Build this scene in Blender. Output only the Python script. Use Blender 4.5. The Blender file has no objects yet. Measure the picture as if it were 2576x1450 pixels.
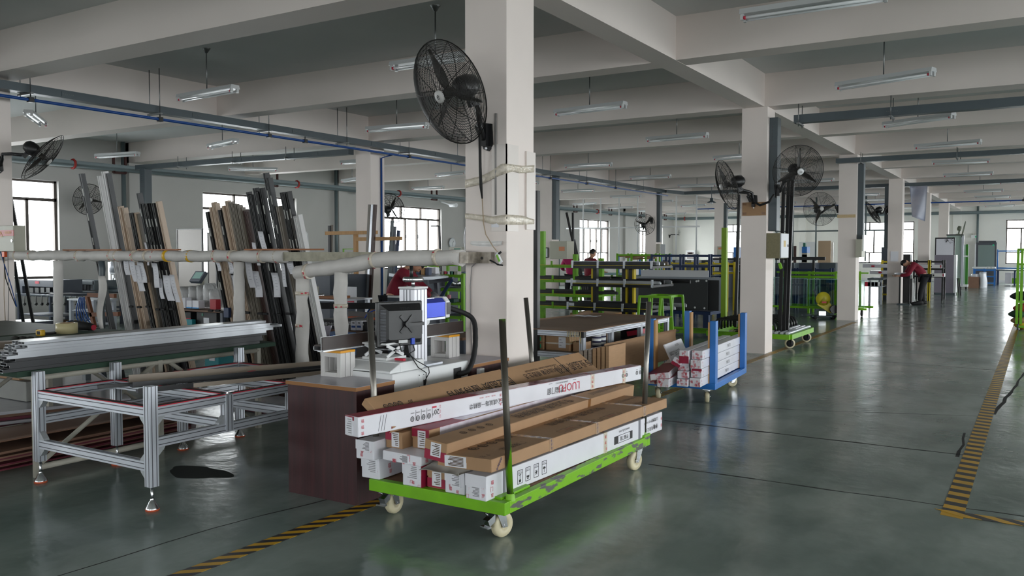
import bpy, math, random
import numpy as np
from mathutils import Vector as V, Matrix as MX
random.seed(7)
S = bpy.context.scene
COL = S.collection
# ---------------------------------------------------------------- camera
H = 1.6; F = 2154.45; YAW = math.radians(31.70); PIT = math.radians(2.409)
cd = bpy.data.cameras.new('camera'); cam = bpy.data.objects.new('camera', cd); COL.objects.link(cam)
cam.location = (0, 0, H); cam.rotation_euler = (math.pi/2 - PIT, 0, YAW)
cd.sensor_fit = 'HORIZONTAL'; cd.sensor_width = 36; cd.lens = 36*F/2576; cd.clip_start = .05; cd.clip_end = 300
S.camera = cam
# ---------------------------------------------------------------- sky, daylight, exposure
w = bpy.data.worlds.new('overcast_sky'); S.world = w; w.use_nodes = True
nt = w.node_tree; nt.nodes.clear()
tc = nt.nodes.new('ShaderNodeTexCoord'); sx = nt.nodes.new('ShaderNodeSeparateXYZ'); cr = nt.nodes.new('ShaderNodeValToRGB')
bg = nt.nodes.new('ShaderNodeBackground'); wo = nt.nodes.new('ShaderNodeOutputWorld'); mr = nt.nodes.new('ShaderNodeMapRange')
nt.links.new(tc.outputs['Generated'], sx.inputs[0]); nt.links.new(sx.outputs['Z'], mr.inputs[0])
mr.inputs[1].default_value = -1; mr.inputs[2].default_value = 1
nt.links.new(mr.outputs[0], cr.inputs[0]); nt.links.new(cr.outputs[0], bg.inputs[0]); nt.links.new(bg.outputs[0], wo.inputs[0])
e = cr.color_ramp.elements
e[0].position = 0.40; e[0].color = (.36, .37, .38, 1); e[1].position = .52; e[1].color = (.97, .98, 1.0, 1)
bg.inputs[1].default_value = 7.0
S.view_settings.view_transform = 'Standard'; S.view_settings.look = 'None'; S.view_settings.gamma = 1.0
S.view_settings.use_curve_mapping = False; S.view_settings.exposure = 1.08
S.cycles.max_bounces = 10; S.cycles.diffuse_bounces = 6; S.cycles.glossy_bounces = 4; S.cycles.transparent_max_bounces = 24
S.cycles.transmission_bounces = 4; S.cycles.caustics_reflective = False; S.cycles.caustics_refractive = False
S.cycles.sample_clamp_indirect = 6.0
S.cycles.use_denoising = True
PORT = []
def portal(loc, rot, sx_, sy_):
    l = bpy.data.lights.new('daylight_portal', 'AREA'); l.shape = 'RECTANGLE'; l.size = sx_; l.size_y = sy_
    l.cycles.is_portal = True
    o = bpy.data.objects.new('daylight_portal', l); o.location = loc; o.rotation_euler = rot; COL.objects.link(o)
WY = [11.72 + 7.64*k for k in range(-2, 6)]      # right edges of the windows along the long walls
WX = [-17.24 + 7.82*k for k in range(4)]         # left edges of the windows in the end walls
WZ0, WZ1 = .98, 3.28; XL, XR, YF, YB = -19.9, 12.4, 51.7, -9.4
hp = math.pi/2
for y1 in WY:
    portal((XL-.02, y1-1.76, 2.13), (hp, 0, -hp), 3.5, 2.28); portal((XR+.02, y1-1.76, 1.9), (hp, 0, hp), 6.2, 3.2)
for x0 in WX:
    portal((x0+1.72, YF+.02, 2.13), (hp, 0, math.pi), 3.45, 2.28); portal((x0+1.72, YB-.02, 2.13), (hp, 0, 0), 3.45, 2.28)

# ---------------------------------------------------------------- helpers
FW = V((-math.sin(YAW)*math.cos(PIT), math.cos(YAW)*math.cos(PIT), -math.sin(PIT)))
RT = V((math.cos(YAW), math.sin(YAW), 0)); UP = RT.cross(FW)
def at(px, py, x=None, y=None, z=None):
    """where the sight line through a point of the photograph meets a plane of the hall"""
    d = FW + RT*((px-1288)/F) + UP*((725-py)/F); o = V((0, 0, H))
    for i, v in enumerate((x, y, z)):
        if v is not None: return o + d*((v-o[i])/d[i])
X_, Y_, Z_ = V((1, 0, 0)), V((0, 1, 0)), V((0, 0, 1))
def lin(v): v /= 255.; return v/12.92 if v <= .04045 else ((v+.055)/1.055)**2.4
def rgb(r, g, b): return (lin(r), lin(g), lin(b), 1)
class MB:
    def __init__(s): s.v = []; s.f = []; s.m = []; s.s = []
    def _add(s, vs, fs, mi=0, sm=False):
        n = len(s.v); s.v += [tuple(v) for v in vs]
        for f in fs: s.f.append([i+n for i in f]); s.m.append(mi); s.s.append(sm)
        return s
    def hexa(s, p, mi=0):        # 8 points: bottom ring 0-3 counter-clockwise, top ring 4-7
        return s._add(p, [(3,2,1,0),(4,5,6,7),(0,1,5,4),(1,2,6,5),(2,3,7,6),(3,0,4,7)], mi)
    def bx(s, x0, x1, y0, y1, z0, z1, mi=0):
        return s.hexa([(x0,y0,z0),(x1,y0,z0),(x1,y1,z0),(x0,y1,z0),(x0,y0,z1),(x1,y0,z1),(x1,y1,z1),(x0,y1,z1)], mi)
    def ob(s, c, ax, ay, az, mi=0):   # centre and three half-axis vectors
        c, ax, ay, az = V(c), V(ax), V(ay), V(az)
        return s.hexa([c-ax-ay-az, c+ax-ay-az, c+ax+ay-az, c-ax+ay-az, c-ax-ay+az, c+ax-ay+az, c+ax+ay+az, c-ax+ay+az], mi)
    def bar(s, a, b, w, h, up=Z_, mi=0):
        a, b = V(a), V(b); d = (b-a); L = d.length; d.normalize()
        r = d.cross(V(up))
        if r.length < 1e-4: r = d.cross(X_)
        r.normalize(); u = r.cross(d)
        return s.ob((a+b)/2, r*w/2, d*L/2, u*h/2, mi)
    def tube(s, pts, r, n=8, mi=0, cap=True, sm=True, closed=False):
        pts = [V(p) for p in pts]; m = len(pts); R = r if isinstance(r, (list, tuple)) else [r]*m
        vs = []; pu = None
        for i, p in enumerate(pts):
            if closed: t = pts[(i+1) % m]-pts[i-1]
            else: t = pts[min(i+1, m-1)]-pts[max(i-1, 0)]
            t.normalize()
            if pu is None: pu = t.orthogonal().normalized()
            else:
                pu = pu - t*pu.dot(t)
                pu = pu.normalized() if pu.length > 1e-6 else t.orthogonal().normalized()
            q = t.cross(pu)
            for k in range(n):
                a = 2*math.pi*k/n; vs.append(p + (pu*math.cos(a)+q*math.sin(a))*R[i])
        fs = []
        for i in range(m if closed else m-1):
            j = (i+1) % m
            for k in range(n): fs.append((i*n+k, i*n+(k+1) % n, j*n+(k+1) % n, j*n+k))
        s._add(vs, fs, mi, sm)
        if cap and not closed:
            b = len(s.v)-m*n
            s.f.append([b+k for k in range(n)][::-1]); s.m.append(mi); s.s.append(False)
            s.f.append([b+(m-1)*n+k for k in range(n)]); s.m.append(mi); s.s.append(False)
        return s
    def cyl(s, a, b, r, n=16, mi=0, r1=None): return s.tube([a, b], [r, r if r1 is None else r1], n, mi)
    def lathe(s, prof, O=(0,0,0), A=Z_, n=20, mi=0, sm=True):   # prof = [(radius, height along A)]
        O, A = V(O), V(A).normalized(); u = A.orthogonal().normalized(); q = A.cross(u); vs = []; fs = []
        for r, h in prof:
            for k in range(n):
                a = 2*math.pi*k/n; vs.append(O + A*h + (u*math.cos(a)+q*math.sin(a))*max(r, 1e-5))
        for i in range(len(prof)-1):
            for k in range(n): fs.append((i*n+k, i*n+(k+1) % n, (i+1)*n+(k+1) % n, (i+1)*n+k))
        return s._add(vs, fs, mi, sm)
    def ring(s, O, A, R, r, n=40, k=6, mi=0, flat=1):
        A = V(A).normalized(); u = A.orthogonal().normalized(); q = A.cross(u)
        return s.tube([V(O)+(u*math.cos(2*math.pi*i/n)+q*math.sin(2*math.pi*i/n))*R for i in range(n)], r, k, mi, closed=True)
    def prism(s, poly, O, U, W, D, mi=0, cap=True):   # polygon (u, w) swept along D
        O, U, W, D = V(O), V(U), V(W), V(D); n = len(poly)
        a = [O+U*p[0]+W*p[1] for p in poly]; vs = a+[p+D for p in a]
        fs = [(i, (i+1) % n, n+(i+1) % n, n+i) for i in range(n)]
        if cap: fs += [tuple(range(n))[::-1], tuple(range(n, 2*n))]
        return s._add(vs, fs, mi)
    def quad(s, a, b, c, d, mi=0): return s._add([a, b, c, d], [(0,1,2,3)], mi)
    def grid(s, fn, nu, nv, mi=0, sm=True, th=0):       # fn(u, v) -> point; th gives it a real thickness
        P = [[V(fn(i/nu, j/nv)) for j in range(nv+1)] for i in range(nu+1)]
        vs = [p for r in P for p in r]; m = nv+1
        fs = [(i*m+j, (i+1)*m+j, (i+1)*m+j+1, i*m+j+1) for i in range(nu) for j in range(nv)]
        if th:
            N = []
            for i in range(nu+1):
                for j in range(nv+1):
                    a = P[min(i+1,nu)][j]-P[max(i-1,0)][j]; b = P[i][min(j+1,nv)]-P[i][max(j-1,0)]
                    nn = a.cross(b); N.append(nn.normalized() if nn.length > 1e-9 else Z_)
            k = len(vs); vs = vs+[v-n*th for v, n in zip(vs, N)]
            fs += [tuple(x+k for x in f)[::-1] for f in fs]
            ed = [i*m for i in range(nu+1)]; ed2 = [i*m+nv for i in range(nu+1)]; e3 = list(range(m)); e4 = [nu*m+j for j in range(m)]
            for L, fl in ((ed, 0), (ed2, 1), (e3, 1), (e4, 0)):
                for a, b in zip(L, L[1:]): fs.append((b, a, a+k, b+k) if fl else (a, b, b+k, a+k))
        return s._add(vs, fs, mi, sm)
    def add(s, o, mat=None, mi=None):
        n = len(s.v); s.v += [tuple(mat @ V(v)) for v in o.v] if mat else o.v
        s.f += [[i+n for i in f] for f in o.f]; s.m += o.m if mi is None else [mi]*len(o.m); s.s += o.s
        return s
    def text(s, t, O, U, W, h, mi=0, cx=False, wide=1.0):
        tv, tf, wd, hh = textmesh(t); O, U, W = V(O), V(U).normalized(), V(W).normalized(); k = h/hh
        if wide: U = U*wide
        off = -wd*k/2 if cx else 0
        return s._add([O+U*(x*k+off)+W*(y*k) for x, y in tv], tf, mi)
TXT = {}
def textmesh(t):
    if t in TXT: return TXT[t]
    c = bpy.data.curves.new('lettering', 'FONT'); c.body = t; c.size = 1; c.fill_mode = 'FRONT'; c.resolution_u = 2
    o = bpy.data.objects.new('lettering', c); COL.objects.link(o)
    dg = bpy.context.evaluated_depsgraph_get(); ev = o.evaluated_get(dg); m = ev.to_mesh()
    vs = [(v.co.x, v.co.y) for v in m.vertices]; fs = [tuple(p.vertices) for p in m.polygons]
    ev.to_mesh_clear(); bpy.data.objects.remove(o); bpy.data.curves.remove(c)
    xs = [v[0] for v in vs] or [0, 1]; x0 = min(xs); ys = [v[1] for v in vs] or [0, 1]; y0 = min(ys)
    TXT[t] = ([(x-x0, y-y0) for x, y in vs], fs, max(xs)-x0, max(max(ys)-y0, .01)); return TXT[t]
MATS = {}
def mat(name, col, rough=.5, metal=0., var=0., scale=4., bump=0., bscale=30., spec=.5, coat=0., stretch=None, col2=None, rvar=0., detail=4, world=False, alpha=None, thr=None):
    if name in MATS: return MATS[name]
    m = bpy.data.materials.new(name); m.use_nodes = True; t = m.node_tree; b = t.nodes['Principled BSDF']
    b.inputs['Base Color'].default_value = col; b.inputs['Roughness'].default_value = rough; b.inputs['Metallic'].default_value = metal
    b.inputs['Specular IOR Level'].default_value = spec; b.inputs['Coat Weight'].default_value = coat
    if var or bump or col2 or rvar:
        if world:
            src = t.nodes.new('ShaderNodeNewGeometry').outputs['Position']
        else: src = t.nodes.new('ShaderNodeTexCoord').outputs['Object']
        mp = t.nodes.new('ShaderNodeMapping'); t.links.new(src, mp.inputs[0])
        if stretch: mp.inputs['Scale'].default_value = stretch
        n = t.nodes.new('ShaderNodeTexNoise'); n.inputs['Scale'].default_value = scale; n.inputs['Detail'].default_value = detail
        t.links.new(mp.outputs[0], n.inputs['Vector'])
        if var or col2:
            r = t.nodes.new('ShaderNodeValToRGB'); e = r.color_ramp.elements
            lo, hi = thr or (.3, .7)
            e[0].position = lo; e[1].position = hi
            if col2: e[0].color = col; e[1].color = col2
            else:
                e[0].color = tuple(min(1, x*(1-var)) for x in col[:3])+(1,); e[1].color = tuple(min(1, x*(1+var)) for x in col[:3])+(1,)
            t.links.new(n.outputs['Fac'], r.inputs[0]); t.links.new(r.outputs[0], b.inputs['Base Color'])
        if rvar:
            q = t.nodes.new('ShaderNodeMapRange'); q.inputs[1].default_value = .3; q.inputs[2].default_value = .7
            q.inputs[3].default_value = max(0, rough-rvar); q.inputs[4].default_value = rough+rvar
            t.links.new(n.outputs['Fac'], q.inputs[0]); t.links.new(q.outputs[0], b.inputs['Roughness'])
        if bump:
            n2 = t.nodes.new('ShaderNodeTexNoise'); n2.inputs['Scale'].default_value = bscale; n2.inputs['Detail'].default_value = 3
            t.links.new(mp.outputs[0], n2.inputs['Vector'])
            bp = t.nodes.new('ShaderNodeBump'); bp.inputs['Strength'].default_value = bump; bp.inputs['Distance'].default_value = .01
            t.links.new(n2.outputs['Fac'], bp.inputs['Height']); t.links.new(bp.outputs[0], b.inputs['Normal'])
    MATS[name] = m; return m
def glassmat(name, tint, refl=.08, rough=.02):
    if name in MATS: return MATS[name]
    m = bpy.data.materials.new(name); m.use_nodes = True; t = m.node_tree; t.nodes.clear()
    a = t.nodes.new('ShaderNodeBsdfTransparent'); a.inputs[0].default_value = tint
    g = t.nodes.new('ShaderNodeBsdfGlossy'); g.inputs['Roughness'].default_value = rough
    x = t.nodes.new('ShaderNodeMixShader'); o = t.nodes.new('ShaderNodeOutputMaterial')
    x.inputs[0].default_value = refl; t.links.new(a.outputs[0], x.inputs[1]); t.links.new(g.outputs[0], x.inputs[2]); t.links.new(x.outputs[0], o.inputs[0])
    MATS[name] = m; return m
class Thing:
    pass
def _link(name, data): o = bpy.data.objects.new(name, data); COL.objects.link(o); return o
def mesh_of(name, mb, mats, off=(0,0,0)):
    me = bpy.data.meshes.new(name); ox, oy, oz = off
    me.from_pydata([(x-ox, y-oy, z-oz) for x, y, z in mb.v], [], mb.f)
    for m in (mats if isinstance(mats, (list, tuple)) else [mats]): me.materials.append(m)
    me.polygons.foreach_set('material_index', mb.m); me.polygons.foreach_set('use_smooth', mb.s); me.update()
    return me
def tag(o, label=None, cat=None, group=None, kind=None):
    if label: o['label'] = label
    if cat: o['category'] = cat
    if group: o['group'] = group
    if kind: o['kind'] = kind
    return o
def thing(name, label, cat, loc=(0,0,0), rz=0, group=None):
    o = _link(name, None); o.location = loc; o.rotation_euler = (0, 0, rz); o.empty_display_size = .1
    return tag(o, label, cat, group)
ABS = {}
def absloc(o):
    p = V(o.location)
    while o.parent: o = o.parent; p = p + V(o.location)
    return p
def part(root, name, mb, mats, label=None, bev=0, world=True, kind=None, seg=2):
    """a mesh child; world=True: the mesh was laid out in hall coordinates; a list of meshes gives one child each"""
    if isinstance(mb, list):
        for m_ in mb: o = part(root, name, m_, mats, label, bev, world, kind, seg)
        return o
    off = absloc(root) if world else (0, 0, 0)
    o = _link(name, mesh_of(name, mb, mats, off)); o.parent = root
    if label: o['label'] = label
    if kind: o['kind'] = kind
    if bev: bevel(o, bev, seg)
    return o
def bevel(o, wd, seg=2):
    b = o.modifiers.new('edge', 'BEVEL'); b.width = wd; b.segments = seg; b.limit_method = 'ANGLE'; b.angle_limit = math.radians(50)
def solo(name, mb, mats, label, cat, loc=None, group=None, bev=0, kind=None, rot=None):
    """a thing that is one mesh; loc given: mesh laid out in hall coordinates, origin moved to loc"""
    if loc is None:
        a = np.array(mb.v); lo, hi = a.min(0), a.max(0); loc = ((lo[0]+hi[0])/2, (lo[1]+hi[1])/2, lo[2])
    o = _link(name, mesh_of(name, mb, mats, loc)); o.location = loc
    if bev: bevel(o, bev)
    return tag(o, label, cat, group, kind)
def struct(name, mb, mats, label=None, cat=None, parent=None, group=None):
    if parent is not None: o = part(parent, name, mb, mats)
    else: o = _link(name, mesh_of(name, mb, mats))
    if parent is None: tag(o, label, cat, group, 'structure')
    else: o['kind'] = 'structure'
    return o
def dup(root, loc=None, rz=None, label=None, group=None):
    r = root.copy(); COL.objects.link(r)
    if loc is not None: r.location = loc
    if rz is not None: r.rotation_euler = (0, 0, rz)
    if label: r['label'] = label
    if group: r['group'] = group
    for ch in root.children:
        c = ch.copy(); COL.objects.link(c); c.parent = r
        for g in ch.children:
            d = g.copy(); COL.objects.link(d); d.parent = c
    return r
ORD = 'first second third fourth fifth sixth seventh eighth ninth tenth eleventh twelfth thirteenth fourteenth fifteenth sixteenth seventeenth eighteenth nineteenth twentieth'.split()

# ---------------------------------------------------------------- materials shared by many things
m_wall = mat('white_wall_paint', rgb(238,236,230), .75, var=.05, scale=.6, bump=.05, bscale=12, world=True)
m_wall_dim = mat('dimmed_white_wall_paint', rgb(194,191,187), .75, var=.05, scale=.6, bump=.05, bscale=12, world=True)  # white wall paint darkened: the left wall's dimmer light put into the colour
m_beam = mat('white_ceiling_paint', rgb(232,221,215), .62, var=.04, scale=.5, bump=.06, bscale=9, world=True)
m_slab = mat('grey_ceiling_slab', rgb(208,209,208), .7, var=.06, scale=.5, bump=.05, bscale=8, world=True)
m_col = mat('white_column_paint', rgb(232,221,215), .6, var=.05, scale=.9, bump=.05, bscale=14, world=True)
m_steel = mat('grey_painted_steel', rgb(74,84,89), .4, var=.06, scale=3)
m_alu = mat('anodised_aluminium', rgb(200,204,212), .34, .45, var=.04, scale=8)
m_alud = mat('aluminium_slot', rgb(84,86,92), .5, .4)
m_black = mat('black_paint', rgb(24,24,26), .38, var=.1, scale=10)
m_rub = mat('black_rubber', rgb(20,20,21), .7)
m_chrome = mat('bright_zinc', rgb(200,202,205), .22, 1.)
m_rod = mat('steel_rod', rgb(120,122,122), .35, .8)
m_white = mat('white_enamel', rgb(228,229,230), .35)
m_kraft = mat('kraft_cardboard', rgb(168,132,98), .72, var=.07, scale=5)
m_kraft2 = mat('kraft_cardboard_inside', rgb(176,140,106), .8, var=.06, scale=9, stretch=(1,1,14))
m_wbox = mat('white_printed_board', rgb(226,225,232), .38, var=.03, scale=6, coat=.15)
m_red = mat('crimson_print', rgb(150,28,60), .45, var=.12, scale=14)
m_redp = mat('red_tape_print', rgb(196,40,66), .5)
m_ink = mat('black_print', rgb(38,36,38), .6)
m_ink2 = mat('grey_print', rgb(86,66,50), .7)
m_navy = mat('navy_tape_print', rgb(40,36,90), .5)
m_paper = mat('white_paper', rgb(226,226,232), .7)
m_green = mat('lime_green_paint', rgb(116,180,20), .42, var=.12, scale=6)
m_greenw = mat('worn_lime_paint', rgb(122,184,18), .45, col2=rgb(92,92,88), scale=13, detail=9, thr=(.54,.58), stretch=(1,.5,1.6))
m_greenp = mat('green_paint_flaked_pipe', rgb(70,66,58), .4, .5, col2=rgb(112,176,22), scale=9, detail=8, thr=(.5,.56), stretch=(1,1,.35))
m_blue = mat('blue_paint', rgb(38,112,190), .38, var=.08, scale=4)
m_dkblue = mat('dark_blue_paint', rgb(22,44,82), .45, var=.1, scale=4)
m_yel = mat('yellow_paint', rgb(214,190,30), .45, var=.08, scale=5)
m_wood = mat('pale_timber', rgb(186,142,92), .65, var=.12, scale=4, stretch=(12,12,1))
m_foam = mat('white_foam_wrap', rgb(206,202,198), .6, var=.07, scale=6, bump=.5, bscale=8)
m_clear = mat('clear_tape', rgb(206,196,180), .15, var=.15, scale=40, bump=.5, bscale=30)
m_beige = mat('beige_cabinet', rgb(176,174,158), .45, var=.03)
m_pipe = mat('grey_green_pipe', rgb(94,106,108), .4, var=.05, scale=3)
m_bpipe = mat('blue_pipe', rgb(20,70,140), .35)
m_frame = mat('dark_bronze_window_frame', rgb(74,66,60), .4, .3)
m_glass = glassmat('window_glass', (.96,.98,.98,1))
m_skin = mat('skin', rgb(196,148,122), .5)
m_hair = mat('black_hair', rgb(18,16,16), .5, bump=.5, bscale=60)
m_mar = mat('maroon_jacket_cloth', rgb(122,14,40), .75, var=.12, scale=8, bump=.3, bscale=10)
m_trous = mat('black_trousers', rgb(20,20,26), .8)

# ---------------------------------------------------------------- floor with joints
def floor_mat():
    m = bpy.data.materials.new('green_epoxy_floor'); m.use_nodes = True; t = m.node_tree; b = t.nodes['Principled BSDF']
    g = t.nodes.new('ShaderNodeNewGeometry').outputs['Position']
    def noise(sc, det=4, st=None):
        mp = t.nodes.new('ShaderNodeMapping'); t.links.new(g, mp.inputs[0])
        if st: mp.inputs['Scale'].default_value = st
        n = t.nodes.new('ShaderNodeTexNoise'); n.inputs['Scale'].default_value = sc; n.inputs['Detail'].default_value = det
        t.links.new(mp.outputs[0], n.inputs['Vector']); return n.outputs['Fac']
    r = t.nodes.new('ShaderNodeValToRGB'); t.links.new(noise(.7, 6), r.inputs[0]); e = r.color_ramp.elements
    e[0].position = .36; e[0].color = rgb(118,133,128); e[1].position = .64; e[1].color = rgb(152,163,158)
    r2 = t.nodes.new('ShaderNodeValToRGB'); t.links.new(noise(2.6, 8, (1, .5, 1)), r2.inputs[0]); e = r2.color_ramp.elements
    e[0].position = .42; e[0].color = (.72,.76,.74,1); e[1].position = .6; e[1].color = (1,1,1,1)
    mx = t.nodes.new('ShaderNodeMix'); mx.data_type = 'RGBA'; mx.blend_type = 'MULTIPLY'; mx.inputs[0].default_value = 1
    t.links.new(r.outputs[0], mx.inputs[6]); t.links.new(r2.outputs[0], mx.inputs[7]); t.links.new(mx.outputs[2], b.inputs['Base Color'])
    mr = t.nodes.new('ShaderNodeMapRange'); t.links.new(noise(1.3, 5), mr.inputs[0]); mr.inputs[1].default_value = .3; mr.inputs[2].default_value = .7
    mr.inputs[3].default_value = .13; mr.inputs[4].default_value = .27; t.links.new(mr.outputs[0], b.inputs['Roughness'])
    b.inputs['Specular IOR Level'].default_value = .5
    ma = t.nodes.new('ShaderNodeMath'); ma.operation = 'ADD'; t.links.new(noise(3.0, 2), ma.inputs[0]); t.links.new(noise(11, 2), ma.inputs[1])
    bp = t.nodes.new('ShaderNodeBump'); bp.inputs['Strength'].default_value = .12; bp.inputs['Distance'].default_value = .02
    t.links.new(ma.outputs[0], bp.inputs['Height']); t.links.new(bp.outputs[0], b.inputs['Normal'])
    return m
m_floor = floor_mat()
struct('floor', MB().bx(XL-.3, XR+.3, YB-.3, YF+.3, -.2, 0), m_floor, 'glossy grey green epoxy floor of the hall', 'floor')
struct('ceiling', MB().bx(XL-.3, XR+.3, YB-.3, YF+.3, 4.37, 4.6), m_slab, 'grey slab ceiling between the white beams', 'ceiling')
def wall(side):
    mb = MB(); T = .26
    if side in ('left', 'right'):
        x0, x1 = (XL-T, XL) if side == 'left' else (XR, XR+T)
        z0, z1, hw = (WZ0, WZ1, 1.76) if side == 'left' else (.3, 3.5, 3.1)
        mb.bx(x0, x1, YB-T, YF+T, 0, z0); mb.bx(x0, x1, YB-T, YF+T, z1, 4.37)
        ys = [YB-T]+[v for y1 in WY for v in (y1-1.76-hw, min(y1-1.76+hw, YF))]+[YF+T]
        for a, b in zip(ys[::2], ys[1::2]): mb.bx(x0, x1, a, b, z0, z1)
    else:
        y0, y1 = (YF, YF+T) if side == 'far' else (YB-T, YB)
        mb.bx(XL, XR, y0, y1, 0, WZ0); mb.bx(XL, XR, y0, y1, WZ1, 4.37)
        xs = [XL]+[v for x in WX for v in (x, x+3.45)]+[XR]
        for a, b in zip(xs[::2], xs[1::2]): mb.bx(a, b, y0, y1, WZ0, WZ1)
    lab = {'left':'long white wall with windows at the left of the hall','far':'white end wall with windows at the far end','right':'long white wall with windows at the right side','back':'white end wall with windows behind the camera'}
    struct('wall_'+side, mb, m_wall if side in ('far','right') else m_wall_dim, lab[side], 'wall')
for s_ in ('left', 'right', 'far', 'back'): wall(s_)
NW = [0]
def window(O, U, N, width, label, hgt=WZ1-WZ0):
    """O bottom corner on the inner wall face, U along the wall, N out of the hall"""
    NW[0] += 1; O, U, N = V(O), V(U), V(N); t1, t2 = .25*hgt, .805*hgt
    root = thing('window_%d' % NW[0], label, 'window', O+U*width/2); root['kind'] = 'structure'
    c = O+N*.13
    fr = MB(); gl = MB(); lt = MB()
    def bar(u0, u1, z0, z1, mb=fr, d=.035, off=0): mb.ob(c+U*(u0+u1)/2+Z_*(z0+z1)/2+N*off, U*(u1-u0)/2, N*d, Z_*(z1-z0)/2)
    bar(0, width, 0, .05); bar(0, width, hgt-.05, hgt); bar(0, .06, 0, hgt); bar(width-.06, width, 0, hgt)
    bar(0, width, t1-.03, t1+.03); bar(0, width, t2-.035, t2+.035)
    q = width/3
    for k in (1, 2): bar(q*k-.03, q*k+.03, 0, t1); bar(q*k-.03, q*k+.03, t2, hgt)
    for k in range(1, 5): bar(width*k/5-.035, width*k/5+.035, t1, t2)
    bar(.05, width-.05, .04, hgt-.04, gl, .003, .02)
    struct('window_frame', fr, m_frame, parent=root); struct('glazing', gl, m_glass, parent=root)
    for k in (2, 3):
        hd = MB(); hd.ob(c+U*(width*k/5)+Z_*(t1+.62)-N*.055, U*.012, N*.02, Z_*.07); h_ = part(root, 'window_handle', hd, m_black); h_['kind'] = 'structure'
    sl = MB(); sl.ob(O+U*width/2+N*.06-Z_*.008, U*width/2, N*.07, Z_*.008); struct('window_sill', sl, m_white, parent=root)
for k, y1 in enumerate(WY):
    window((XL, y1-3.52, WZ0), (0,1,0), (-1,0,0), 3.52, ('%s window from the camera end in the long left wall' % ORD[k]))
for k, x0 in enumerate(WX): window((x0, YF, WZ0), (1,0,0), (0,1,0), 3.45, '%s window from the corner in the far end wall' % ORD[k])
for k, y1 in enumerate(WY): window((XR, y1-4.86, .3), (0,1,0), (1,0,0), min(6.2, YF-y1+4.86), '%s tall window in the long wall beyond the frame at right' % ORD[k], 3.2)
for k, x0 in enumerate(WX): window((x0, YB, WZ0), (1,0,0), (0,-1,0), 3.45, '%s window in the end wall behind the viewpoint' % ORD[k])
# beams and columns
CY = [5.85+7.64*n for n in range(-1, 6)]
BZ = 3.86
rows = [-4.065, -12.14, 3.97]    # left faces of the three column rows, 0.40 wide
YN = {0:'first', 1:'second'}
for i, x in enumerate(rows):
    struct('beam_lengthwise' if i == 0 else 'beam_lengthwise.%03d' % i, MB().bx(x+.05, x+.35, YB, YF, BZ, 4.40), m_beam, 'white ceiling beam running the length of the hall over column row %s' % ('nearest the aisle', 'near the left wall', 'right of the frame')[i], 'beam', group='lengthwise ceiling beams')
cyb = []
for n in range(-2, 6):
    for m_, wd in ((0, .42), (3.84, .34)):
        y = 5.85+7.64*n+m_
        if YB < y < YF-.4: cyb.append((y, wd))
seg = [(XL, rows[1]+.05), (rows[1]+.35, rows[0]+.05), (rows[0]+.35, rows[2]+.05), (rows[2]+.35, XR)]
for i, (y, wd) in enumerate(cyb):
    mb = MB()
    for a, b in seg: mb.bx(a, b, y, y+wd, BZ+.002, 4.40)
    struct('beam_crosswise', mb, m_beam, 'white crosswise ceiling beam, %s one counted from the camera end' % ORD[i], 'beam', group='crosswise ceiling beams')
RN = ('in the aisle row', 'in the row near the left wall', 'in the row right of the frame')
for i, x in enumerate(rows):
    for k, y in enumerate(CY):
        if y > YF-1: continue
        struct('column', MB().bx(x, x+.40, y, y+.43, 0, BZ), m_col, 'square white column, %s %s' % (ORD[k], RN[i]), 'column', group='white concrete columns')
for y in [5.85+7.64*n for n in range(-1, 6)]:
    if y < YF: struct('trim_%d' % int(y), MB().bx(XL, XL+.13, y, y+.43, 0, 4.37), m_wall_dim, 'white wall pilaster under a crosswise beam', 'pilaster', group='pilasters of the left wall')
for x in rows: struct('trim_far', MB().bx(x, x+.4, YF-.13, YF, 0, 4.37), m_wall, 'white pilaster of the far end wall', 'pilaster', group='pilasters of the far wall')
struct('baseboard_far', MB().bx(XL, XR, YF-.03, YF-.005, 0, .12), m_white, 'white skirting along the far end wall', 'skirting')
# floor joints: saw cuts and cracks, thin dark inlays
def crack(pts, wd, label, nm='floor_joint'):
    mb = MB(); P = []
    for a, b in zip(pts, pts[1:]):
        a, b = V(a), V(b); n = max(2, int((b-a).length/.25))
        for i in range(n): P.append(a.lerp(b, i/n)+V((random.uniform(-.012,.012), random.uniform(-.012,.012), 0)))
    P.append(V(pts[-1]))
    for a, b in zip(P, P[1:]):
        d = (b-a).normalized(); r = d.cross(Z_)*wd*random.uniform(.8, 1.7)
        mb.hexa([a-r+Z_*-.002, a+r+Z_*-.002, b+r+Z_*-.002, b-r+Z_*-.002, a-r+Z_*.0006, a+r+Z_*.0006, b+r+Z_*.0006, b-r+Z_*.0006])
    o = struct(nm, mb, m_joint, label, 'floor joint')
m_joint = mat('dark_floor_joint', rgb(22,24,23), .8)
g0 = lambda px, py: at(px, py, z=0)
crack([g0(1634,1168), g0(2105,1235), g0(2378,1273), g0(2640,1309)], .006, 'dark saw cut in the floor nearest the camera, crossing the aisle')
crack([g0(1670,1058), g0(2091,1107), g0(2430,1146)], .010, 'rough dark floor crack crossing the aisle behind the loaded cart')
crack([g0(1945,893), g0(2200,908), g0(2545,935)], .007, 'floor joint crossing the aisle beside the second column')
crack([g0(1700,1010), g0(2010,1032), g0(2470,1048)], .003, 'faint hairline crack across the middle of the aisle')
crack([g0(150,1450), g0(540,1330), g0(870,1245)], .004, 'thin floor joint running beside the striped tape to the desk')
crack([g0(2500,1043), g0(2545,985), g0(2580,935)], .012, 'jagged dark crack in the floor right of the striped tape')
crack([g0(2425,1090), g0(2420,1120), g0(2408,1150)], .01, 'short crack at the edge of the striped tape')
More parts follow.
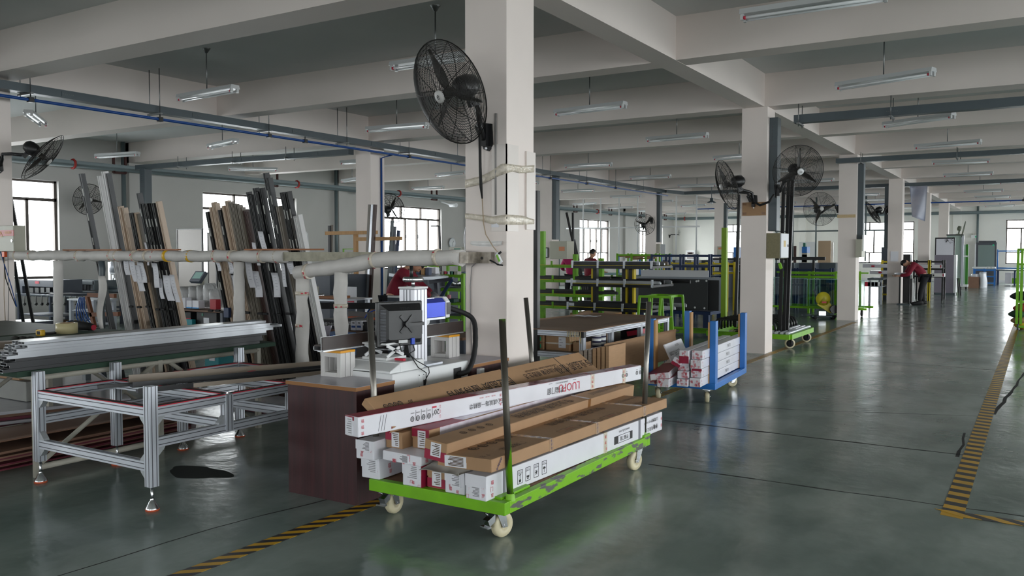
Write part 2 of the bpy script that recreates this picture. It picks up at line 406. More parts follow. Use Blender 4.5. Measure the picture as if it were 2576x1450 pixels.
# ---------------------------------------------------------------- ceiling lights (unlit battens on rods)
m_batten = mat('white_batten_housing', rgb(205,207,208), .3, .2)
m_tube = mat('fluorescent_tube_glass', rgb(225,228,230), .12, coat=.6)
def light_parts():
    hs = MB(); hs.prism([(-.075,.0),(.075,.0),(.06,.05),(-.06,.05)], (-.62,0,.02), Y_, Z_, (1.24,0,0))
    for sx_ in (-.6, .6):
        for sy_ in (-.045, .045): hs.ob((sx_, sy_, 0), (.012,0,0), (0,.018,0), (0,0,.03))
    tb = [MB().cyl((-.585, sy_, -.012), (.585, sy_, -.012), .014, 10) for sy_ in (-.045, .045)]
    rd = MB(); rd.cyl((0,0,.07), (0,0,.62), .008, 8); rd.lathe([(.0,.56),(.02,.57),(.045,.61),(.06,.63),(.06,.64)], n=14)
    ca = [MB().cyl((sx_-.01,-.045,-.012), (sx_+.01,-.045,-.012), .0165, 10) for sx_ in (-.575, .575)]
    return hs, tb, rd, ca
LZ = 3.74
GX = [-17.55, -13.9, -9.65, -5.92, -1.7, 2.2]; GY = [7.82, 11.65, 15.5, 19.3, 23.15, 27.0, 30.8, 34.6, 38.4, 42.3, 46.1]
LROT = {(0,1):.16,(0,2):.75,(1,0):2.46,(1,1):-.28,(2,0):-.07,(2,1):.1,(3,0):.0,(4,1):-.32,(4,2):-.48,(4,3):-.22,(4,4):.14,(0,3):-.37,(1,3):-.22,(2,3):.1}
lp = None
for j, y in enumerate(GY):
    for i, x in enumerate(GX):
        lb = 'unlit twin tube ceiling light, %s row from the camera, %s from the left wall' % (ORD[j], ORD[i])
        rz = LROT.get((i, j), random.uniform(-.15, .15))
        if lp is None:
            lp = thing('ceiling_light', lb, 'ceiling light', (x, y, LZ), rz, 'unlit ceiling lights')
            for nm, b_, mm in zip(('housing','tube','hanger_rod','end_cap'), light_parts(), (m_batten, m_tube, m_rod, m_redp)): part(lp, nm, b_, mm, world=False)
        else: dup(lp, (x+random.uniform(-.1,.1), y+random.uniform(-.06,.06), LZ), rz, lb)
# ---------------------------------------------------------------- trays, posts and pipes
def tray(name, pts, w, h, label, rods=(), group=None):
    root = thing(name, label, 'cable tray', pts[0]); mb = MB()
    for a, b in zip(pts, pts[1:]):
        mb.bar(a, b, w, h)
    part(root, 'channel', mb, m_steel)
    if rods:
        for (x, y), along in rods:
            r = MB(); z0 = pts[0][2]
            dx, dy = (w/2+.04, 0) if along == 'y' else (0, w/2+.04)
            for s_ in (-1, 1): r.cyl((x+s_*dx, y+s_*dy, z0-h/2-.06), (x+s_*dx, y+s_*dy, 4.38 if along == 'y' else BZ+.01), .007, 6)
            r.ob((x, y, z0-h/2-.015), (dx+.04 if along == 'y' else .02, 0, 0), (0, dy+.04 if along != 'y' else .02, 0), (0,0,.012))
            part(root, 'hanger', r, m_rod)
    for a, b in zip(pts, pts[1:]):
        a, b = V(a), V(b); n = int((b-a).length/2.1)
        for k in range(n):
            pl = MB()
            c = a.lerp(b, (k+.6)/max(n,1)); d = (b-a).normalized(); sd = d.cross(Z_)
            pl.ob(c+sd*(w/2+.003), d*.09, sd*.003, Z_*(h*.3))
            for q in range(6): pl.ob(c+sd*(w/2+.007)+d*(-.07+.028*q), d*.005, sd*.002, Z_*.004, 1)
            part(root, 'joint_plate', pl, [m_steel, m_rod])
    return root
tray('cable_tray', [(-11.5,3.5,3.76),(-11.5,28.9,3.76)], .16, .11, 'long grey cable tray running beside the column row near the left wall', [((-11.5, y), 'y') for y in (6.35, 8.3, 10.45, 12.4, 14.3, 16.4, 18.3, 20.4, 22.6, 24.6, 26.8)])
tray('cable_tray', [(-11.42,28.92,3.76),(-10.9,29.35,3.70),(6,29.35,3.70)], .16, .11, 'long grey cable tray crossing the hall behind the fourth aisle column')
tray('cable_tray', [(-3.28,13.62,3.64),(6,13.62,3.64)], .16, .125, 'grey cable tray leaving the second aisle column to the right', [((-3.2,13.62),'x'),((-1.9,13.62),'x'),((.3,13.62),'x')])
tray('cable_tray', [(-4.1,20.98,3.71),(6,20.98,3.71)], .14, .11, 'grey cable tray passing in front of the third aisle column', [((-3.55,20.98),'x'),((-1.6,20.98),'x')])
tray('cable_tray', [(-19.2,13.35,3.70),(-12.14,13.35,3.66)], .16, .11, 'short grey cable tray from the left wall to the first free column', [((x,13.35),'x') for x in (-17.5,-15.6,-13.9)])
def post(x, y, z0, z1, label, w=.13, d=.2):
    root = thing('cable_post', label, 'cable duct', (x, y, z0)); mb = MB(); mb.bx(x-w/2, x+w/2, y-d/2, y+d/2, z0, z1); part(root, 'duct', mb, m_steel, bev=.006)
    s_ = MB()
    for k in range(5): s_.ob((x-.02, y-d/2-.002, z1-.15-.05*k), (.006,0,0), (0,.003,0), (0,0,.012))
    s_.ob((x, y-d/2-.001, z1-.45), (w*.42,0,0), (0,.002,0), (0,0,.006)); part(root, 'slots', s_, m_alud)
post(-3.60, 13.70, 1.93, 3.70, 'grey vertical cable duct on the side of the second aisle column')
post(-3.60, 21.33, 1.75, 3.66, 'grey vertical cable duct beside the third aisle column')
post(-4.13, 29.0, 1.7, 3.65, 'dark cable duct on the near side of the fourth aisle column')
post(-11.675, 21.25, 1.95, 3.72, 'tall grey cable duct on the second free column of the left row')
post(-11.675, 28.95, 1.95, 3.72, 'tall grey cable duct on the third free column of the left row')
post(-11.675, 36.55, 1.9, 3.72, 'tall grey cable duct on the fourth free column of the left row')
post(-18.9, 13.35, 1.2, 3.66, 'dark grey cable duct standing before the left wall', .2)
post(-12.26, 5.95, 0, 3.7, 'dark blue grey duct at the left edge of the frame', .2, .2)
def pipe_line(name, pts, r, m, label, cat='pipe', clips=(), cm=None, cname='clip'):
    root = thing(name, label, cat, pts[0]); mb = MB(); mb.tube(pts, r, 10); part(root, 'pipe', mb, m)
    for c in clips:
        k = MB(); c = V(c); k.ob(c, (r*1.6,0,0), (0,r*1.6,0), (0,0,r*1.6)); k.cyl(c, c+Z_*(r*4), r*.4, 6); part(root, cname, k, cm or m_black)
    return root
pipe_line('air_pipe', [(-11.38,3.5,3.605),(-11.38,29,3.605)], .021, m_bpipe, 'long blue compressed air pipe below the cable tray', clips=[(-11.38,y,3.605) for y in (6.35,8.3,10.45,11.3,14.3,18.0,20.4,22.6,24.6)])
pipe_line('air_pipe', [(-13,36.7,3.50),(6,36.7,3.50)], .025, m_bpipe, 'thin blue air pipe crossing the far part of the hall', clips=[(x,36.7,3.5) for x in (-8,-5,-.6)])
pipe_line('air_pipe', [(-11.715,13.8,.0),(-11.715,13.8,3.55),(-11.5,13.9,3.62)], .02, m_bpipe, 'vertical blue air pipe on the first free column of the left row')
pl = pipe_line('wall_pipe', [(-19.5,YB+.1,3.68),(-19.5,YF-.4,3.68),(-19.2,YF-.3,3.68),(XR-.2,YF-.3,3.68)], .085, m_pipe, 'thick grey green water pipe high along the left and far walls')
hg = []
for y in (9.0+.0, 13.05, 18.05, 21.9, 26.0, 29.7, 33.5, 37.5, 41.5, 45.5, 49.3):
    k = MB()
    for s_ in (-.16, .16): k.bar((-19.5+s_*0, y+s_, 3.55), (-19.5, y+s_, 4.05), .05, .05)
    k.bar((-19.5, y-.16, 3.56), (-19.5, y+.16, 3.56), .05, .05); part(pl, 'pipe_hanger', k, mat('dark_red_primer', rgb(70,34,30), .6))
for c in ((-19.5,11.85,3.68),(-19.5,19.0,3.68),(-19.5,23.9,3.68),(-19.5,35.4,3.68),(-19.5,39.9,3.68),(-.6,YF-.3,3.68),(-19.0,51.3,3.68)):
    k = MB(); k.ring(c, (0,1,0) if c[0] < -19.2 else (1,0,0), .1, .03, 16, 6); part(pl, 'pipe_clamp', k, mat('red_clamp', rgb(160,40,34), .5))
for x, y in ((-19.72,13.3),(-19.72,20.95),(-19.72,28.6),(-19.72,36.2),(-2.9,YF-.12),(-13.4,YF-.12)):
    pipe_line('drain_pipe', [(x,y,0),(x,y,4.36)], .055, m_pipe, 'grey vertical pipe in the left wall corner beside the %s pilaster from the camera' % {13.3:'first',20.95:'second',28.6:'third',36.2:'fourth'}[y] if x < -19 else 'grey vertical pipe on the far wall, %s' % ('near the middle' if x < -10 else 'right of the columns'), 'pipe')
fr_ = thing('air_pipe_grid', 'white grid of thin pipes hanging in the far left bay', 'pipe frame', (-14, 33, 2.2)); mb = []
for px in (1467, 1511, 1557, 1604, 1701, 1752): p = at(px, 560, y=33); mb.append(MB().cyl((p.x,33,1.2), (p.x,33,4.38), .03, 8))
a, b = at(1425,589,y=33), at(1760,586,y=33); mb.append(MB().cyl((a.x,33,2.62), (b.x,33,2.62), .03, 8)); part(fr_, 'pipe', mb, m_white)
fr2 = thing('air_pipe_grid', 'grey grid of thin pipes hanging between the second and third columns', 'pipe frame', (-7, 40, 2.2)); mb = []
for px in (1995, 2053, 2178): p = at(px, 560, y=40); mb.append(MB().cyl((p.x,40,1.2), (p.x,40,4.38), .035, 8))
a, b = at(1950,583,y=40), at(2230,580,y=40); mb.append(MB().cyl(a, (b.x,40,a.z), .03, 8)); part(fr2, 'pipe', mb, m_pipe)
# ---------------------------------------------------------------- industrial fans
m_wire = mat('black_wire', rgb(30,28,26), .4, .3); m_blade = mat('dark_fan_blade', rgb(44,40,34), .45); m_badge = mat('pale_badge', rgb(190,188,186), .4)
m_teal = mat('teal_print', rgb(60,120,100), .5)
def fdir(dx, dy, toward, px=1288, py=725):
    """facing direction from its slant in the photo; toward = share pointing at the camera"""
    s = math.sqrt(max(0, 1-toward*toward)); n = math.hypot(dx, dy) or 1
    v = (FW+RT*((px-1288)/F)+UP*((725-py)/F)).normalized(); r = v.cross(Z_).normalized(); u = r.cross(v)
    return (r*(s*dx/n) - u*(s*dy/n) - v*toward).normalized()
def fan(C, A, R, mount, mn, label, spin=0., rings=26, arm_mat=None, num=None, arm=True, bm=None):
    C, A, mount, mn = V(C), V(A).normalized(), V(mount), V(mn).normalized()
    root = thing('wall_fan', label, 'fan', mount, group='industrial wall fans')
    u = (Z_-A*A.z).normalized(); q = A.cross(u)
    P = lambda r, a, h: C+(u*math.cos(a)+q*math.sin(a))*r+A*h
    wr = R*.0052 if rings > 14 else R*.009; N = 44 if rings > 14 else 26
    prof = lambda t: R*.26*(1-t**3.2)              # dome height from centre (0) to rim (1)
    for side, nm in ((1, 'front_guard'), (-1, 'rear_guard')):
        g = MB()
        for k in range(rings+1):
            t = .17+.83*k/rings
            if side < 0 and k % 2: continue
            g.tube([P(R*t, 2*math.pi*i/N, side*prof(t)*(.9 if side > 0 else .75)) for i in range(N)], wr*(2.4 if k == rings else 1), 4 if k < rings else 6, closed=True)
        for k in range(10):
            a = 2*math.pi*(k+.3)/10
            g.tube([P(R*t, a, side*prof(t)*(.92 if side > 0 else .77)) for t in (.1,.3,.5,.7,.85,.95,1)], wr*1.5, 4)
        part(root, nm, g, m_wire)
    bl = MB()
    for k in range(3):
        a = spin+2*math.pi*k/3; e = (u*math.cos(a)+q*math.sin(a)); f = A.cross(e)
        def fn(s_, v_):
            r = R*(.1+.78*s_); wd = R*(.10+.07*math.sin(min(1,s_*1.35)*math.pi))*(1-.55*s_**3)
            tw = math.radians(34-16*s_); x = (v_-.5)*wd*1.25
            return C+e*r+(f*math.cos(tw)+A*math.sin(tw))*x
        bl.grid(fn, 8, 3, th=R*.008)
    bl.cyl(C-A*R*.1, C+A*R*.08, R*.1, 14); part(root, 'blade', bl, m_blade)
    bd = MB(); bd.lathe([(0,R*.285),(R*.1,R*.283),(R*.125,R*.265),(R*.125,R*.235)], C, A, 18); bo = part(root, 'badge', bd, bm or m_badge)
    if num:
        t = MB(); t.text(num, C+A*(R*.287)-u*R*.045, -q, u, R*.085, cx=True); d = part(bo, 'badge_lettering', t, m_ink)
    mo = MB(); mo.lathe([(0,-R*.72),(R*.1,-R*.71),(R*.19,-R*.64),(R*.23,-R*.5),(R*.235,-R*.36),(R*.2,-R*.25),(R*.1,-R*.2),(0,-R*.2)], C, A, 18); mp = part(root, 'motor', mo, m_black)
    lb = MB(); lb.ring(C-A*R*.60-0*u, A, R*.19, R*.012, 18, 4); part(mp, 'label_ring', lb, m_teal)
    if arm:
        j = C-A*R*.45-u*R*.28; am = MB()
        p1 = j-u*R*.12-A*R*.12; p2 = mount+mn*R*.3+Z_*R*.28; p3 = mount+mn*R*.12-Z_*R*.02
        am.tube([j+u*R*.1, j, p1, p1.lerp(p2,.5)+Z_*R*.02, p2, p2.lerp(p3,.55)+mn*R*.05, p3-Z_*R*.1], R*.06, 8)
        am.ob(j, q*R*.05, u*R*.12, A*R*.07); part(root, 'arm', am, arm_mat or m_black)
        sd = mn.cross(Z_); bk = MB()
        bk.prism([(-.05,.08),(.09,.10),(.12,.07),(.03,-.12),(-.02,-.14),(-.06,-.10)], mount, sd, Z_, mn*.012); bk.ob(mount+mn*.03-Z_*.01, sd*.025, mn*.03, Z_*.09); bo = part(root, 'bracket', bk, m_black)
        bt = MB()
        for x, z in ((.085,.075),(0,-.115)): bt.cyl(mount+sd*x+Z_*z, mount+sd*x+Z_*z+mn*.022, .011, 8)
        part(bo, 'bolt', bt, m_chrome)
    return root
f1 = fan(at(1130,234,y=5.32), fdir(-.93,.37,.62,1130,236), .40, at(1226,338,y=5.85), (0,-1,0), 'large black wall fan on the white column in front, tilted down', .2, 34, num='e')
cb = MB(); a = at(1208,345,y=5.70)
cb.tube([at(1207,330,y=5.72), at(1208,420,y=5.76), at(1210,470,y=5.80), at(1213,500,y=5.82)], [.012,.012,.013,.006], 8); part(f1, 'sleeved_cable', cb, m_rub)
cb = MB(); cb.tube([at(1213,498,y=5.82), at(1216,560,y=5.825), at(1222,590,y=5.82), at(1240,620,y=5.81), at(1253,636,y=5.80)], .0045, 6); part(f1, 'bare_cable', cb, mat('beige_cable', rgb(170,150,126), .5))
fan(at(108,396,x=-11.25), fdir(.77,.64,.2,108,396), .38, (-11.73,6.1,at(26,412,x=-11.73).z), (1,0,0), 'black fan on the column at the left edge, seen from its side', .5, 18)
fan(at(223,502,x=-19.35), fdir(.3,.1,.9,223,502), .37, (-19.9,at(223,530,x=-19.9).y,2.75), (1,0,0), 'black wall fan on the left wall behind the leaning profiles', .35, 14)
fan(at(984,524,y=14.5), fdir(.45,-.25,-.82,984,524), .33, (-11.95,13.92,2.75), (0,1,0), 'black fan on the far side of the first free column, seen from behind', .6, 12)
fan(at(1622,565,y=28.0), fdir(.2,-.1,-.95,1622,565), .37, (-11.9,28.76,2.75), (0,-1,0), 'black fan on the third free column of the left row', .9, 10)
f6 = fan(at(1829,466,y=13.05), fdir(-.95,.3,.33,1829,466), .40, at(1897,505,y=13.49), (0,-1,0), 'black fan on the near face of the second column, turned sideways', .4, 24)
fan(at(2008,430,y=13.3), fdir(.25,.1,.93,2008,430), .385, (-3.55,13.6,at(1945,478,x=-3.6).z), (1,0,0), 'black fan facing the camera beside the second column', .0, 30, num='50', bm=m_white)
fan(at(2063,526,y=20.85), fdir(.35,-.05,.93,2063,526), .39, (-4.07,21.3,2.62), (-1,0,0), 'black fan on the left side of the third column', .75, 20)
fan(at(2197,536,y=28.55), fdir(-.8,.5,-.15,2197,536), .40, (-4.1,28.9,2.9), (0,-1,0), 'black fan on the fourth column, seen edge on', .4, 14)
fan(at(1719,586,x=-19.3), fdir(.2,0,.95,1719,586), .33, (-19.9,51.0,2.6), (1,0,0), 'small dark fan far off in the corner of the left wall', .2, 8)
cb = MB(); cb.tube([at(1845,480,y=13.2), at(1858,484,y=13.25), at(1880,486,y=13.3), at(1893,505,y=13.42), at(1912,517,y=13.4), at(1935,508,y=13.3), at(1947,490,y=13.35)], .018, 8)
part(f6, 'power_cable', cb, m_rub)
c = at(1897,526,y=13.48); mb = MB(); mb.ob(c, (.185,0,0), (0,.006,0), (0,0,.105))
k = thing('cardboard_flap', 'brown cardboard piece taped under the sideways fan on the second column', 'cardboard', (c.x,c.y,c.z-.1)); part(k, 'sheet', mb, m_kraft)
mb = MB()
for dx in (-.15, .15):
    for dz in (-.07, .08): mb.ob(c+V((dx,-.0075,dz)), (.03,0,0), (0,.001,0), (0,0,.02))
part(k, 'tape_piece', mb, mat('brown_tape', rgb(128,88,52), .25))
# ---------------------------------------------------------------- striped floor tape
m_tapey = mat('yellow_floor_tape', rgb(206,158,28), .4, var=.12, scale=9, world=True); m_tapek = mat('black_floor_tape', rgb(38,38,42), .4, var=.2, scale=12, world=True)
def hazard(label, P, D, W, L, period, slant):
    P, D, W = V(P), V(D), V(W); mb = MB(); n = int(L/period); z0, z1 = Z_*.0004, Z_*.0016
    def slab(a0, a1, mi, up):
        q = [P+D*a0, P+D*(a0+slant)+W, P+D*(a1+slant)+W, P+D*a1]
        if D.cross(W).z < 0: q = q[::-1]
        mb.hexa([x+z0 for x in q]+[x+up for x in q], mi)
    for k in range(n):
        slab(k*period, (k+.5)*period, 0, z1); slab((k+.5)*period, (k+1)*period, 1, z1)
    return solo('floor_tape', mb, [m_tapey, m_tapek], label, 'floor marking tape', kind='thing')
hazard('black and yellow striped floor tape running under the loaded cart toward the third column', (-3.64,2.2,0), (0,1,0), (.105,0,0), 18.5, .118, .10)
hazard('black and yellow striped floor tape along the right side of the aisle', (-.49,5.76,0), (0,1,0), (.125,0,0), 30, .172, -.03)
hazard('short black and yellow floor tape turning off to the right edge', (-.37,5.765,.0013), (1,0,0), (0,.105,0), 3, .21, -.16)
m_stain = mat('dark_wet_stain', rgb(44,48,46), .8, spec=.12)
mb = MB(); c = at(500,1189,z=0)
pts = [(c.x+(.205+.05*math.sin(a*2+1)+.03*math.sin(a*5))*math.cos(a)*1.15+.0, c.y+(.15+.03*math.sin(a*3))*math.sin(a)) for a in [i*2*math.pi/40 for i in range(40)]]
mb.prism(pts, (0,0,.0004), X_, Y_, (0,0,.001)); solo('floor_stain', mb, m_stain, 'dark round oily stain on the floor beside the aluminium table', 'stain')

# ---------------------------------------------------------------- cartons
class Fr:      # frame of a carton: O near right bottom corner, D along it, L to the left, Z up
    def __init__(s, O, ang, w, h, L, roll=0., pitch=0.):
        s.O = V(O); s.w, s.h, s.L = w, h, L
        R = MX.Rotation(ang, 3, 'Z') @ MX.Rotation(pitch, 3, 'X') @ MX.Rotation(roll, 3, 'Y')
        s.D = R @ Y_; s.U = R @ -X_; s.Z = R @ Z_
    def p(s, u, d, z): return s.O+s.U*u+s.D*d+s.Z*z
    def hit(s, px, py, face):      # where a sight line meets a face: returns (along, across)
        n, q = {'right':(-s.U, s.O), 'top':(s.Z, s.p(0,0,s.h)), 'end':(-s.D, s.O)}[face]
        d = FW+RT*((px-1288)/F)+UP*((725-py)/F); o = V((0,0,H)); x = o+d*((q-o).dot(n)/d.dot(n))-s.O
        return {'right':(x.dot(s.D), x.dot(s.Z)), 'top':(x.dot(s.D), x.dot(s.U)), 'end':(x.dot(s.U), x.dot(s.Z))}[face]
    def box(s, mb, u0, u1, d0, d1, z0, z1, mi=0): mb.ob(s.p((u0+u1)/2,(d0+d1)/2,(z0+z1)/2), s.U*(u1-u0)/2, s.D*(d1-d0)/2, s.Z*(z1-z0)/2, mi)
    def text(s, mb, face, d, c, h, t, flip=False, mi=0, wide=1.0):
        e = .0022
        if face == 'right': O = s.p(-e, d, c); U, W = s.D, s.Z
        elif face == 'top': O = s.p(c, d, s.h+e); U, W = s.D, s.U
        else: O = s.p(d, -e, c); U, W = -s.U, s.Z
        if flip: U, W = -U, -W
        mb.text(t, O-W*h/2, U, W, h, mi, cx=True, wide=wide)
    def strip(s, mb, face, a0, a1, c0, c1, mi=0, e=.0012):
        if face == 'right': s.box(mb, -e, 0, a0, a1, c0, c1, mi)
        elif face == 'top': s.box(mb, c0, c1, a0, a1, s.h, s.h+e, mi)
        else: s.box(mb, a0, a1, -e, 0, c0, c1, mi)
    def rings(s, mb, face, d, c, r, n=18, mi=0, k=1.0):
        e = .0018; O = s.p(-e, d, c) if face == 'right' else s.p(c, d, s.h+e)
        A = -s.U if face == 'right' else s.Z; B = s.Z if face == 'right' else s.U
        for R0, R1 in ((r, r*.72), (r*.45, r*.28)):
            vs = []; 
            for i in range(n):
                a = 2*math.pi*i/n; dd = s.D*math.cos(a)*k+B*math.sin(a); vs += [O+dd*R0, O+dd*R1]
            mb._add(vs, [(2*i, 2*((i+1) % n), 2*((i+1) % n)+1, 2*i+1) for i in range(n)], mi)
def carton(label, f, body=None, flap=True, warp=.0, group=None, name='carton', cat='cardboard box', tape=(), lab=None, redend=None, mats=None, tapem=None):
    root = thing(name, label, cat, f.p(f.w/2, f.L/2, 0), group=group)
    mb = MB()
    def P(u, d, z):
        b = warp*math.sin(d*3+u*5)
        return f.p(u*f.w, d, z*f.h+(b if z > .5 else 0))
    N = 10; k = [i*f.L/N for i in range(N+1)]; ring = [(0,0),(1,0),(1,1),(0,1)]
    vs = [P(u, d, z) for d in k for u, z in ring]; fs = []
    for i in range(N):
        for j in range(4): fs.append((i*4+j, i*4+(j+1) % 4, (i+1)*4+(j+1) % 4, (i+1)*4+j))
    fs += [(3,2,1,0), tuple(N*4+j for j in range(4))]; mb._add(vs, fs)
    part(root, 'box_body', mb, body or m_kraft, bev=.006)
    if flap:
        fl = MB(); f.box(fl, -.0008, f.w+.0008, -.0025, 0, f.h*.52, f.h+.001); part(root, 'end_flap', fl, body or m_kraft)
    if redend:
        a, b, c, d = redend; rd = MB(); f.strip(rd, 'end', a*f.w, b*f.w, c*f.h, d*f.h, e=.0034); part(root, 'crimson_patch', rd, m_red)
    if lab:
        a, b, c, d = lab; lb = MB(); f.strip(lb, 'end', a*f.w, b*f.w, c*f.h, d*f.h, e=.0045); lo = part(root, 'paper_label', lb, m_paper)
        ln = MB(); nl = 7
        for i in range(nl):
            z = (d-(d-c)*(i+1)/(nl+1.2))*f.h; x0 = (a+(b-a)*.12)*f.w; x1 = x0+(b-a)*f.w*random.uniform(.35,.75)
            f.box(ln, x0, x1, -.0053, -.0045, z-.0022, z+.0022)
        part(lo, 'label_text_lines', ln, m_ink2 if body is not m_wbox else mat('grey_label_print', rgb(140,138,144), .6))
    for i, d in enumerate(tape):
        tp = MB(); e = .0012
        for fc, c0, c1 in (('right',0,f.h),('top',0,f.w)): f.strip(tp, fc, d-.024, d+.024, c0, c1)
        to = part(root, 'clear_tape', tp, m_clear); pr = MB()
        for q in range(3):
            f.text(pr, 'right', d+random.uniform(-.01,.01), f.h*(.2+.3*q), .020, '福', False); f.text(pr, 'top', d+random.uniform(-.01,.01), f.w*(.2+.3*q), .022, '窗', False)
        part(to, 'tape_lettering', pr, tapem or m_redp)
    return root
def endmarks(root, f, n, txt='福', m=None, box=(0,1,0,1), sz=.02):
    mb = MB()
    for i in range(n):
        f.text(mb, 'end', f.w*(box[0]+(box[1]-box[0])*random.uniform(.1,.9)), f.h*(box[2]+(box[3]-box[2])*random.uniform(.1,.9)), sz, random.choice(txt))
    part(root, 'red_tape_lettering', mb, m or m_redp)
# ---------------------------------------------------------------- green cart
def caster(root, x, y, zt, r=.065, ang=0., brake=True, wm=None, wd=.045):
    """zt: underside of the deck"""
    R = MX.Rotation(ang, 4, 'Z'); T = MX.Translation((x, y, 0)) @ R; o = .035
    fk = MB(); fk.bx(-.05,.05,-.05,.05,zt-.008,zt); fk.cyl((0,0,zt-.02),(0,0,zt-.008),.034,14)
    for s_ in (-1, 1):
        fk.prism([(-.03,zt-.02),(.035,zt-.02),(o+.018,r-.012),(o-.018,r-.012)], (s_*(wd/2+.006)-.002,0,0), Y_, Z_, (.004,0,0))
    fk.bx(-wd/2-.006,wd/2+.006,-.03,.035,zt-.024,zt-.02)
    a = MB(); a.add(fk, T); c = part(root, 'caster', a, m_chrome)
    wh = MB(); wh.lathe([(0,-wd/2*.6),(r*.35,-wd/2*.6),(r*.36,-wd/2),(r*.9,-wd/2),(r,-wd/2*.55),(r,wd/2*.55),(r*.9,wd/2),(r*.36,wd/2),(r*.35,wd/2*.6),(0,wd/2*.6)], (0,o,r), X_, 24)
    b = MB(); b.add(wh, T); part(c, 'wheel', b, wm or m_wheel)
    ax = MB(); ax.cyl((-wd/2-.012,o,r),(wd/2+.012,o,r),.009,8); b = MB(); b.add(ax, T); part(c, 'axle', b, m_chrome)
    if brake:
        k = MB(); k.prism([(-.09,zt-.055),(-.035,zt-.03),(-.035,zt-.07),(-.075,zt-.09)], (-.022,0,0), Y_, Z_, (.044,0,0)); k.bx(-.032,.032,-.1,-.075,zt-.098,zt-.09)
        k.cyl((-.05,-.05,zt-.035),(-.02,-.05,zt-.035),.005,6); b = MB(); b.add(k, T); part(c, 'brake_pedal', b, m_chrome)
m_wheel = mat('cream_nylon_wheel', rgb(206,196,164), .45, var=.1, scale=16)
m_ply = mat('worn_plywood', rgb(128,92,66), .7, var=.2, scale=6, stretch=(1,6,1))
CX0, CX1, CY0, CY1, CZ = -3.39, -2.43, 3.86, 5.88, .245
cart = thing('platform_cart', 'lime green platform cart loaded with long cardboard boxes in the foreground', 'platform cart', ((CX0+CX1)/2, (CY0+CY1)/2, 0))
mb = MB(); mb.bx(CX0,CX1,CY0,CY0+.05,CZ-.07,CZ); part(cart, 'front_beam', mb, m_green, bev=.004)
mb = MB(); mb.bx(CX0,CX1,CY1-.05,CY1,CZ-.07,CZ); part(cart, 'rear_beam', mb, m_greenw, bev=.004)
mb = MB(); mb.bx(CX1-.05,CX1,CY0+.05,CY1-.05,CZ-.07,CZ); part(cart, 'side_beam', mb, m_greenw, label='lime side beam with scratched worn paint', bev=.004)
mb = MB(); mb.bx(CX0,CX0+.05,CY0+.05,CY1-.05,CZ-.07,CZ); part(cart, 'side_beam', mb, m_green, bev=.004)
for k in range(6):
    y0 = CY0+.055+k*.32; mb = MB(); mb.bx(CX0+.055,CX1-.055,y0,y0+.312,CZ-.03,CZ-.005+.002*(k % 2)); part(cart, 'deck_board', mb, m_ply, bev=.003)
mb = MB(); mb.bx(CX1-.10,CX1-.052,CY0+.05,CY0+.36,CZ-.004,CZ+.012); part(cart, 'paint_strip', mb, m_green, bev=.003)
mb = MB(); mb.bx(CX1-.045,CX1+.002,CY1-.11,CY1+.002,CZ,CZ+.018); part(cart, 'corner_block', mb, m_green, bev=.003)
for (bx_, by_, tx, ty, mm, lb) in ((CX1-.02,CY0+.09,-2.49,3.93,m_greenp,'green post with flaking paint'),(CX1-.03,CY1-.06,-2.44,CY1-.02,m_rod2 if 0 else mat('bare_steel_post', rgb(118,114,108), .32, .8, var=.2, scale=9, stretch=(1,1,.2)),None),(CX0+.02,CY0+.06,-3.45,3.95,MATS['bare_steel_post'],None),(CX0+.03,CY1-.05,-3.49,CY1-.02,MATS['bare_steel_post'],None)):
    mb = MB(); mb.cyl((bx_,by_,CZ-.02),(tx,ty,1.235),.019,14); p_ = part(cart, 'corner_post', mb, mm, label=lb)
    mb = MB(); mb.lathe([(.03,-.005),(.028,.0),(.026,.02),(.021,.035)], (bx_,by_,CZ-.003), Z_, 14); part(p_, 'post_socket', mb, m_greenw)
caster(cart, -2.555, 3.98, CZ-.07, .072, math.radians(-14)); caster(cart, -3.34, 4.0, CZ-.07, .072, math.radians(2))
caster(cart, -2.50, 5.80, CZ-.07, .072, math.radians(168), False); caster(cart, -3.33, 5.80, CZ-.07, .065, math.radians(170), False)
random.seed(11)
G1 = 'long boxes on the green cart'
B0 = CZ
# bottom row, from the left
f = Fr((-3.315,3.87,B0), .0, .14, .128, 1.95); c = carton('white box with red printed tape, leftmost in the bottom row on the green cart', f, m_wbox, lab=(.12,.78,.25,.92), group=G1); endmarks(c, f, 6, '罗福门窗')
mb = MB(); f.text(mb, 'right', .09, .07, .03, '福', mi=0); f.text(mb, 'right', .10, .035, .025, '窗'); part(c, 'side_lettering', mb, m_redp)
f = Fr((-3.00,3.865,B0), .01, .135, .132, 1.95); c = carton('white box with a crimson side edge, second from the left in the bottom row', f, m_wbox, lab=(.12,.85,.3,.95), group=G1); endmarks(c, f, 3, '福门', box=(0,1,0,.35))
mb = MB(); f.strip(mb, 'right', 0, 1.9, .0, .125); part(c, 'crimson_side', mb, m_red)
f = Fr((-2.855,3.90,B0), 0, .125, .13, 1.95); carton('brown box with a crimson band on its end, in the middle of the bottom row', f, m_kraft, lab=(.2,.72,.12,.75), redend=(0,1,.05,.45), group=G1)
f = Fr((-2.70,3.87,B0), 0, .135, .132, 2.0); c = carton('white box with a taped label beside the brown one in the bottom row', f, m_wbox, lab=(.18,.7,.3,.85), group=G1); endmarks(c, f, 5, '福窗')
fe = f = Fr((-2.53,3.83,B0), -.043, .14, .138, 2.29); ebox = c = carton('longest white box at the right edge of the cart deck, with handling symbols', f, m_wbox, lab=(.25,.8,.1,.55), group=G1, tape=(1.37,)); endmarks(c, f, 7, '福门窗罗')
mb = MB()
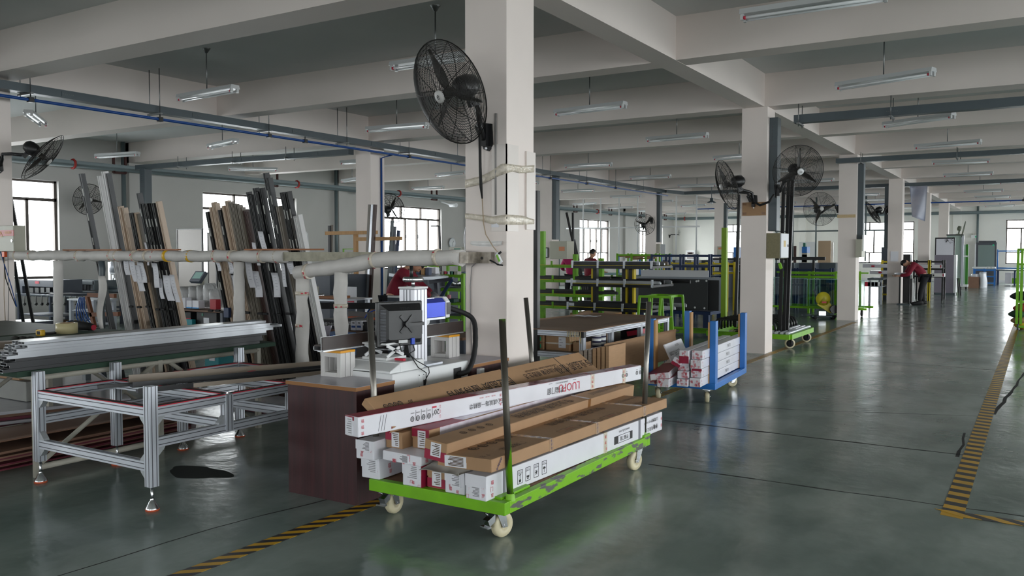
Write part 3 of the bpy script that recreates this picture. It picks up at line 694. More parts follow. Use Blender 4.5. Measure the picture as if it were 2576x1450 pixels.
for i, px in enumerate((1308, 1328, 1349, 1369)):          # handling symbols: hand hook, open box, snowflake, umbrella
    d, z = f.hit(px, 1194-i*8, 'right'); s_ = .026
    for a0, a1, c0, c1 in ((-s_,s_,-.04,-.037),(-s_,s_,.037,.04),(-s_,-s_+.003,-.04,.04),(s_-.003,s_,-.04,.04),(-s_,s_,.018,.0205)): f.strip(mb, 'right', d+a0, d+a1, .066+c0, .066+c1, 0)
    f.text(mb, 'right', d, .066+.028, .009, '小心轻放', True)
    if i == 0: f.strip(mb, 'right', d-.002, d+.002, .05, .075); f.strip(mb, 'right', d-.01, d+.01, .035, .05); f.strip(mb, 'right', d-.012, d+.012, .075, .079)
    elif i == 1: f.strip(mb, 'right', d-.014, d+.014, .052, .057); f.strip(mb, 'right', d-.012, d+.012, .045, .052); f.strip(mb, 'right', d-.008, d+.008, .037, .042)
    elif i == 2:
        for q in range(3):
            a = q*math.pi/3; mb.ob(f.p(-.0015,d,.055), f.D*math.cos(a)*.016+f.Z*math.sin(a)*.016, f.U*.0005, f.Z*math.cos(a)*.0018-f.D*math.sin(a)*.0018)
    else: f.strip(mb, 'right', d-.014, d+.014, .058, .066); f.strip(mb, 'right', d-.009, d+.009, .066, .071); f.strip(mb, 'right', d-.0015, d+.0015, .036, .058)
d, z = f.hit(1570,1103,'right'); f.strip(mb, 'right', d-.15, d-.09, .03, .085); f.strip(mb, 'right', d+.09, d+.13, .03, .085); f.strip(mb, 'right', d-.09, d+.09, .03, .033); f.strip(mb, 'right', d-.09, d+.09, .082, .085); f.text(mb, 'right', d, .057, .03, '罗福门窗', True); f.text(mb, 'right', d, .108, .018, 'www.luofu.com', True)
d, z = f.hit(1635,1080,'right'); f.text(mb, 'right', d, .098, .022, '(Hong Kong) Limited', True); f.text(mb, 'right', d+.03, .045, .036, '(香港)有限公司', True)
f.text(mb, 'right', f.L-.14, .10, .026, 'LUOFU', True); f.text(mb, 'right', f.L-.13, .05, .032, '罗福', True)
d, z = f.hit(1400,1135,'top'); f.text(mb, 'top', f.hit(1430,1112,'top')[0], .035, .05, '中国门窗', True); f.text(mb, 'top', f.hit(1300,1172,'top')[0], .035, .05, '福', True)
part(c, 'side_lettering', mb, m_ink)
mb = MB(); f.text(mb, 'right', .055, .095, .024, '福'); f.text(mb, 'right', .05, .06, .026, '门'); f.text(mb, 'right', .055, .025, .022, '窗'); f.text(mb, 'right', f.L-.02, .09, .024, '福'); f.text(mb, 'right', f.L-.02, .04, .024, '窗'); part(c, 'red_tape_lettering', mb, m_redp)
mb = [MB(), MB()]; f.strip(mb[0], 'right', .16, .185, 0, f.h, e=.0015); f.strip(mb[1], 'right', f.hit(1606,1100,'right')[0], f.hit(1611,1098,'right')[0], 0, f.h, e=.0015); part(c, 'grey_strap', mb, mat('grey_strap', rgb(120,120,128), .5))
# second layer
B1 = B0+.132
f = Fr((-3.30,3.80,B1), 0, .135, .112, 1.95); c = carton('white taped box in the second layer at the left edge of the cart', f, m_wbox, lab=(.15,.72,.45,.98), group=G1); endmarks(c, f, 6, '罗福门窗')
f = Fr((-2.965,3.82,B1+.004), .02, .28, .056, 1.2, roll=.03); c = carton('flat white box lying under the short brown boxes on the cart', f, m_wbox, lab=(.3,.6,.1,.9), flap=False, group=G1); endmarks(c, f, 7, '罗福门窗', sz=.022)
mb = MB(); f.text(mb, 'right', .05, .03, .03, '福'); f.text(mb, 'right', .11, .028, .03, '窗'); part(c, 'side_lettering', mb, m_redp)
B2 = B1+.062
f = Fr((-3.165,3.90,B2), .0, .125, .10, 1.9); carton('brown box with a crimson corner and white label below the top white box', f, m_kraft, lab=(.18,.62,.12,1), redend=(.6,1,.5,1), group=G1, tape=())
f = Fr((-3.02,3.97,B2+.002), -.03, .13, .118, 2.15); c = carton('brown box whose shiny top is wrapped in crimson and white film', f, m_kraft, lab=(.2,.65,.06,.92), redend=(0,1,.6,1), group=G1)
mb = MB(); f.strip(mb, 'top', .0, .35, 0, f.w, e=.002); f.strip(mb, 'top', .35, 2.14, .02, f.w, 1, e=.002)
f.strip(mb, 'right', .1, 2.14, f.h*.55, f.h, 1, e=.002); part(c, 'film_wrap', mb, [m_red, mat('pale_lilac_film', rgb(200,186,200), .18, col2=rgb(226,220,228), scale=12, bump=.4, bscale=14, stretch=(1,1,1))])
# grey parcel bag
mb = MB(); bc = V((-2.815,3.915,B1+.002))
mb.grid(lambda u, v: bc+V(((u-.5)*.26, -.14+v*.8+.01*math.sin(u*9), .05*math.sin(math.pi*min(1,max(0,u)))**.6*(1+.12*math.sin(v*21+u*4))*min(1,v*9+.15))), 16, 18, th=.003)
k = thing('parcel_bag', 'limp grey plastic parcel bag squeezed under the wide brown box', 'parcel bag', bc); part(k, 'bag', mb, mat('grey_plastic_film', rgb(176,174,168), .35, bump=.6, bscale=14))
mb = MB(); mb.grid(lambda u, v: bc+V((-.07+u*.13, -.1+v*.09, .055+.004*math.sin(u*3))), 4, 2, th=.001); part(k, 'shipping_label', mb, m_paper)
# brown box with crimson lower end, wide box
fc = f = Fr((-2.785,3.81,B1+.052), -.012, .15, .108, 2.5, roll=.09); c = carton('long brown box with a crimson patch under its label, left of the wide one', f, m_kraft, lab=(.25,.72,.2,.92), redend=(0,1,0,.5), group=G1)
mb = MB(); d0 = f.hit(1215,1072,'top'); f.text(mb, 'top', f.hit(1370,1028,'top')[0], .075, .085, '专业品质·值得拥有', True)
f.text(mb, 'top', f.hit(1530,985,'top')[0], .075, .05, '时尚轻奢·精致生活', True); 
for px in (1148,1170,1192,1214): f.rings(mb, 'top', f.hit(px, 1085-(px-1148)*.3, 'top')[0], .08, .024)
part(c, 'top_lettering', mb, m_ink2)
mb = MB(); f.strip(mb, 'right', 1.7, 1.74, 0, f.h); f.strip(mb, 'top', 1.7, 1.74, 0, f.w); part(c, 'brown_tape_band', mb, mat('brown_tape', rgb(128,88,52), .25))
fd = f = Fr((-2.475,3.80,B0+.172), -.035, .37, .072, 2.32, roll=-.03); c = carton('wide flat brown box on the right side of the load, with faded printing', f, m_kraft, lab=(.45,.85,.1,.95), group=G1)
mb = MB(); mr_ = MB()
for k in range(4): f.rings(mb, 'top', .18+.09*k, .25, .034)
f.text(mb, 'top', .55, .25, .05, '20°', True); f.text(mb, 'top', f.hit(1420,1045,'top')[0], .24, .085, '专业品质·值得拥有', True); f.text(mb, 'top', f.hit(1560,1003,'top')[0], .24, .045, '时尚轻奢·精致生活', True)
f.text(mb, 'top', f.hit(1310,1125,'top')[0], .09, .055, '门窗系统', True); f.text(mb, 'top', f.hit(1630,1015,'top')[0], .09, .04, '罗福门窗', True); f.text(mb, 'top', f.hit(1230,1150,'top')[0], .08, .04, '广东', True)
for px, py in ((1432,1079),(1487,1064),(1537,1047)):
    d, c_ = f.hit(px, py, 'top'); f.text(mr_, 'top', d, c_, .03, '系统窗', True)
    for a0, a1, c0, c1 in ((-.11,.11,-.032,-.0295),(-.11,.11,.0295,.032),(-.125,-.1225,-.02,.02),(.1225,.125,-.02,.02)): f.strip(mb, 'top', d+a0, d+a1, c_+c0, c_+c1)
part(c, 'top_lettering', mb, m_ink2); part(c, 'red_lettering', mr_, mat('faded_red_print', rgb(150,72,58), .7))
tb = []; tt = MB()
for d in (.62, 1.2, 1.92):
    t1 = MB(); tb.append(t1); f.strip(t1, 'top', d-.024, d+.024, 0, f.w); f.strip(t1, 'right', d-.024, d+.024, 0, f.h)
    for q in range(7): f.text(tt, 'top', d, .03+.05*q, .026, random.choice('罗福门窗')); 
    for q in range(3): f.text(tt, 'right', d, .015+.022*q, .016, random.choice('罗福门窗'))
for q in range(5): f.text(tt, 'top', f.L-.03, .04+.07*q, .022, random.choice('罗福')); f.text(tt, 'right', .05+.01*q, .012+.012*q, .016, random.choice('罗福'))
part(c, 'clear_tape', tb, mat('kraft_clear_tape', rgb(166,134,104), .15, bump=.3)); part(c, 'tape_lettering', tt, m_navy)
# long white box on top
B3 = .565
fa = f = Fr((-3.215,3.575,B3), -.147, .108, .115, 2.98, pitch=-.004); c = carton('long white box with red lettering lying across the top of the load', f, m_wbox, lab=(.42,1.0,.05,.95), redend=(.3,1,.8,1), group=G1, tape=(2.28,2.72))
mb = MB(); mr_ = MB(); f.strip(mr_, 'top', 0, 1.0, 0, f.w*.98, e=.0016); part(c, 'crimson_top', mr_, m_red)
mw = MB(); f.strip(mw, 'top', 1.0, 2.95, 0, f.w*.98, e=.0016); part(c, 'lilac_top_film', mw, mat('lilac_top_film', rgb(190,160,172), .15, col2=rgb(150,60,84), scale=7, thr=(.45,.6)))
for px in (1037,1051,1065,1079): d, z = f.hit(px, 1048, 'right'); f.rings(mb, 'right', d, .045, .0165, k=.9); f.strip(mb, 'right', d+.028, d+.0295, .03, .095); f.text(mb, 'right', d, .08, .007, '隔音隔热', True)
f.text(mb, 'right', f.hit(1096,1035,'right')[0], .06, .034, '20°', True)
f.text(mb, 'right', f.hit(1225,1012,'right')[0], .05, .036, '匠心成就每一扇精华', True); 
f.text(mb, 'right', f.hit(1398,972,'right')[0], .048, .048, '罗福门窗', True)
for px in (1385,1445): d = f.hit(px, 960, 'right')[0]; f.strip(mb, 'right', d-.02, d+.02, .1, .103)
f.text(mb, 'right', f.hit(1413,955,'right')[0], .098, .012, '品质铸就未来,创新引领生活', True)
for px in (955,962,969): d = f.hit(px,1065,'right')[0]; mb.ob(f.p(-.0012,d,.058), f.Z*.045+f.D*.01, f.U*.0005, f.D*.0007)
for px in (1567,1576,1602,1610): d = f.hit(px, 935, 'right')[0]; f.rings(mb, 'right', d, .06, .016); f.text(mb, 'right', d, .088, .007, '隔音', True)
part(c, 'side_lettering', mb, m_ink)
mr_ = MB(); f.text(mr_, 'right', f.hit(1432,962,'right')[0], .055, .058, 'LUOFU', True); f.strip(mr_, 'right', f.hit(1087,1030,'right')[0], f.hit(1098,1030,'right')[0], .088, .098)
for k in range(3):
    d = f.hit(1211+k*15, 1000, 'right')[0]; f.text(mr_, 'right', d, .095, .009, '系统门窗', True)
for q in range(3): f.text(mr_, 'right', .03, .02+.035*q, .02, '福'); f.text(mr_, 'right', f.hit(1106,1040,'right')[0], .03+.03*q, .018, '门'); f.text(mr_, 'right', f.hit(1259,1010,'right')[0], .03+.03*q, .018, '窗')
part(c, 'red_lettering', mr_, m_redp)
# tilted brown box behind the white one
fb = f = Fr((-3.22,3.80,.60), .0, .26, .05, 2.75, roll=.62); f.O = V((-3.20,3.82,.545)); c = carton('tilted brown box with large black printing behind the long white box', f, m_kraft, group=G1, flap=False)
mb = MB(); f.text(mb, 'top', f.hit(1205,968,'top')[0], .12, .09, '专业品质·值得拥有', True); f.text(mb, 'top', f.hit(1345,925,'top')[0], .13, .055, '时尚轻奢·精致生活', True); f.text(mb, 'top', f.hit(1440,915,'top')[0]-.02, .12, .09, '专业品质·值得', True)
f.text(mb, 'top', f.hit(1362,928,'top')[0], .18, .022, 'FASHION AND LUXURY · EXQUISITE LIFE', True)
for px in (966,981,996,1010): f.rings(mb, 'top', f.hit(px, 1018, 'top')[0], .16, .02)
f.text(mb, 'top', f.hit(1030,1010,'top')[0], .15, .035, '20°', True); part(c, 'top_lettering', mb, m_ink)
mb = MB()
for px, py in ((1280,950),(1408,915)): d = f.hit(px,py,'top')[0]; f.strip(mb, 'top', d-.004, d+.004, 0, f.w)
part(c, 'fold_line', mb, m_ink)
mb = MB(); f.strip(mb, 'end', 0, f.w*.4, 0, f.h); part(c, 'crimson_end', mb, m_red)

# ---------------------------------------------------------------- desk, marking machine, second desk
m_mahog = mat('dark_mahogany_laminate', rgb(56,20,24), .5, var=.35, scale=3, stretch=(14,14,.6)); m_lam = mat('grey_laminate_top', rgb(170,166,176), .28); m_edge = mat('chipboard_edge', rgb(150,104,62), .7)
def desk(label, x0, x1, y0, y1, h):
    k = thing('desk_cabinet', label, 'desk', ((x0+x1)/2, (y0+y1)/2, 0))
    mb = MB(); mb.bx(x0+.012,x1-.004,y0+.008,y0+.026,.0,h-.026); part(k, 'front_panel', mb, m_mahog)
    mb = MB(); mb.bx(x1-.022,x1-.004,y0+.026,y1-.004,.0,h-.026); part(k, 'side_panel', mb, m_mahog)
    mb = MB(); mb.bx(x0+.012,x0+.03,y0+.026,y1-.004,0,h-.026); part(k, 'side_panel', mb, m_mahog)
    mb = MB(); mb.bx(x0+.03,x1-.022,y1-.022,y1-.004,0,h-.026); part(k, 'back_panel', mb, m_mahog)
    mb = MB(); mb.bx(x0,x1,y0,y1,h-.026,h-.002); part(k, 'top_board', mb, m_edge, bev=.001)
    mb = MB(); mb.bx(x0+.001,x1-.001,y0+.001,y1-.001,h-.002,h); part(k, 'laminate_top', mb, m_lam)
    return k
desk('dark mahogany desk cabinet left of the loaded cart', -4.25, -3.63, 4.02, 4.40, .75)
desk('dark mahogany desk cabinet behind the marking machine, touching the column', -4.25, -3.63, 5.295, 5.83, .75)
mk = thing('marking_machine', 'white laser marking machine with blue head and upright column', 'marking machine', (-3.95, 4.85, 0)); PX = -3.655
mb = MB(); mb.bx(-4.25,PX,4.405,5.29,.02,.785); part(mk, 'base_cabinet', mb, m_white, bev=.006)
mb = MB()
for a in (-1, 1): mb.bx(-4.25 if a < 0 else PX-.06, -4.19 if a < 0 else PX, 4.41, 5.28, 0, .022)
part(mk, 'foot_rail', mb, m_black)
mb = MB(); y0, y1 = 4.62, 5.10
for a, b, c, d in ((y0,y1,.62,.623),(y0,y0+.004,.2,.62),(y1-.004,y1,.2,.62)): mb.bx(PX-.001,PX+.0012,a,b,c,d)
part(mk, 'panel_groove', mb, m_alud)
mb = MB(); mb.bx(PX,PX+.002,4.68,4.75,.655,.755); 
pn = part(mk, 'service_plate', mb, m_white); mb = MB()
for y in (4.69,4.74):
    for z in (.665,.745): mb.cyl((PX,y,z),(PX+.004,y,z),.004,6)
part(pn, 'screw', mb, m_black)
mb = MB(); mb.prism([(4.41,.785),(4.52,.785),(4.52,.845),(4.41,.800)], (-4.12,0,0), Y_, Z_, (.44,0,0)); mb.bx(-4.12,-3.68,4.52,4.78,.785,.85); part(mk, 'console', mb, m_white, bev=.005)
mb = MB(); mb.bx(-3.93,-3.79,4.815,4.965,.80,1.335); cm_ = part(mk, 'column', mb, mat('brushed_white_aluminium', rgb(206,206,212), .3, .35), bev=.006)
mb = MB()
for x in (-3.885,-3.86,-3.83): mb.bx(x-.003,x+.003,4.812,4.968,.82,1.33)
for y in (4.85,4.89,4.93): mb.bx(-3.792,-3.788,y-.003,y+.003,.82,1.33)
part(cm_, 'rail_groove', mb, mat('grey_groove', rgb(120,122,128), .4, .5))
mb = MB(); mb.bx(-3.98,-3.70,4.74,5.03,.785,.802); part(mk, 'column_foot', mb, m_alu, bev=.003)
mb = MB(); mb.bx(-3.935,-3.785,4.81,4.97,1.335,1.35); part(mk, 'column_cap', mb, m_white, bev=.004)
mb = MB(); mb.cyl((-3.86,4.89,1.35),(-3.86,4.89,1.39),.012,10); mb.lathe([(.0,1.385),(.068,1.385),(.075,1.392),(.075,1.412),(.066,1.42),(.05,1.414),(0,1.414)], (-3.86,4.89,0), Z_, 28); hw = part(mk, 'handwheel', mb, m_chrome)
mb = MB(); mb.cyl((-3.86+.02,4.89-.045,1.41),(-3.86+.02,4.89-.045,1.50),.013,10); part(hw, 'handle', mb, m_black)
mb = MB(); mb.prism([(-.035,.80),(.035,.80),(.012,.93),(-.012,.93)], (-3.86,4.812,0), X_, Z_, (0,-.006,0)); part(mk, 'gusset', mb, m_black)
hy0, hy1 = 4.965, 5.26; mb = MB(); mb.prism([(-.06,1.115),(.065,1.115),(.065,1.225),(.035,1.255),(-.035,1.255),(-.06,1.225)], (-3.87,hy0,0), X_, Z_, (0,hy1-hy0-.05,0)); hd = part(mk, 'laser_head', mb, mat('blue_anodised_head', rgb(38,60,170), .25, .5), bev=.004)
mb = MB(); mb.prism([(-.066,1.105),(.07,1.105),(.07,1.23),(.04,1.262),(-.04,1.262),(-.066,1.23)], (-3.87,hy1-.05,0), X_, Z_, (0,.05,0)); part(hd, 'end_cap', mb, m_white, bev=.006)
mb = MB(); mb.bx(-3.935,-3.80,hy0,hy1-.06,1.10,1.115); part(hd, 'mount_rail', mb, m_alu)
mb = MB(); mb.prism([(hy0,1.10),(hy0+.10,1.10),(hy0+.09,1.07),(hy0+.04,1.05),(hy0+.03,.99),(hy0,.98)], (-3.90,0,0), Y_, Z_, (.06,0,0)); part(mk, 'head_bracket', mb, m_white, bev=.003)
mb = MB(); mb.bx(-3.805,-3.796,hy1-.045,hy1+.004,1.13,1.22); mb.bx(-3.91,-3.83,hy1,hy1+.006,1.13,1.22); part(hd, 'cable_plate', mb, m_black)
hs = [V((-3.87,hy1,1.175)), V((-3.83,hy1+.045,1.17)), at(1187,800,x=-3.72), at(1196,850,x=-3.66), at(1191,900,x=-3.63), at(1178,932,x=-3.62), at(1160,941,x=-3.635), V((PX,5.145,.70))]
P = []
for i in range(len(hs)-1):
    a, b, c, d = hs[max(i-1,0)], hs[i], hs[i+1], hs[min(i+2,len(hs)-1)]
    for q in range(5):
        t = q/5; P.append(.5*((2*b)+(c-a)*t+(2*a-5*b+4*c-d)*t*t+(3*b-a-3*c+d)*t**3))
P.append(hs[-1]); mb = MB(); mb.tube(P, [.019+.0012*(i % 2) for i in range(len(P))], 12); part(mk, 'hose', mb, m_rub)
mb = MB(); mb.bx(PX,PX+.008,5.10,5.19,.655,.745); part(mk, 'hose_plate', mb, m_black, bev=.002)
# monitor, hung upside down on its arm
mo = thing('monitor', 'black computer monitor seen from behind, hung on the machine column', 'monitor', (-3.8, 4.7, .93))
n = V((math.cos(math.radians(-22)), math.sin(math.radians(-22)), 0)); t = V((-n.y, n.x, 0))    # n: direction of its back
Wm, Hm = .36, .315; C0 = at(1007, 815, x=-3.82)
def mp(a, b, c): return C0+t*a+Z_*b+n*c
mb = MB(); mb.ob(mp(0,0,-.02), t*Wm/2, Z_*Hm/2, n*.016); part(mo, 'screen_frame', mb, m_black, bev=.006)
mb = MB(); mb.hexa([mp(-Wm*.46,-Hm*.45,-.004), mp(-Wm*.46,Hm*.46,-.004), mp(Wm*.46,Hm*.46,-.004), mp(Wm*.46,-Hm*.45,-.004), mp(-Wm*.30,-Hm*.34,.035), mp(-Wm*.30,Hm*.30,.035), mp(Wm*.42,Hm*.30,.035), mp(Wm*.42,-Hm*.34,.035)]); bk = part(mo, 'back_shell', mb, m_black, bev=.008)
mb = MB()
for k in range(22): mb.ob(mp(-Wm*.40,-Hm*.36+k*.0102,.017), t*.018+n*.006, Z_*.0022, n*.004)
part(bk, 'vent_slat', mb, m_alud)
mb = MB(); lg = C0+t*(.02)+Z_*(Hm*.39)+n*.0185; sl = (n*-.12+Z_*1).normalized()
mb.text('DELL', mp(.02,Hm*.365,.0225), -t, -Z_+n*.55, .024, cx=True); part(mo, 'logo_lettering', mb, mat('dark_grey_logo', rgb(64,64,68), .3, .4))
mb = MB()
for sx_ in (-1,1):
    for sy_ in (-1,1): mb.bar(mp(.03,0,.042), mp(.03+sx_*.048,sy_*.058,.038), .02, .008, up=n)
mb.cyl(mp(.03,0,.034), mp(.03,0,.07), .024, 14); part(mo, 'mount_plate', mb, m_black)
mb = MB(); e_ = V((-3.785,4.86,C0.z)); mb.bar(mp(.03,-.002,.06), mp(.14,0,.075), .022, .02); mb.bar(mp(.14,0,.075), e_, .016, .022); mb.ob(e_+V((.004,0,0)), (.006,0,0), (0,.026,0), (0,0,.085)); part(mo, 'arm', mb, m_black)
mb = MB(); mb.ob(mp(.045,-Hm*.40,.016), t*.055, Z_*.012, n*.02); so = part(mo, 'socket_bay', mb, m_black); mb = MB(); mb.ob(mp(.0,-Hm*.385,.04), t*.035, Z_*.011, n*.001); part(so, 'rating_label', mb, mat('silver_label', rgb(150,150,150), .3, .5))
mb = MB(); mb.ob(mp(.075,-Hm*.39,.04), t*.012, Z_*.022, n*.012); part(mo, 'video_plug', mb, mat('blue_plug', rgb(30,70,190), .4))
mb = MB(); mb.tube([mp(.075,-Hm*.45,.04), mp(.09,-Hm*.6,.045), at(1030,890,x=-3.72), at(1052,925,x=-3.64), at(1072,938,x=-3.63), at(1072,958,x=-3.64), at(1068,975,x=-3.645)], .0035, 6); part(mo, 'video_cable', mb, m_rub)
mb = MB(); mb.tube([mp(-.03,-Hm*.42,.04), mp(-.02,-Hm*.6,.05), at(1018,882,x=-3.70), at(1048,908,x=-3.64), at(1078,925,x=-3.63), at(1080,938,x=-3.632), at(1068,960,x=-3.64)], .0035, 6); part(mo, 'power_cable', mb, m_rub)
mb = MB(); mb.ob(at(1068,963,x=-3.645), (.006,0,0), (0,.007,0), (0,0,.018)); part(mo, 'cable_plug', mb, m_rub, bev=.003)
# mouse and pad, scissor jack, stands, dark profile
mb = MB(); c = V((-3.98,4.46,.752)); mb.bx(-4.22,-3.86,4.41,4.58,.786,.79)
solo('mouse_pad', mb, m_rub, 'black mouse pad on the white machine base', 'mouse pad')
mb = MB(); c = at(928,915,z=.80); mb.lathe([(0,0),(.034,.0),(.036,.008),(.03,.022),(.016,.032),(0,.034)], (0,0,0), Z_, 18); mm_ = MB(); mm_.add(mb, MX.Translation((c.x,c.y,.79)) @ MX.Rotation(.5,4,'Z') @ MX.Diagonal((.85,1.5,1,1)))
solo('computer_mouse', mm_, m_black, 'black computer mouse on the mouse pad', 'mouse')
sj = thing('scissor_jack', 'white scissor lift table under the monitor', 'lift table', (-3.9,4.68,.85)); c = at(1010,890,x=-3.9)
mb = MB(); mb.bx(-4.05,-3.83,4.55,4.77,.85,.866); part(sj, 'base_plate', mb, m_white, bev=.002)
mb = MB(); mb.bx(-4.05,-3.83,4.55,4.77,.955,.968); part(sj, 'top_plate', mb, m_white, bev=.002)
for x in (-4.04,-3.84):
    for a, b in (((4.57,.872),(4.75,.95)),((4.75,.872),(4.57,.95))):
        mb = MB(); mb.bar((x,a[0],a[1]),(x,b[0],b[1]),.008,.022); part(sj, 'arm', mb, m_white)
mb = MB(); mb.cyl((-4.05,4.66,.911),(-3.80,4.66,.911),.006,8); part(sj, 'spindle', mb, m_chrome)
mb = MB(); mb.bx(-3.80,-3.72,4.60,4.63,.85,.865); solo('red_clip', mb, m_redp, 'small red plastic clip on the white console', 'clip', bev=.004)
m_prof = mat('white_profile', rgb(208,205,203), .4)
def stand(label, x0, y0, ang):
    k = thing('profile_stand', label, 'stand', (x0+.09, y0+.06, .75), ang); w_, d_, h_ = .185, .145, .165
    for i in range(3):
        y = -d_/2+i*.05; mb = MB()
        mb.bx(-w_/2,-w_/2+.035,y,y+.045,0,h_); mb.bx(w_/2-.035,w_/2,y,y+.045,0,h_); mb.bx(-w_/2+.035,w_/2-.035,y,y+.045,0,.03); mb.bx(-w_/2+.035,w_/2-.035,y,y+.045,h_-.03,h_)
        part(k, 'frame_section', mb, m_prof, world=False, bev=.002)
    mb = MB(); mb.bx(-w_/2-.001,w_/2+.001,-d_/2-.001,d_/2+.001,h_,h_+.016); part(k, 'yellow_top', mb, mat('yellow_tape_top', rgb(232,160,20), .35), world=False, bev=.002)
stand('small white profile stand with yellow top on the near desk', -4.19, 4.30, 0)
stand('white profile stand with yellow top on the far desk behind the column', -4.20, 5.56, 0)
m_dkw = mat('dark_woodgrain_profile', rgb(52,40,36), .45, var=.15, scale=4, stretch=(8,1,8)); m_cut = mat('bare_cut_aluminium', rgb(196,198,200), .3, .8)
dp = thing('window_profile', 'dark woodgrain window profile lying over the two yellow topped stands', 'aluminium profile', (-4.1, 5.0, .932))
z0 = .9325; a0, a1 = 4.17, 5.80; xr = -4.055
mb = MB(); mb.bx(xr-.012,xr,a0,a1,z0+.012,z0+.098); mb.bx(xr-.085,xr-.012,a0+.005,a1,z0+.035,z0+.045); part(dp, 'face', mb, m_dkw, bev=.001)
mb = MB(); mb.bx(xr-.05,xr+.002,a0,a1,z0,z0+.006); mb.bx(xr-.001,xr+.003,a0,a1,z0+.002,z0+.009); mb.bx(xr-.085,xr-.012,a0+.005,a1,z0+.006,z0+.009); part(dp, 'bare_edge', mb, m_cut)
mb = MB(); mb.bx(xr-.085,xr-.081,a0,a1,z0+.009,z0+.035); mb.bx(xr-.016,xr-.012,a0-.002,a1,z0+.006,z0+.1); part(dp, 'web', mb, m_cut)
mb = MB(); mb.bx(-3.64,-3.60,5.38,5.41,.57,.74); pb = thing('power_strip', 'white power strip with blue outlets fixed to the far desk', 'power strip', (-3.62,5.40,.5)); mb = MB(); mb.bx(-3.634,-3.60,5.37,5.43,.45,.715); part(pb, 'housing', mb, m_white, bev=.004)
mb = MB()
for z in (.49,.54,.59,.64): mb.bx(-3.60,-3.597,5.385,5.415,z,z+.035)
part(pb, 'outlet_face', mb, mat('pale_blue_outlet', rgb(120,190,220), .4))
# ---------------------------------------------------------------- aluminium slot-profile table
def slotbar(mb, a, b, wd, ht, up=Z_):
    a, b = V(a), V(b); d = (b-a).normalized(); r = d.cross(V(up)).normalized(); u = r.cross(d)
    mb.bar(a, b, wd, ht, up)
    for s_ in (-1, 1):
        nn = 2 if ht > .05 else 1
        for k in range(nn):
            o = u*(ht*(0 if nn == 1 else (k-.5)*.5)); c = (a+b)/2+r*s_*wd/2+o; mb.ob(c, r*.0012, d*((b-a).length/2), u*.0024, 1)
        n2 = 2 if wd > .05 else 1
        for k in range(n2):
            o = r*(wd*(0 if n2 == 1 else (k-.5)*.5)); c = (a+b)/2+u*s_*ht/2+o; mb.ob(c, r*.0024, d*((b-a).length/2), u*.0012, 1)
m_sb = [m_alu, m_alud]; m_redl = mat('red_edge_line', rgb(190,30,56), .5); m_padt = mat('dark_green_felt', rgb(44,54,50), .85)
T0, T1 = -5.88, -4.65; ty = [3.29, 3.87, 4.45, 5.03]
tb = thing('profile_table', 'bare aluminium slot profile table frame on levelling feet in the foreground', 'work table', ((T0+T1)/2, 4.1, 0))
def tleg(x, y, z0, z1, foot=True):
    mb = MB(); slotbar(mb, (x,y,z0), (x,y,z1), .06, .06, Y_); l = part(tb, 'leg', mb, m_sb)
    if foot:
        mb = MB(); mb.cyl((x,y,.04),(x,y,z0),.009,10); mb.lathe([(.012,.075),(.014,.06),(.02,.055),(.024,.045),(.04,.022),(.042,.012)], (x,y,0), Z_, 18); part(l, 'levelling_foot', mb, m_chrome)
        mb = MB(); mb.lathe([(0,0),(.042,0),(.043,.012),(0,.012)], (x,y,0), Z_, 18); part(l, 'orange_pad', mb, mat('orange_rubber_pad', rgb(190,84,48), .6))
for x, ys in ((T0, (ty[0], ty[1], ty[3])), (T1, (ty[0], ty[3]))):
    for y in ys: tleg(x, y, .15, .775, y in (ty[0], ty[3]) or x == T0)
for y in ty[1:3]: tleg(T1, y, .40, .64, False)
tleg(T0, ty[2], .15, .64)
def rail(a, b, wd=.045, ht=.06, pad=True):
    mb = MB(); slotbar(mb, a, b, wd, ht); r = part(tb, 'rail', mb, m_sb)
    if pad:
        a, b = V(a), V(b); d = (b-a).normalized(); s_ = d.cross(Z_); mb = MB(); mb.bar(a+Z_*(ht/2+.003), b+Z_*(ht/2+.003), wd, .006); part(r, 'felt_pad', mb, m_padt)
        mb = MB()
        for q in (-1, 1): mb.bar(a+Z_*(ht/2+.0035)+s_*q*(wd/2+.0008), b+Z_*(ht/2+.0035)+s_*q*(wd/2+.0008), .0016, .006)
        part(r, 'red_edge', mb, m_redl)
RZ = .612
for y in ty: rail((T0+.03,y,RZ), (T1-.03,y,RZ))
for x in (T0, T1):
    for a, b in zip(ty, ty[1:]): rail((x,a+.03,RZ), (x,b-.03,RZ))
rail((T0+.03,ty[0],.275), (T1-.03,ty[0],.275), pad=False); rail((T0+.03,ty[1],.44), (T1-.0,ty[1],.44), pad=False); rail((T0+.03,ty[2],.44), (T1-.0,ty[2],.44), pad=False); rail((T0+.03,ty[3],.275), (T1-.03,ty[3],.275), pad=False)
rail((T0,ty[0]+.03,.44), (T0,ty[3]-.03,.44), pad=False); rail((T1,ty[0]+.03,.42), (T1,ty[3]-.03,.42), pad=False)
def gus(x, y, z, dx, dz, ax):
    mb = MB(); U = X_ if ax == 'x' else Y_; W = Y_ if ax == 'x' else X_
    mb.prism([(0,0),(.055*dx,0),(.05*dx,.012*dz),(.012*dx,.05*dz),(0,.055*dz)] if dx*dz > 0 else [(0,0),(0,.055*dz),(.012*dx,.05*dz),(.05*dx,.012*dz),(.055*dx,0)], V((x,y,z))-W*.02, U, Z_, W*.04); part(tb, 'corner_gusset', mb, mat('white_gusset', rgb(176,180,184), .4, .4))
for x, s_ in ((T0+.03,1),(T1-.03,-1)):
    for z, dz in ((.582,-1),(.305,1),(.245,-1)): gus(x, ty[0], z, s_, dz, 'x')
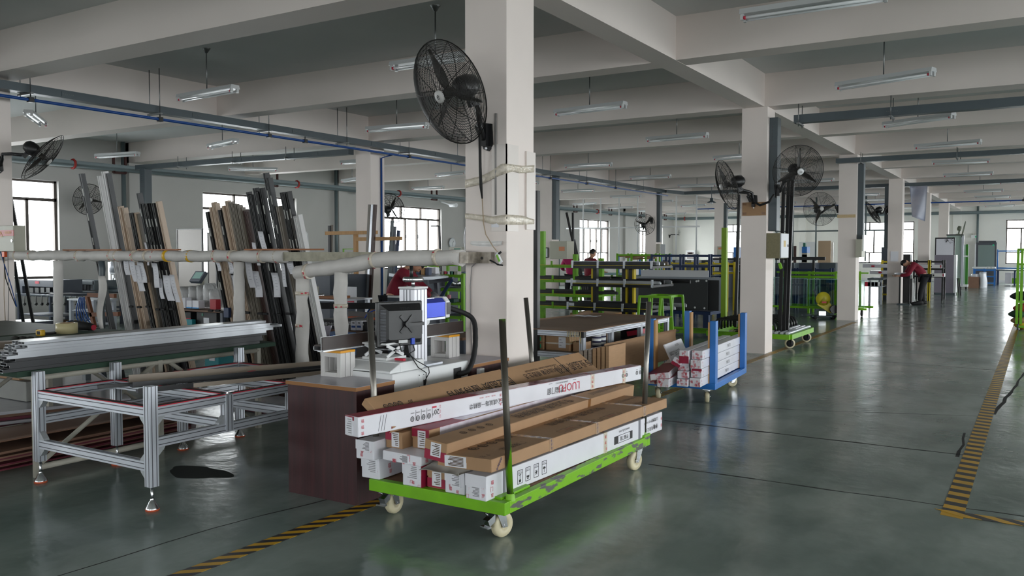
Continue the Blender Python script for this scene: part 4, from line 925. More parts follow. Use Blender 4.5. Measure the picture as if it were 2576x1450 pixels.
gus(T1, ty[0]+.03, .582, 1, -1, 'y'); gus(T1, ty[0]+.03, .39, 1, -1, 'y'); gus(T1, ty[1]-.03, .45, -1, 1, 'y')
# profiles lying on the table
m_pgrey = mat('dark_grey_powder_coat', rgb(52,53,55), .42, .2, var=.06); m_pblk = mat('black_powder_coat', rgb(28,28,30), .4, .2); m_pbei = mat('taupe_powder_coat', rgb(150,136,122), .42); m_psil = mat('silver_profile', rgb(172,175,180), .3, .6, var=.04, scale=4, stretch=(6,1,6)); m_pwht = mat('white_powder_coat', rgb(208,206,206), .4); m_pbeil = mat('light_beige_powder_coat', rgb(188,166,146), .42); m_pbrn = mat('dark_brown_powder_coat', rgb(62,36,30), .45); m_ptau = mat('grey_taupe_powder_coat', rgb(120,112,102), .42)
def sash(name, a, b, wd, ht, m, label, lip=.02, group=None):
    """a window section: hollow tube with a standing lip"""
    a, b = V(a), V(b); d = b-a; k = thing(name, label, 'aluminium profile', a.lerp(b,.5), group=group); s_ = d.normalized().cross(Z_).normalized(); u = s_.cross(d.normalized()); t = .003
    mb = MB(); P = lambda x, z: a+s_*x+u*z
    mb.prism([(-wd/2,0),(wd/2,0),(wd/2,ht),(wd/2-t,ht),(wd/2-t,lip+t),(-wd/2,lip+t)], a, s_, u, d); part(k, 'section', mb, m)
    mb = MB(); mb.prism([(-wd/2+t,t),(wd/2-t,t),(wd/2-t,lip),(-wd/2+t,lip)], a-d.normalized()*.0008, s_, u, d.normalized()*.0006); part(k, 'hollow_end', mb, m_alud)
    return k
zt = RZ+.038
sash('window_profile', at(322,948,z=zt+.04)-Z_*.04, (-4.98,5.28,zt+.001), .06, .055, m_pbei, 'taupe window profile with pencilled numbers at the back of the aluminium table')
sash('window_profile', at(330,975,z=zt), (-4.86,5.25,zt), .075, .04, m_pgrey, 'dark grey window profile lying second from the back on the aluminium table')
sash('window_profile', at(245,978,z=zt), (-4.80,5.10,zt), .03, .022, m_pgrey, 'flat dark grey strip with a bright cut end on the aluminium table')
sash('window_profile', at(345,990,z=zt), (-4.70,5.3,zt), .05, .035, m_pblk, 'black window profile lying beside the taupe front one on the table')
k = sash('window_profile', at(378,985,z=zt), (-4.58,5.35,zt), .055, .03, m_pbei, 'taupe window profile with a red sticker along the front of the table')
c = at(633,934,z=zt+.034); mb = MB(); mb.ob(c, (.016,.006,0), (-.008,.03,0), (0,0,.0008)); part(k, 'red_sticker', mb, m_redp)
# ---------------------------------------------------------------- cream welded stand with profile stack
m_cream = mat('cream_chipped_paint', rgb(168,164,152), .5, var=.12, scale=9)
ws = thing('welded_stand', 'cream welded steel stand with green board top carrying the profile stack', 'work stand', (-6.8, 4.4, 0))
SX0, SX1, SY = -7.6, -6.03, (3.35, 4.35, 5.37)
for x in (SX0, SX1):
    for y in SY: mb = MB(); mb.bx(x-.02,x+.02,y-.02,y+.02,0,.73); part(ws, 'leg', mb, m_cream)
    for z in (.07, .71): mb = MB(); mb.cyl((x,SY[0],z),(x,SY[2],z),.022,10); part(ws, 'rail', mb, m_cream)
    mb = MB(); mb.cyl((x,SY[0]+.03,.1),(x,SY[1]-.05,.70),.018,8); part(ws, 'brace', mb, m_cream)
    mb = MB(); mb.cyl((x,SY[1]+.1,.70),(x,SY[2]-.1,.1),.018,8); part(ws, 'brace', mb, m_cream)
for y in SY: mb = MB(); mb.cyl((SX0,y,.71),(SX1,y,.71),.02,8); part(ws, 'rail', mb, m_cream)
mb = MB(); mb.bx(-8.6,-5.965,3.19,5.53,.735,.775); part(ws, 'green_board', mb, mat('green_felt_board', rgb(38,64,50), .75, var=.1), bev=.006)
def hollow(w_, h_, L):
    t = .0022; mb = MB(); i = [(-w_/2+t,t),(w_/2-t,t),(w_/2-t,h_-t),(-w_/2+t,h_-t)]; o = [(-w_/2,0),(w_/2,0),(w_/2,h_),(-w_/2,h_)]
    vs = [(x,y,z) for y in (0,L) for x, z in o]+[(x,y,z) for y in (0,L) for x, z in i]; fs = []
    for k in range(4):
        n = (k+1) % 4; fs += [(k,n,4+n,4+k)[::-1], (8+k,8+n,12+n,12+k)]; 
        mb_ = None
    mb._add(vs, fs, 0)
    for k in range(4):
        n = (k+1) % 4
        for f_ in ((k,8+k,8+n,n),(4+k,4+n,12+n,12+k)): mb.f.append(list(f_)); mb.m.append(1); mb.s.append(False)
    return mb
random.seed(5)
HM = {}
def bar_thing(w_, h_, L, m, loc, rz, label, group):
    key = (w_, h_, round(L,2), m.name)
    if key not in HM: HM[key] = mesh_of('aluminium_bar', hollow(w_, h_, L), [m, m_cut])
    o = _link('aluminium_bar', HM[key]); o.location = loc; o.rotation_euler = (0,0,rz); return tag(o, label, 'aluminium profile', group)
z = .7755; LAY = ['lowest','second','third','fourth']
for l in range(4):
    for c_ in range(4):
        bar_thing(.074, .0225, 2.25, m_pgrey, (-6.02-.076*c_-(.01*(l % 2)), 3.10+.03*l+random.uniform(-.03,.03), z), random.uniform(-.002,.002), 'dark grey hollow bar, %s layer of the stack, %s from the aisle side' % (LAY[l], ORD[c_]), 'dark bars at the bottom of the profile stack')
    z += .0228
for l in range(2):
    for c_ in range(4):
        bar_thing(.074, .0215, 2.3, m_psil, (-6.015-.076*c_+.006*l, 3.14+.05*l+random.uniform(-.02,.02), z), random.uniform(-.002,.002), 'wide silver hollow bar, %s of its two layers, %s from the aisle side' % (('lower','upper')[l], ORD[c_]), 'wide silver bars in the profile stack')
    z += .0218
for l in range(3):
    for c_ in range(5):
        if l == 2 and c_ == 0: continue
        bar_thing(.042, .020, 2.2 if l else 2.42, m_psil, (-6.00-.044*c_-.008*l, 3.22+.04*l+random.uniform(-.02,.02), z), random.uniform(-.002,.002), 'narrow silver hollow bar, %s layer of the narrow ones, %s from the aisle side' % (('lower','middle','top')[l], ORD[c_]), 'narrow silver bars on top of the profile stack')
    z += .0203
for l in range(4):
    for c_ in range(2): bar_thing(.05, .042, 2.1, m_pbei, (-6.42-.055*c_, 3.05+.05*l+random.uniform(-.02,.02), .7755+.0425*l), random.uniform(-.002,.002), 'taupe hollow bar behind the silver stack, layer %s up, %s side' % (ORD[l], ('near','far')[c_]), 'taupe bars behind the silver stack')
for l in range(3): bar_thing(.06, .04, 1.2, m_pgrey, (-6.62, 2.6+.03*l, .7755+.0405*l), 0, 'short dark bar at the left frame edge, %s of a small pile' % ('bottom','middle','top')[l], 'short dark bars at the left edge')
# things on the green board behind
gb = thing('work_bench', 'low green topped workbench behind the profile stack', 'workbench', (-9.3, 5.0, 0))
mb = MB(); mb.bx(-10.6,-8.7,3.6,5.55,.745,.775); part(gb, 'bench_top', mb, mat('dark_green_bench_top', rgb(52,66,54), .6, var=.15))
for x in (-10.5,-8.8):
    for y in (3.7,5.45): mb = MB(); mb.bx(x-.03,x+.03,y-.03,y+.03,0,.745); part(gb, 'leg', mb, m_steel)
c = at(168,838,z=.78); mb = MB(); mb.lathe([(.062,0),(.102,0),(.102,.105),(.062,.105),(.062,0)], (c.x,c.y,.776), Z_, 26); tr = thing('tape_roll', 'big cream roll of packing tape on the green board', 'tape roll', (c.x,c.y,.776)); part(tr, 'tape', mb, mat('cream_tape', rgb(206,194,150), .4, var=.05))
mb = MB(); mb.lathe([(.056,0),(.0625,0),(.0625,.106),(.056,.106),(.056,0)], (c.x,c.y,.776), Z_, 22); part(tr, 'cardboard_core', mb, m_kraft)
c = at(102,842,z=.79); tm = thing('tape_measure', 'yellow and black tape measure on the green board', 'tape measure', (c.x,c.y,.776)); mb = MB(); mb.bx(c.x-.055,c.x+.055,c.y-.022,c.y+.022,.776,.838); part(tm, 'case', mb, mat('yellow_plastic', rgb(222,176,20), .4), bev=.014, seg=3)
mb = MB(); mb.bx(c.x-.03,c.x+.03,c.y-.0235,c.y+.0235,.79,.825); part(tm, 'black_grip', mb, m_rub, bev=.004)
c = at(125,838,z=.79); mb = MB(); mb.ob((c.x,c.y,.787), (.05,.02,0), (-.012,.03,0), (0,0,.01)); solo('pencil_case', mb, m_rub, 'small black tool lying beside the tape measure', 'tool', bev=.006)
c = at(205,826,z=.80); dr = thing('power_drill', 'black and blue power tool lying on the green board', 'power tool', (c.x,c.y,.776)); mb = MB(); mb.tube([c+V((-.14,-.03,.03)), c+V((-.06,-.01,.03)), c+V((.1,.02,.02)), c+V((.16,.03,.012))], [.045,.05,.042,.034], 12); part(dr, 'body', mb, m_rub)
mb = MB(); mb.tube([c+V((-.2,-.04,.035)), c+V((-.13,-.028,.03))], [.03,.052], 12); part(dr, 'blue_head', mb, m_dkblue); mb = MB(); mb.cyl(c+V((.158,.03,.012)), c+V((.17,.032,.012)), .03, 12); part(dr, 'red_ring', mb, m_redp)
mb = MB()
for i in range(5): mb.lathe([(0,0),(.035,.006),(.03,.02),(0,.028)], (at(40+9*i,850-2*(i % 2),z=.79).x, at(40+9*i,850,z=.79).y, .776), Z_, 8)
solo('work_glove', mb, mat('dark_glove', rgb(44,44,40), .8, bump=.5), 'crumpled dark work glove on the green board', 'glove')
# cardboard sheets on the floor under the stand
def sheet_stack(label, poly, z0, n, t, m, spread=.03, group=None):
    """a pile of flattened cartons: a thing for every sheet that shows"""
    for i in range(n):
        c = V((sum(p[0] for p in poly)/len(poly), sum(p[1] for p in poly)/len(poly), 0)); a = random.uniform(-.02,.02); o = V((random.uniform(-spread,spread), random.uniform(-spread,spread), 0))
        q = [c+MX.Rotation(a,3,'Z') @ (V((p[0],p[1],0))-c)+o for p in poly]; mb = MB()
        mb.prism([(p.x,p.y) for p in q], (0,0,z0+i*t), X_, Y_, (0,0,t*.86)); solo('cardboard_sheet', mb, m[i % len(m)] if i < n-1 else m[-1], '%s, %s from the floor' % (label, ORD[i] if i < 20 else 'high'), 'cardboard sheet', group=group)
m_purp = mat('crimson_printed_board', rgb(104,34,52), .5, var=.1); m_dkc = mat('dark_kraft', rgb(134,102,84), .75, var=.08); m_gloss = mat('glossy_white_board', rgb(200,200,206), .16, bump=.35, bscale=5)  # m_dkc: a darker brown cardboard colour
p0 = [at(-260,1150,z=.1), at(0,1230,z=.02)]
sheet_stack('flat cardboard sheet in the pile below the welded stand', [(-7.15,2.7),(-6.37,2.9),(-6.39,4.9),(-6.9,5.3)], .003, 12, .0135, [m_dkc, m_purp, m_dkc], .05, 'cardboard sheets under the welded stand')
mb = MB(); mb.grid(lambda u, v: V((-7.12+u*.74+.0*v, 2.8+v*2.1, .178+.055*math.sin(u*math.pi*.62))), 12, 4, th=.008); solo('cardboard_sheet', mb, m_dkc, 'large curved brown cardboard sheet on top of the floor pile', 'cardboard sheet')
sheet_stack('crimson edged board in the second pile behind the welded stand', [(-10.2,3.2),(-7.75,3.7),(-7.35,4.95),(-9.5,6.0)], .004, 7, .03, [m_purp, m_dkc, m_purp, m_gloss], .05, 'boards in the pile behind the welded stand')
sheet_stack('dark board lying on the floor beside the stand feet', [(-7.2,5.9),(-6.35,5.8),(-6.0,6.35),(-7.0,6.5)], .004, 3, .012, [m_purp, m_purp, m_gloss], .04, 'dark boards beside the stand feet')
# a carton and a bottle below the board at the left edge
c = at(30,1006,z=.214); zt_ = at(30,957,y=c.y).z; k = thing('carton', 'pale printed carton on the board pile at the left edge', 'cardboard box', (c.x,c.y,.214)); mb = MB(); mb.bx(c.x-.5,at(66,1000,y=c.y).x,c.y,c.y+.35,.215,zt_); part(k, 'box_body', mb, mat('pale_recycled_board', rgb(150,150,146), .7, var=.1), bev=.005)
mb = MB(); mb.bx(c.x-.48,c.x+.08,c.y+.03,c.y+.3,zt_,zt_+.09); part(k, 'open_flap', mb, m_kraft)
c = at(76,1003,z=.215); bt = thing('bottle', 'small amber bottle with black cap beside the pale carton', 'bottle', (c.x,c.y,.214)); mb = MB(); mb.lathe([(0,0),(.05,0),(.052,.01),(.052,.09),(.035,.115),(.02,.13),(.02,.145)], (c.x,c.y,.2145), Z_, 16); part(bt, 'body', mb, mat('amber_plastic', rgb(170,110,20), .3)); mb = MB(); mb.cyl((c.x,c.y,.359),(c.x,c.y,.39),.024,12); part(bt, 'cap', mb, m_rub)

# ---------------------------------------------------------------- foam-wrapped rails on posts
def lumpy(pts, r, n=14, amp=.12, seed=1):
    rr = random.Random(seed); out = []; pts = [V(p) for p in pts]; R = []
    for a, b in zip(pts, pts[1:]):
        m = max(3, int((b-a).length/.09))
        for i in range(m): out.append(a.lerp(b, i/m)+V((rr.uniform(-.006,.006), rr.uniform(-.006,.006), rr.uniform(-.006,.006)))); R.append(r*(1+rr.uniform(-amp,amp)))
    out.append(pts[-1]); R.append(r)
    mb = MB(); mb.tube(out, R, n); return mb
def tapes(root, p, d, r, n=1, m=None, wd=.035):
    mb = MB(); mb.cyl(V(p)-V(d)*wd/2, V(p)+V(d)*wd/2, r, 16); t = part(root, 'tape_wrap', mb, m or m_clear); pr = MB(); d = V(d); q = d.cross(Z_).normalized() if abs(d.z) < .9 else X_
    for i in range(5):
        a = random.uniform(0, 6.28); u = (q*math.cos(a)+d.cross(q)*math.sin(a)); w_ = u.cross(d)
        pr.ob(V(p)+u*(r+.001)+d*random.uniform(-.01,.01), d*random.uniform(.004,.01), u*.0006, w_*random.uniform(.006,.012))
    part(t, 'print_marks', pr, m_redp)
RZ2 = 1.555
r2 = thing('wrapped_rail', 'long guard rail wrapped in white foam between two columns at left', 'guard rail', (-9, 6.1, 0))
part(r2, 'foam_wrap', lumpy([(-11.7,6.10,RZ2),(-9.8,6.10,RZ2),(-8.2,6.10,RZ2-.002),(-6.42,6.10,RZ2)], .062, seed=3), m_foam)
mb = MB(); mb.bx(-6.44,-3.86,6.06,6.15,RZ2-.045,RZ2+.045); part(r2, 'bare_tube', mb, mat('weathered_galvanised', rgb(140,136,120), .5, .4, var=.2, scale=18), label='bare weathered section of the tube')
for px, zz in ((145,.0),(255,.0),(600,0)):
    c = at(px, 700, y=6.10); part(r2, 'wrapped_post' if px != 255 else 'post', lumpy([(c.x,6.10,0),(c.x,6.10,.8),(c.x+.01,6.10,RZ2-.06)], .056 if px != 255 else .035, seed=px), m_foam if px != 255 else m_steel)
c = at(258, 720, y=6.05); mb = MB(); mb.grid(lambda u, v: V((c.x-.05+.1*u+.05*math.sin(v*7+u), 6.03-.03*math.sin(u*3+v*5), 1.32-.75*v)), 6, 14, th=.004); part(r2, 'loose_foam_strip', mb, m_foam)
for px in (45,82,200,283,298,340,372,392,545,585,660,700): c = at(px,645,y=6.1); tapes(r2, (c.x,6.10,RZ2), (1,0,0), .068)
for px in (422,480): c = at(px,645,y=6.1); mb = MB(); mb.cyl((c.x-.02,6.10,RZ2),(c.x+.02,6.10,RZ2),.0685,16); part(r2, 'yellow_tape_wrap', mb, mat('yellow_tape_wrap', rgb(226,176,30), .35))
for a, b in ((163,300),(350,450),(620,810)):
    p, q = at(a,624,y=6.1), at(b,627,y=6.1); mb = MB(); mb.bx(p.x,q.x,6.07,6.13,RZ2+.062,RZ2+.077); solo('timber_batten', mb, mat('orange_brown_timber', rgb(150,94,54), .6, var=.12, stretch=(1,9,9)), 'brown wooden slat tied on the wrapped rail, %s' % {163:'the one nearest the left window',350:'the short one above the yellow tapes',620:'the one before the tall dark profiles'}[a], 'wooden slat')
r1 = thing('wrapped_rail', 'thick foam wrapped guard rail welded to the column in front', 'guard rail', (-5, 5.75, 0))
part(r1, 'foam_wrap', lumpy([(-3.99,5.70,1.555),(-4.75,5.70,1.545),(-5.25,5.70,1.48),(-5.86,5.70,1.405)], .066, amp=.07, seed=9), m_foam)
mb = MB(); mb.bx(-4.05,-3.78,5.795,5.85,1.51,1.60); mb.bx(-4.06,-3.9,5.65,5.80,1.51,1.60); part(r1, 'steel_end', mb, mat('scorched_galvanised', rgb(150,142,132), .4, .6, var=.35, scale=22))
mb = MB(); mb.cyl((-3.865,5.79,1.55),(-3.865,5.797,1.55),.012,10); part(r1, 'bolt', mb, m_black)
for px, x0, zt_ in ((750,-5.80,1.36),(852,-5.32,1.42)):
    part(r1, 'wrapped_post', lumpy([(x0,5.70,0),(x0,5.70,.75),(x0+.005,5.70,zt_)], .058, seed=px, amp=.1), m_foam)
    for z in ((1.22,.92) if px == 750 else (1.12,)): tapes(r1, (x0,5.70,z), (0,0,1), .064)
for x, z in ((-5.72,1.42),(-4.92,1.53),(-4.24,1.555)): tapes(r1, (x,5.70,z), (1,0,.1), .071)
# ---------------------------------------------------------------- profiles leaning on the rail
PA = .21; PB = 6.56     # leaning plane: y = PB - PA*z
def onlean(px, py, off=0.):
    d = FW+RT*((px-1288)/F)+UP*((725-py)/F); o = V((0,0,H)); n = V((0,1,PA)); return o+d*((PB+off-o.dot(n))/d.dot(n))
def leaner(px, py, wpx, m, label, group, tilt=0., depth=.055, off=0., mark=False):
    top = onlean(px, py, off); wd = wpx*(top-V((0,0,H))).dot(FW)/F; ax = V((tilt, -PA, 1)).normalized(); L = top.z/ax.z; b = top-ax*L
    sd = X_.copy(); sd = (sd-ax*sd.dot(ax)).normalized(); bk = ax.cross(sd).normalized()*-1
    if bk.y < 0: bk = -bk
    k = thing('aluminium_profile', label, 'aluminium profile', b, group=group); t = wd*.16; mb = MB()
    # ribbed open section
    mb.prism([(-wd/2,0),(-wd*.12,0),(-wd*.12,depth*.2),(wd*.1,depth*.2),(wd*.1,0),(wd/2,0),(wd/2,depth),(wd/2-t,depth),(wd/2-t,depth*.4),(-wd/2+t,depth*.4),(-wd/2+t,depth),(-wd/2,depth)], b, sd, bk, ax*L); part(k, 'section', mb, m)
    if mark:
        mb = MB(); pp = top-ax*(.22)-bk*.0012
        for q in range(3): mb.ob(pp-ax*.5*q*.6, sd*wd*.16, bk*.0005, ax*.045)
        part(k, 'printed_stripe', mb, mat('pale_profile_print', rgb(190,190,184), .5))
    return k
GL, GRR = 'profiles in the left leaning bundle', 'profiles in the right leaning bundle'
CN = {'d':(m_pgrey,'dark grey'),'k':(m_pblk,'black'),'b':(m_pbeil,'light beige'),'t':(m_ptau,'grey taupe'),'w':(m_pwht,'white'),'n':(m_pbrn,'dark brown')}
left = [(200,438,11,'d',.03),(247,443,10,'w',.05),(258,432,12,'w',.05),(268,437,5,'d',.05),(298,520,10,'b',.04),(309,524,7,'b',.03),(319,574,9,'b',.03),(326,537,7,'k',.02),(332,537,6,'k',.02),(338,536,7,'b',.01),(345,539,7,'t',.01),(345,487,8,'d',0),(353,514,8,'k',0),(360,514,8,'k',0),(367,513,8,'k',0),(374,513,8,'k',0),(383,512,10,'k',-.01),(394,508,10,'b',-.01)]
right = [(519,534,9,'k',-.01),(527,522,6,'b',-.01),(533,510,8,'b',-.01),(540,512,7,'b',-.01),(551,529,9,'k',-.02),(559,519,6,'b',-.02),(568,506,9,'b',-.02),(576,509,6,'t',-.02),(583,514,7,'t',-.02),(590,515,7,'t',-.02),(598,517,7,'t',-.02),(605,523,7,'t',-.02),(613,531,7,'n',-.03),(619,534,6,'n',-.03),(621,484,7,'k',-.03),(629,491,7,'d',-.03),(638,474,9,'d',-.03),(646,483,7,'k',-.03),(654,474,9,'k',-.03),(664,436,9,'d',-.03),(673,449,8,'d',-.03),(697,520,10,'t',-.04),(706,485,8,'k',-.04),(713,487,8,'k',-.04),(721,483,8,'k',-.04),(728,526,7,'t',-.05),(735,545,8,'w',-.05),(742,548,8,'w',-.05),(748,541,7,'w',-.05)]
for L_, gname, where in ((left, GL, 'left'), (right, GRR, 'right')):
    for i, (px, py, w_, c_, tl) in enumerate(L_):
        o = ORD[i] if i < 20 else ('twenty-'+ORD[i-20])
        leaner(px, py, w_, CN[c_][0], '%s profile, %s from left in the %s leaning bundle' % (CN[c_][1], o, where), gname, tl, off=random.uniform(0,.03), mark=c_ in 'kd' and w_ > 7)
# clips, papers
random.seed(9)
def onl(px, py): return onlean(px, py, -.012)
i = 0
for px, py in ((330,772),(350,773),(372,772),(397,779),(410,779),(432,778),(530,782),(548,782),(560,785),(612,786),(622,787),(655,789),(668,790),(702,792),(726,790)):
    c = onl(px,py); n = V((0,-1,-PA)).normalized(); mb = MB(); mb.ob(c, X_*.035, n*.012, n.cross(X_)*.011); i += 1
    solo('clamp_clip', mb, m_rub, 'small black clip holding the leaning profiles, %s from left' % ORD[i-1], 'clip', group='black clips across the leaning profiles', bev=.003)
pap = [(316,648,13,44),(331,653,14,56),(343,667,15,66),(352,660,16,52),(365,610,5,58),(388,662,13,62),(402,700,10,52),(418,693,18,64),(432,691,12,70),(545,650,9,32),(577,655,10,34),(590,693,17,66),(603,692,9,64),(624,658,16,66),(638,610,9,58),(655,582,13,60),(641,682,18,66),(690,686,17,62),(710,662,9,60),(600,692,8,68),(728,650,16,40)]
for i, (px, py, w_, h_) in enumerate(pap):
    a, b, c_, d_ = onlean(px-w_/2,py,-.03-.004*(i % 3)), onlean(px+w_/2,py+1,-.03-.004*(i % 3)), onlean(px+w_/2+h_*.18,py+h_,-.05), onlean(px-w_/2+h_*.18,py+h_,-.05); mb = MB()
    mb.grid(lambda u, v: (a.lerp(b,u)).lerp(d_.lerp(c_,u),v)+V((0,-.02*math.sin(v*3+i),0))*v, 3, 5, th=.0012)
    k = thing('paper_tag', 'white paper order sheet taped on the leaning profiles, %s counted along the %s bundle' % (ORD[i] if i < 9 else ORD[i-9], 'left' if i < 9 else 'right'), 'paper', a.lerp(b,.5), group='paper sheets on the leaning profiles'); part(k, 'sheet', mb, m_paper)
    pm = MB()
    for q in range(5):
        e = a.lerp(b,.5).lerp(d_.lerp(c_,.5), .2+.12*q)+V((0,-.02*math.sin((.2+.12*q)*3+i)*(.2+.12*q)-.003,-.001)); pm.ob(e, X_*random.uniform(.008,.02), Y_*.0006, Z_*.0012)
    part(k, 'text_lines', pm, mat('grey_text', rgb(140,140,150), .7))
mb = MB(); c = onl(572,787); mb.ob(c, X_*.04, Y_*.02, Z_*.055); solo('blue_box', mb, m_dkblue, 'small dark blue case clipped on the right leaning bundle', 'box', bev=.006)
# lean rack behind the profiles
rk = thing('leaning_rack', 'dark steel rack on the floor that holds the leaning profiles', 'rack', (-8, 6.6, 0))
for px in (318, 405, 560, 660):
    c = onlean(px, 700, .10); mb = MB(); mb.bar((c.x,PB+.12,0.), (c.x,PB+.12-PA*1.48,1.48), .05, .05); part(rk, 'upright', mb, m_steel); mb = MB(); mb.bx(c.x-.03,c.x+.03,PB+.10,PB+.75,0,.05); part(rk, 'foot', mb, m_steel)
for z in (.75, 1.4):
    for q0, q1 in ((318,405),(560,660)): a, b = onlean(q0,700,.10), onlean(q1,700,.10); mb = MB(); mb.bar((a.x,PB+.10-PA*z,z),(b.x,PB+.10-PA*z,z),.05,.05); part(rk, 'crossbar', mb, m_steel)
    mb = MB(); mb.bar((onlean(405,700,.10).x,PB+.7,.025),(onlean(560,700,.10).x,PB+.7,.025),.05,.05); part(rk, 'floor_bar', mb, m_steel)
# ---------------------------------------------------------------- dressing of the column in front
cl = thing('corner_guard', 'clear plastic corner sheet taped around the front column', 'corner guard', (-3.68,5.84,1.9)); zt_, zb = at(1276,362,y=5.85).z, at(1276,582,y=5.85).z
m_cls = mat('milky_plastic_sheet', rgb(224,215,209), .35, bump=.15, bscale=3)
mb = MB(); mb.bx(-3.80,-3.655,5.838,5.846,zb,zt_); mb.bx(-3.665,-3.655,5.838,6.02,zb,zt_); part(cl, 'sheet', mb, m_cls)
a = at(1325,370,x=-3.66); mb = MB(); mb.bx(-3.664,-3.648,6.14,6.285,zb+.02,zt_-.03); part(cl, 'side_strip', mb, m_cls)
def taped(pts_front, pts_side, label):
    mb = MB(); P = [at(px,py,y=5.834) for px, py in pts_front]+[at(px,py,x=-3.645) for px, py in pts_side]; n = len(P)//2
    up = P[0::2]; dn = P[1::2]
    mb.grid(lambda u, v: (lambda i, f: up[i].lerp(up[min(i+1,len(up)-1)],f).lerp(dn[i].lerp(dn[min(i+1,len(dn)-1)],f),v)+V((.004,-.004,0))*math.sin(u*40+v*9))(int(u*(len(up)-1)*.9999), u*(len(up)-1)*.9999 % 1), 24, 3, th=.001)
    return solo('packing_tape', mb, m_clear, label, 'tape')
taped([(1170,453),(1170,473),(1215,442),(1215,462),(1240,428),(1240,450),(1262,412),(1262,440),(1275,412),(1275,436)], [(1290,414),(1290,432),(1310,417),(1310,436),(1344,416),(1344,434)], 'crumpled clear tape around the front column, upper band')
taped([(1170,537),(1170,550),(1210,541),(1210,556),(1240,545),(1240,565),(1274,540),(1274,566)], [(1290,541),(1290,566),(1315,543),(1315,566),(1344,553),(1344,564)], 'crumpled clear tape around the front column, lower band')
mb = MB(); a, b = at(1186,614,y=5.845), at(1265,614,y=5.845); mb.grid(lambda u, v: V((a.x+(b.x-a.x)*u, 5.842-.012*math.sin(v*math.pi)-.004*math.sin(u*22), a.z+.022-.044*v*(1-.3*(2*u-1)**2))), 22, 5, th=.001); solo('packing_tape', mb, mat('shiny_white_tape', rgb(226,224,222), .12, bump=.5, bscale=40), 'short strip of shiny white tape stuck level on the front column', 'tape')
c = at(1255,650,y=5.80); sw = thing('cable_switch', 'small green and white switch hanging on the front column', 'switch', c); mb = MB(); mb.ob(c, (.012,0,.012), (0,.012,0), (-.022,0,.04)); part(sw, 'body', mb, m_white, bev=.006); mb = MB(); mb.ob(c+V((0,-.0125,0)), (.006,0,.006), (0,.002,0), (-.014,0,.026)); part(sw, 'green_grip', mb, m_green)
mb = MB(); mb.tube([c+V((-.01,.0,.03)), c+V((.02,0,.05))], .009, 8); part(sw, 'plug', mb, m_rub)
mb = MB(); mb.tube([at(1232,655,y=5.79), at(1243,660,y=5.80), at(1252,666,y=5.80), at(1265,668,y=5.81)], .007, 6); solo('wire_bundle', mb, m_rub, 'short black wire bundle below the green switch', 'wire')
mb = MB(); mb.tube([at(1200,660,y=5.82), at(1187,672,y=5.83), at(1183,720,y=5.84), at(1184,790,y=5.84), at(1187,900,y=5.84)], .005, 6); solo('wall_cable', mb, mat('grey_cable', rgb(140,136,134), .5), 'thin grey cable running down the front column', 'cable')
mb = MB(); mb.tube([(-3.76,5.842,zt_+.25),(-3.76,5.842,1.9)], .011, 8); solo('conduit', mb, mat('grey_cable', rgb(140,136,134), .5), 'grey conduit running down the front column below the fan', 'conduit')
mb = MB(); a, b = at(1236,556,y=5.835), at(1255,572,y=5.835); mb.bx(a.x,b.x,5.834,5.836,b.z,a.z); solo('paper_note', mb, m_paper, 'tiny paper note stuck at the foot of the plastic sheet', 'note')
# the round black drum behind the front column
p = at(1346,480,y=8.3); q = at(1352,480,y=8.3); mb = MB(); mb.bx(p.x-.03,q.x,8.3,8.36,0,p.z); solo('black_post', mb, m_black, 'thin black steel post showing just right of the front column', 'post')
dm = thing('black_disc', 'large black round disc peeking out behind the front column', 'disc', at(1232,600,y=6.62)); c = at(1232,600,y=6.62); DA = (FW*.69+RT*.72).normalized(); mb = MB(); mb.lathe([(0,-.02),(.34,-.02),(.356,0),(.34,.02),(0,.02)], c, DA, 36); part(dm, 'disc', mb, m_black); mb = MB(); mb.ring(c, DA, .356, .006, 36, 6); part(dm, 'rim', mb, m_chrome); mb = MB(); mb.bar(c, (-3.82,6.27,c.z), .06, .06); part(dm, 'bracket', mb, m_steel)
# ---------------------------------------------------------------- left edge: electric cabinet, cables, poles
c = at(38,600,y=5.72); eb = thing('electric_cabinet', 'beige electric cabinet with red warning sign at the left edge', 'electric cabinet', (c.x-.3,5.75,1.55)); zt_, zb = at(38,567,y=5.70).z, at(38,633,y=5.70).z
mb = MB(); mb.bx(c.x-.55,c.x,5.70,5.85,zb,zt_); part(eb, 'case', mb, m_beige, bev=.006)
mb = MB(); a, b = at(-4,580,y=5.70), at(35,594,y=5.70); mb.bx(a.x,b.x,5.695,5.70,b.z,a.z); sg = part(eb, 'warning_sign', mb, mat('red_sign', rgb(176,40,32), .4)); mb = MB(); m_gold = mat('gold_print', rgb(228,180,60), .5)
mb.text('有电危险', V((at(20,588,y=5.694).x,5.6935,at(20,588,y=5.694).z-.005)), X_, Z_, .035, cx=True); mb.text('Danger! Electric shock risk', V((at(20,593,y=5.694).x,5.6935,at(20,593,y=5.694).z)), X_, Z_, .009, cx=True)
t0 = at(2,590,y=5.694); 
for p, q in (((-.04,-.03),(.04,-.03)),((.04,-.03),(0,.035)),((0,.035),(-.04,-.03))): mb.bar(t0+V((p[0],-.0006,p[1])), t0+V((q[0],-.0006,q[1])), .005, .001, up=Y_)
part(sg, 'sign_lettering', mb, m_gold)
mb = MB(); k = at(31,606,y=5.70); mb.cyl((k.x,5.69,k.z),(k.x,5.70,k.z),.018,14); part(eb, 'lock', mb, m_chrome)
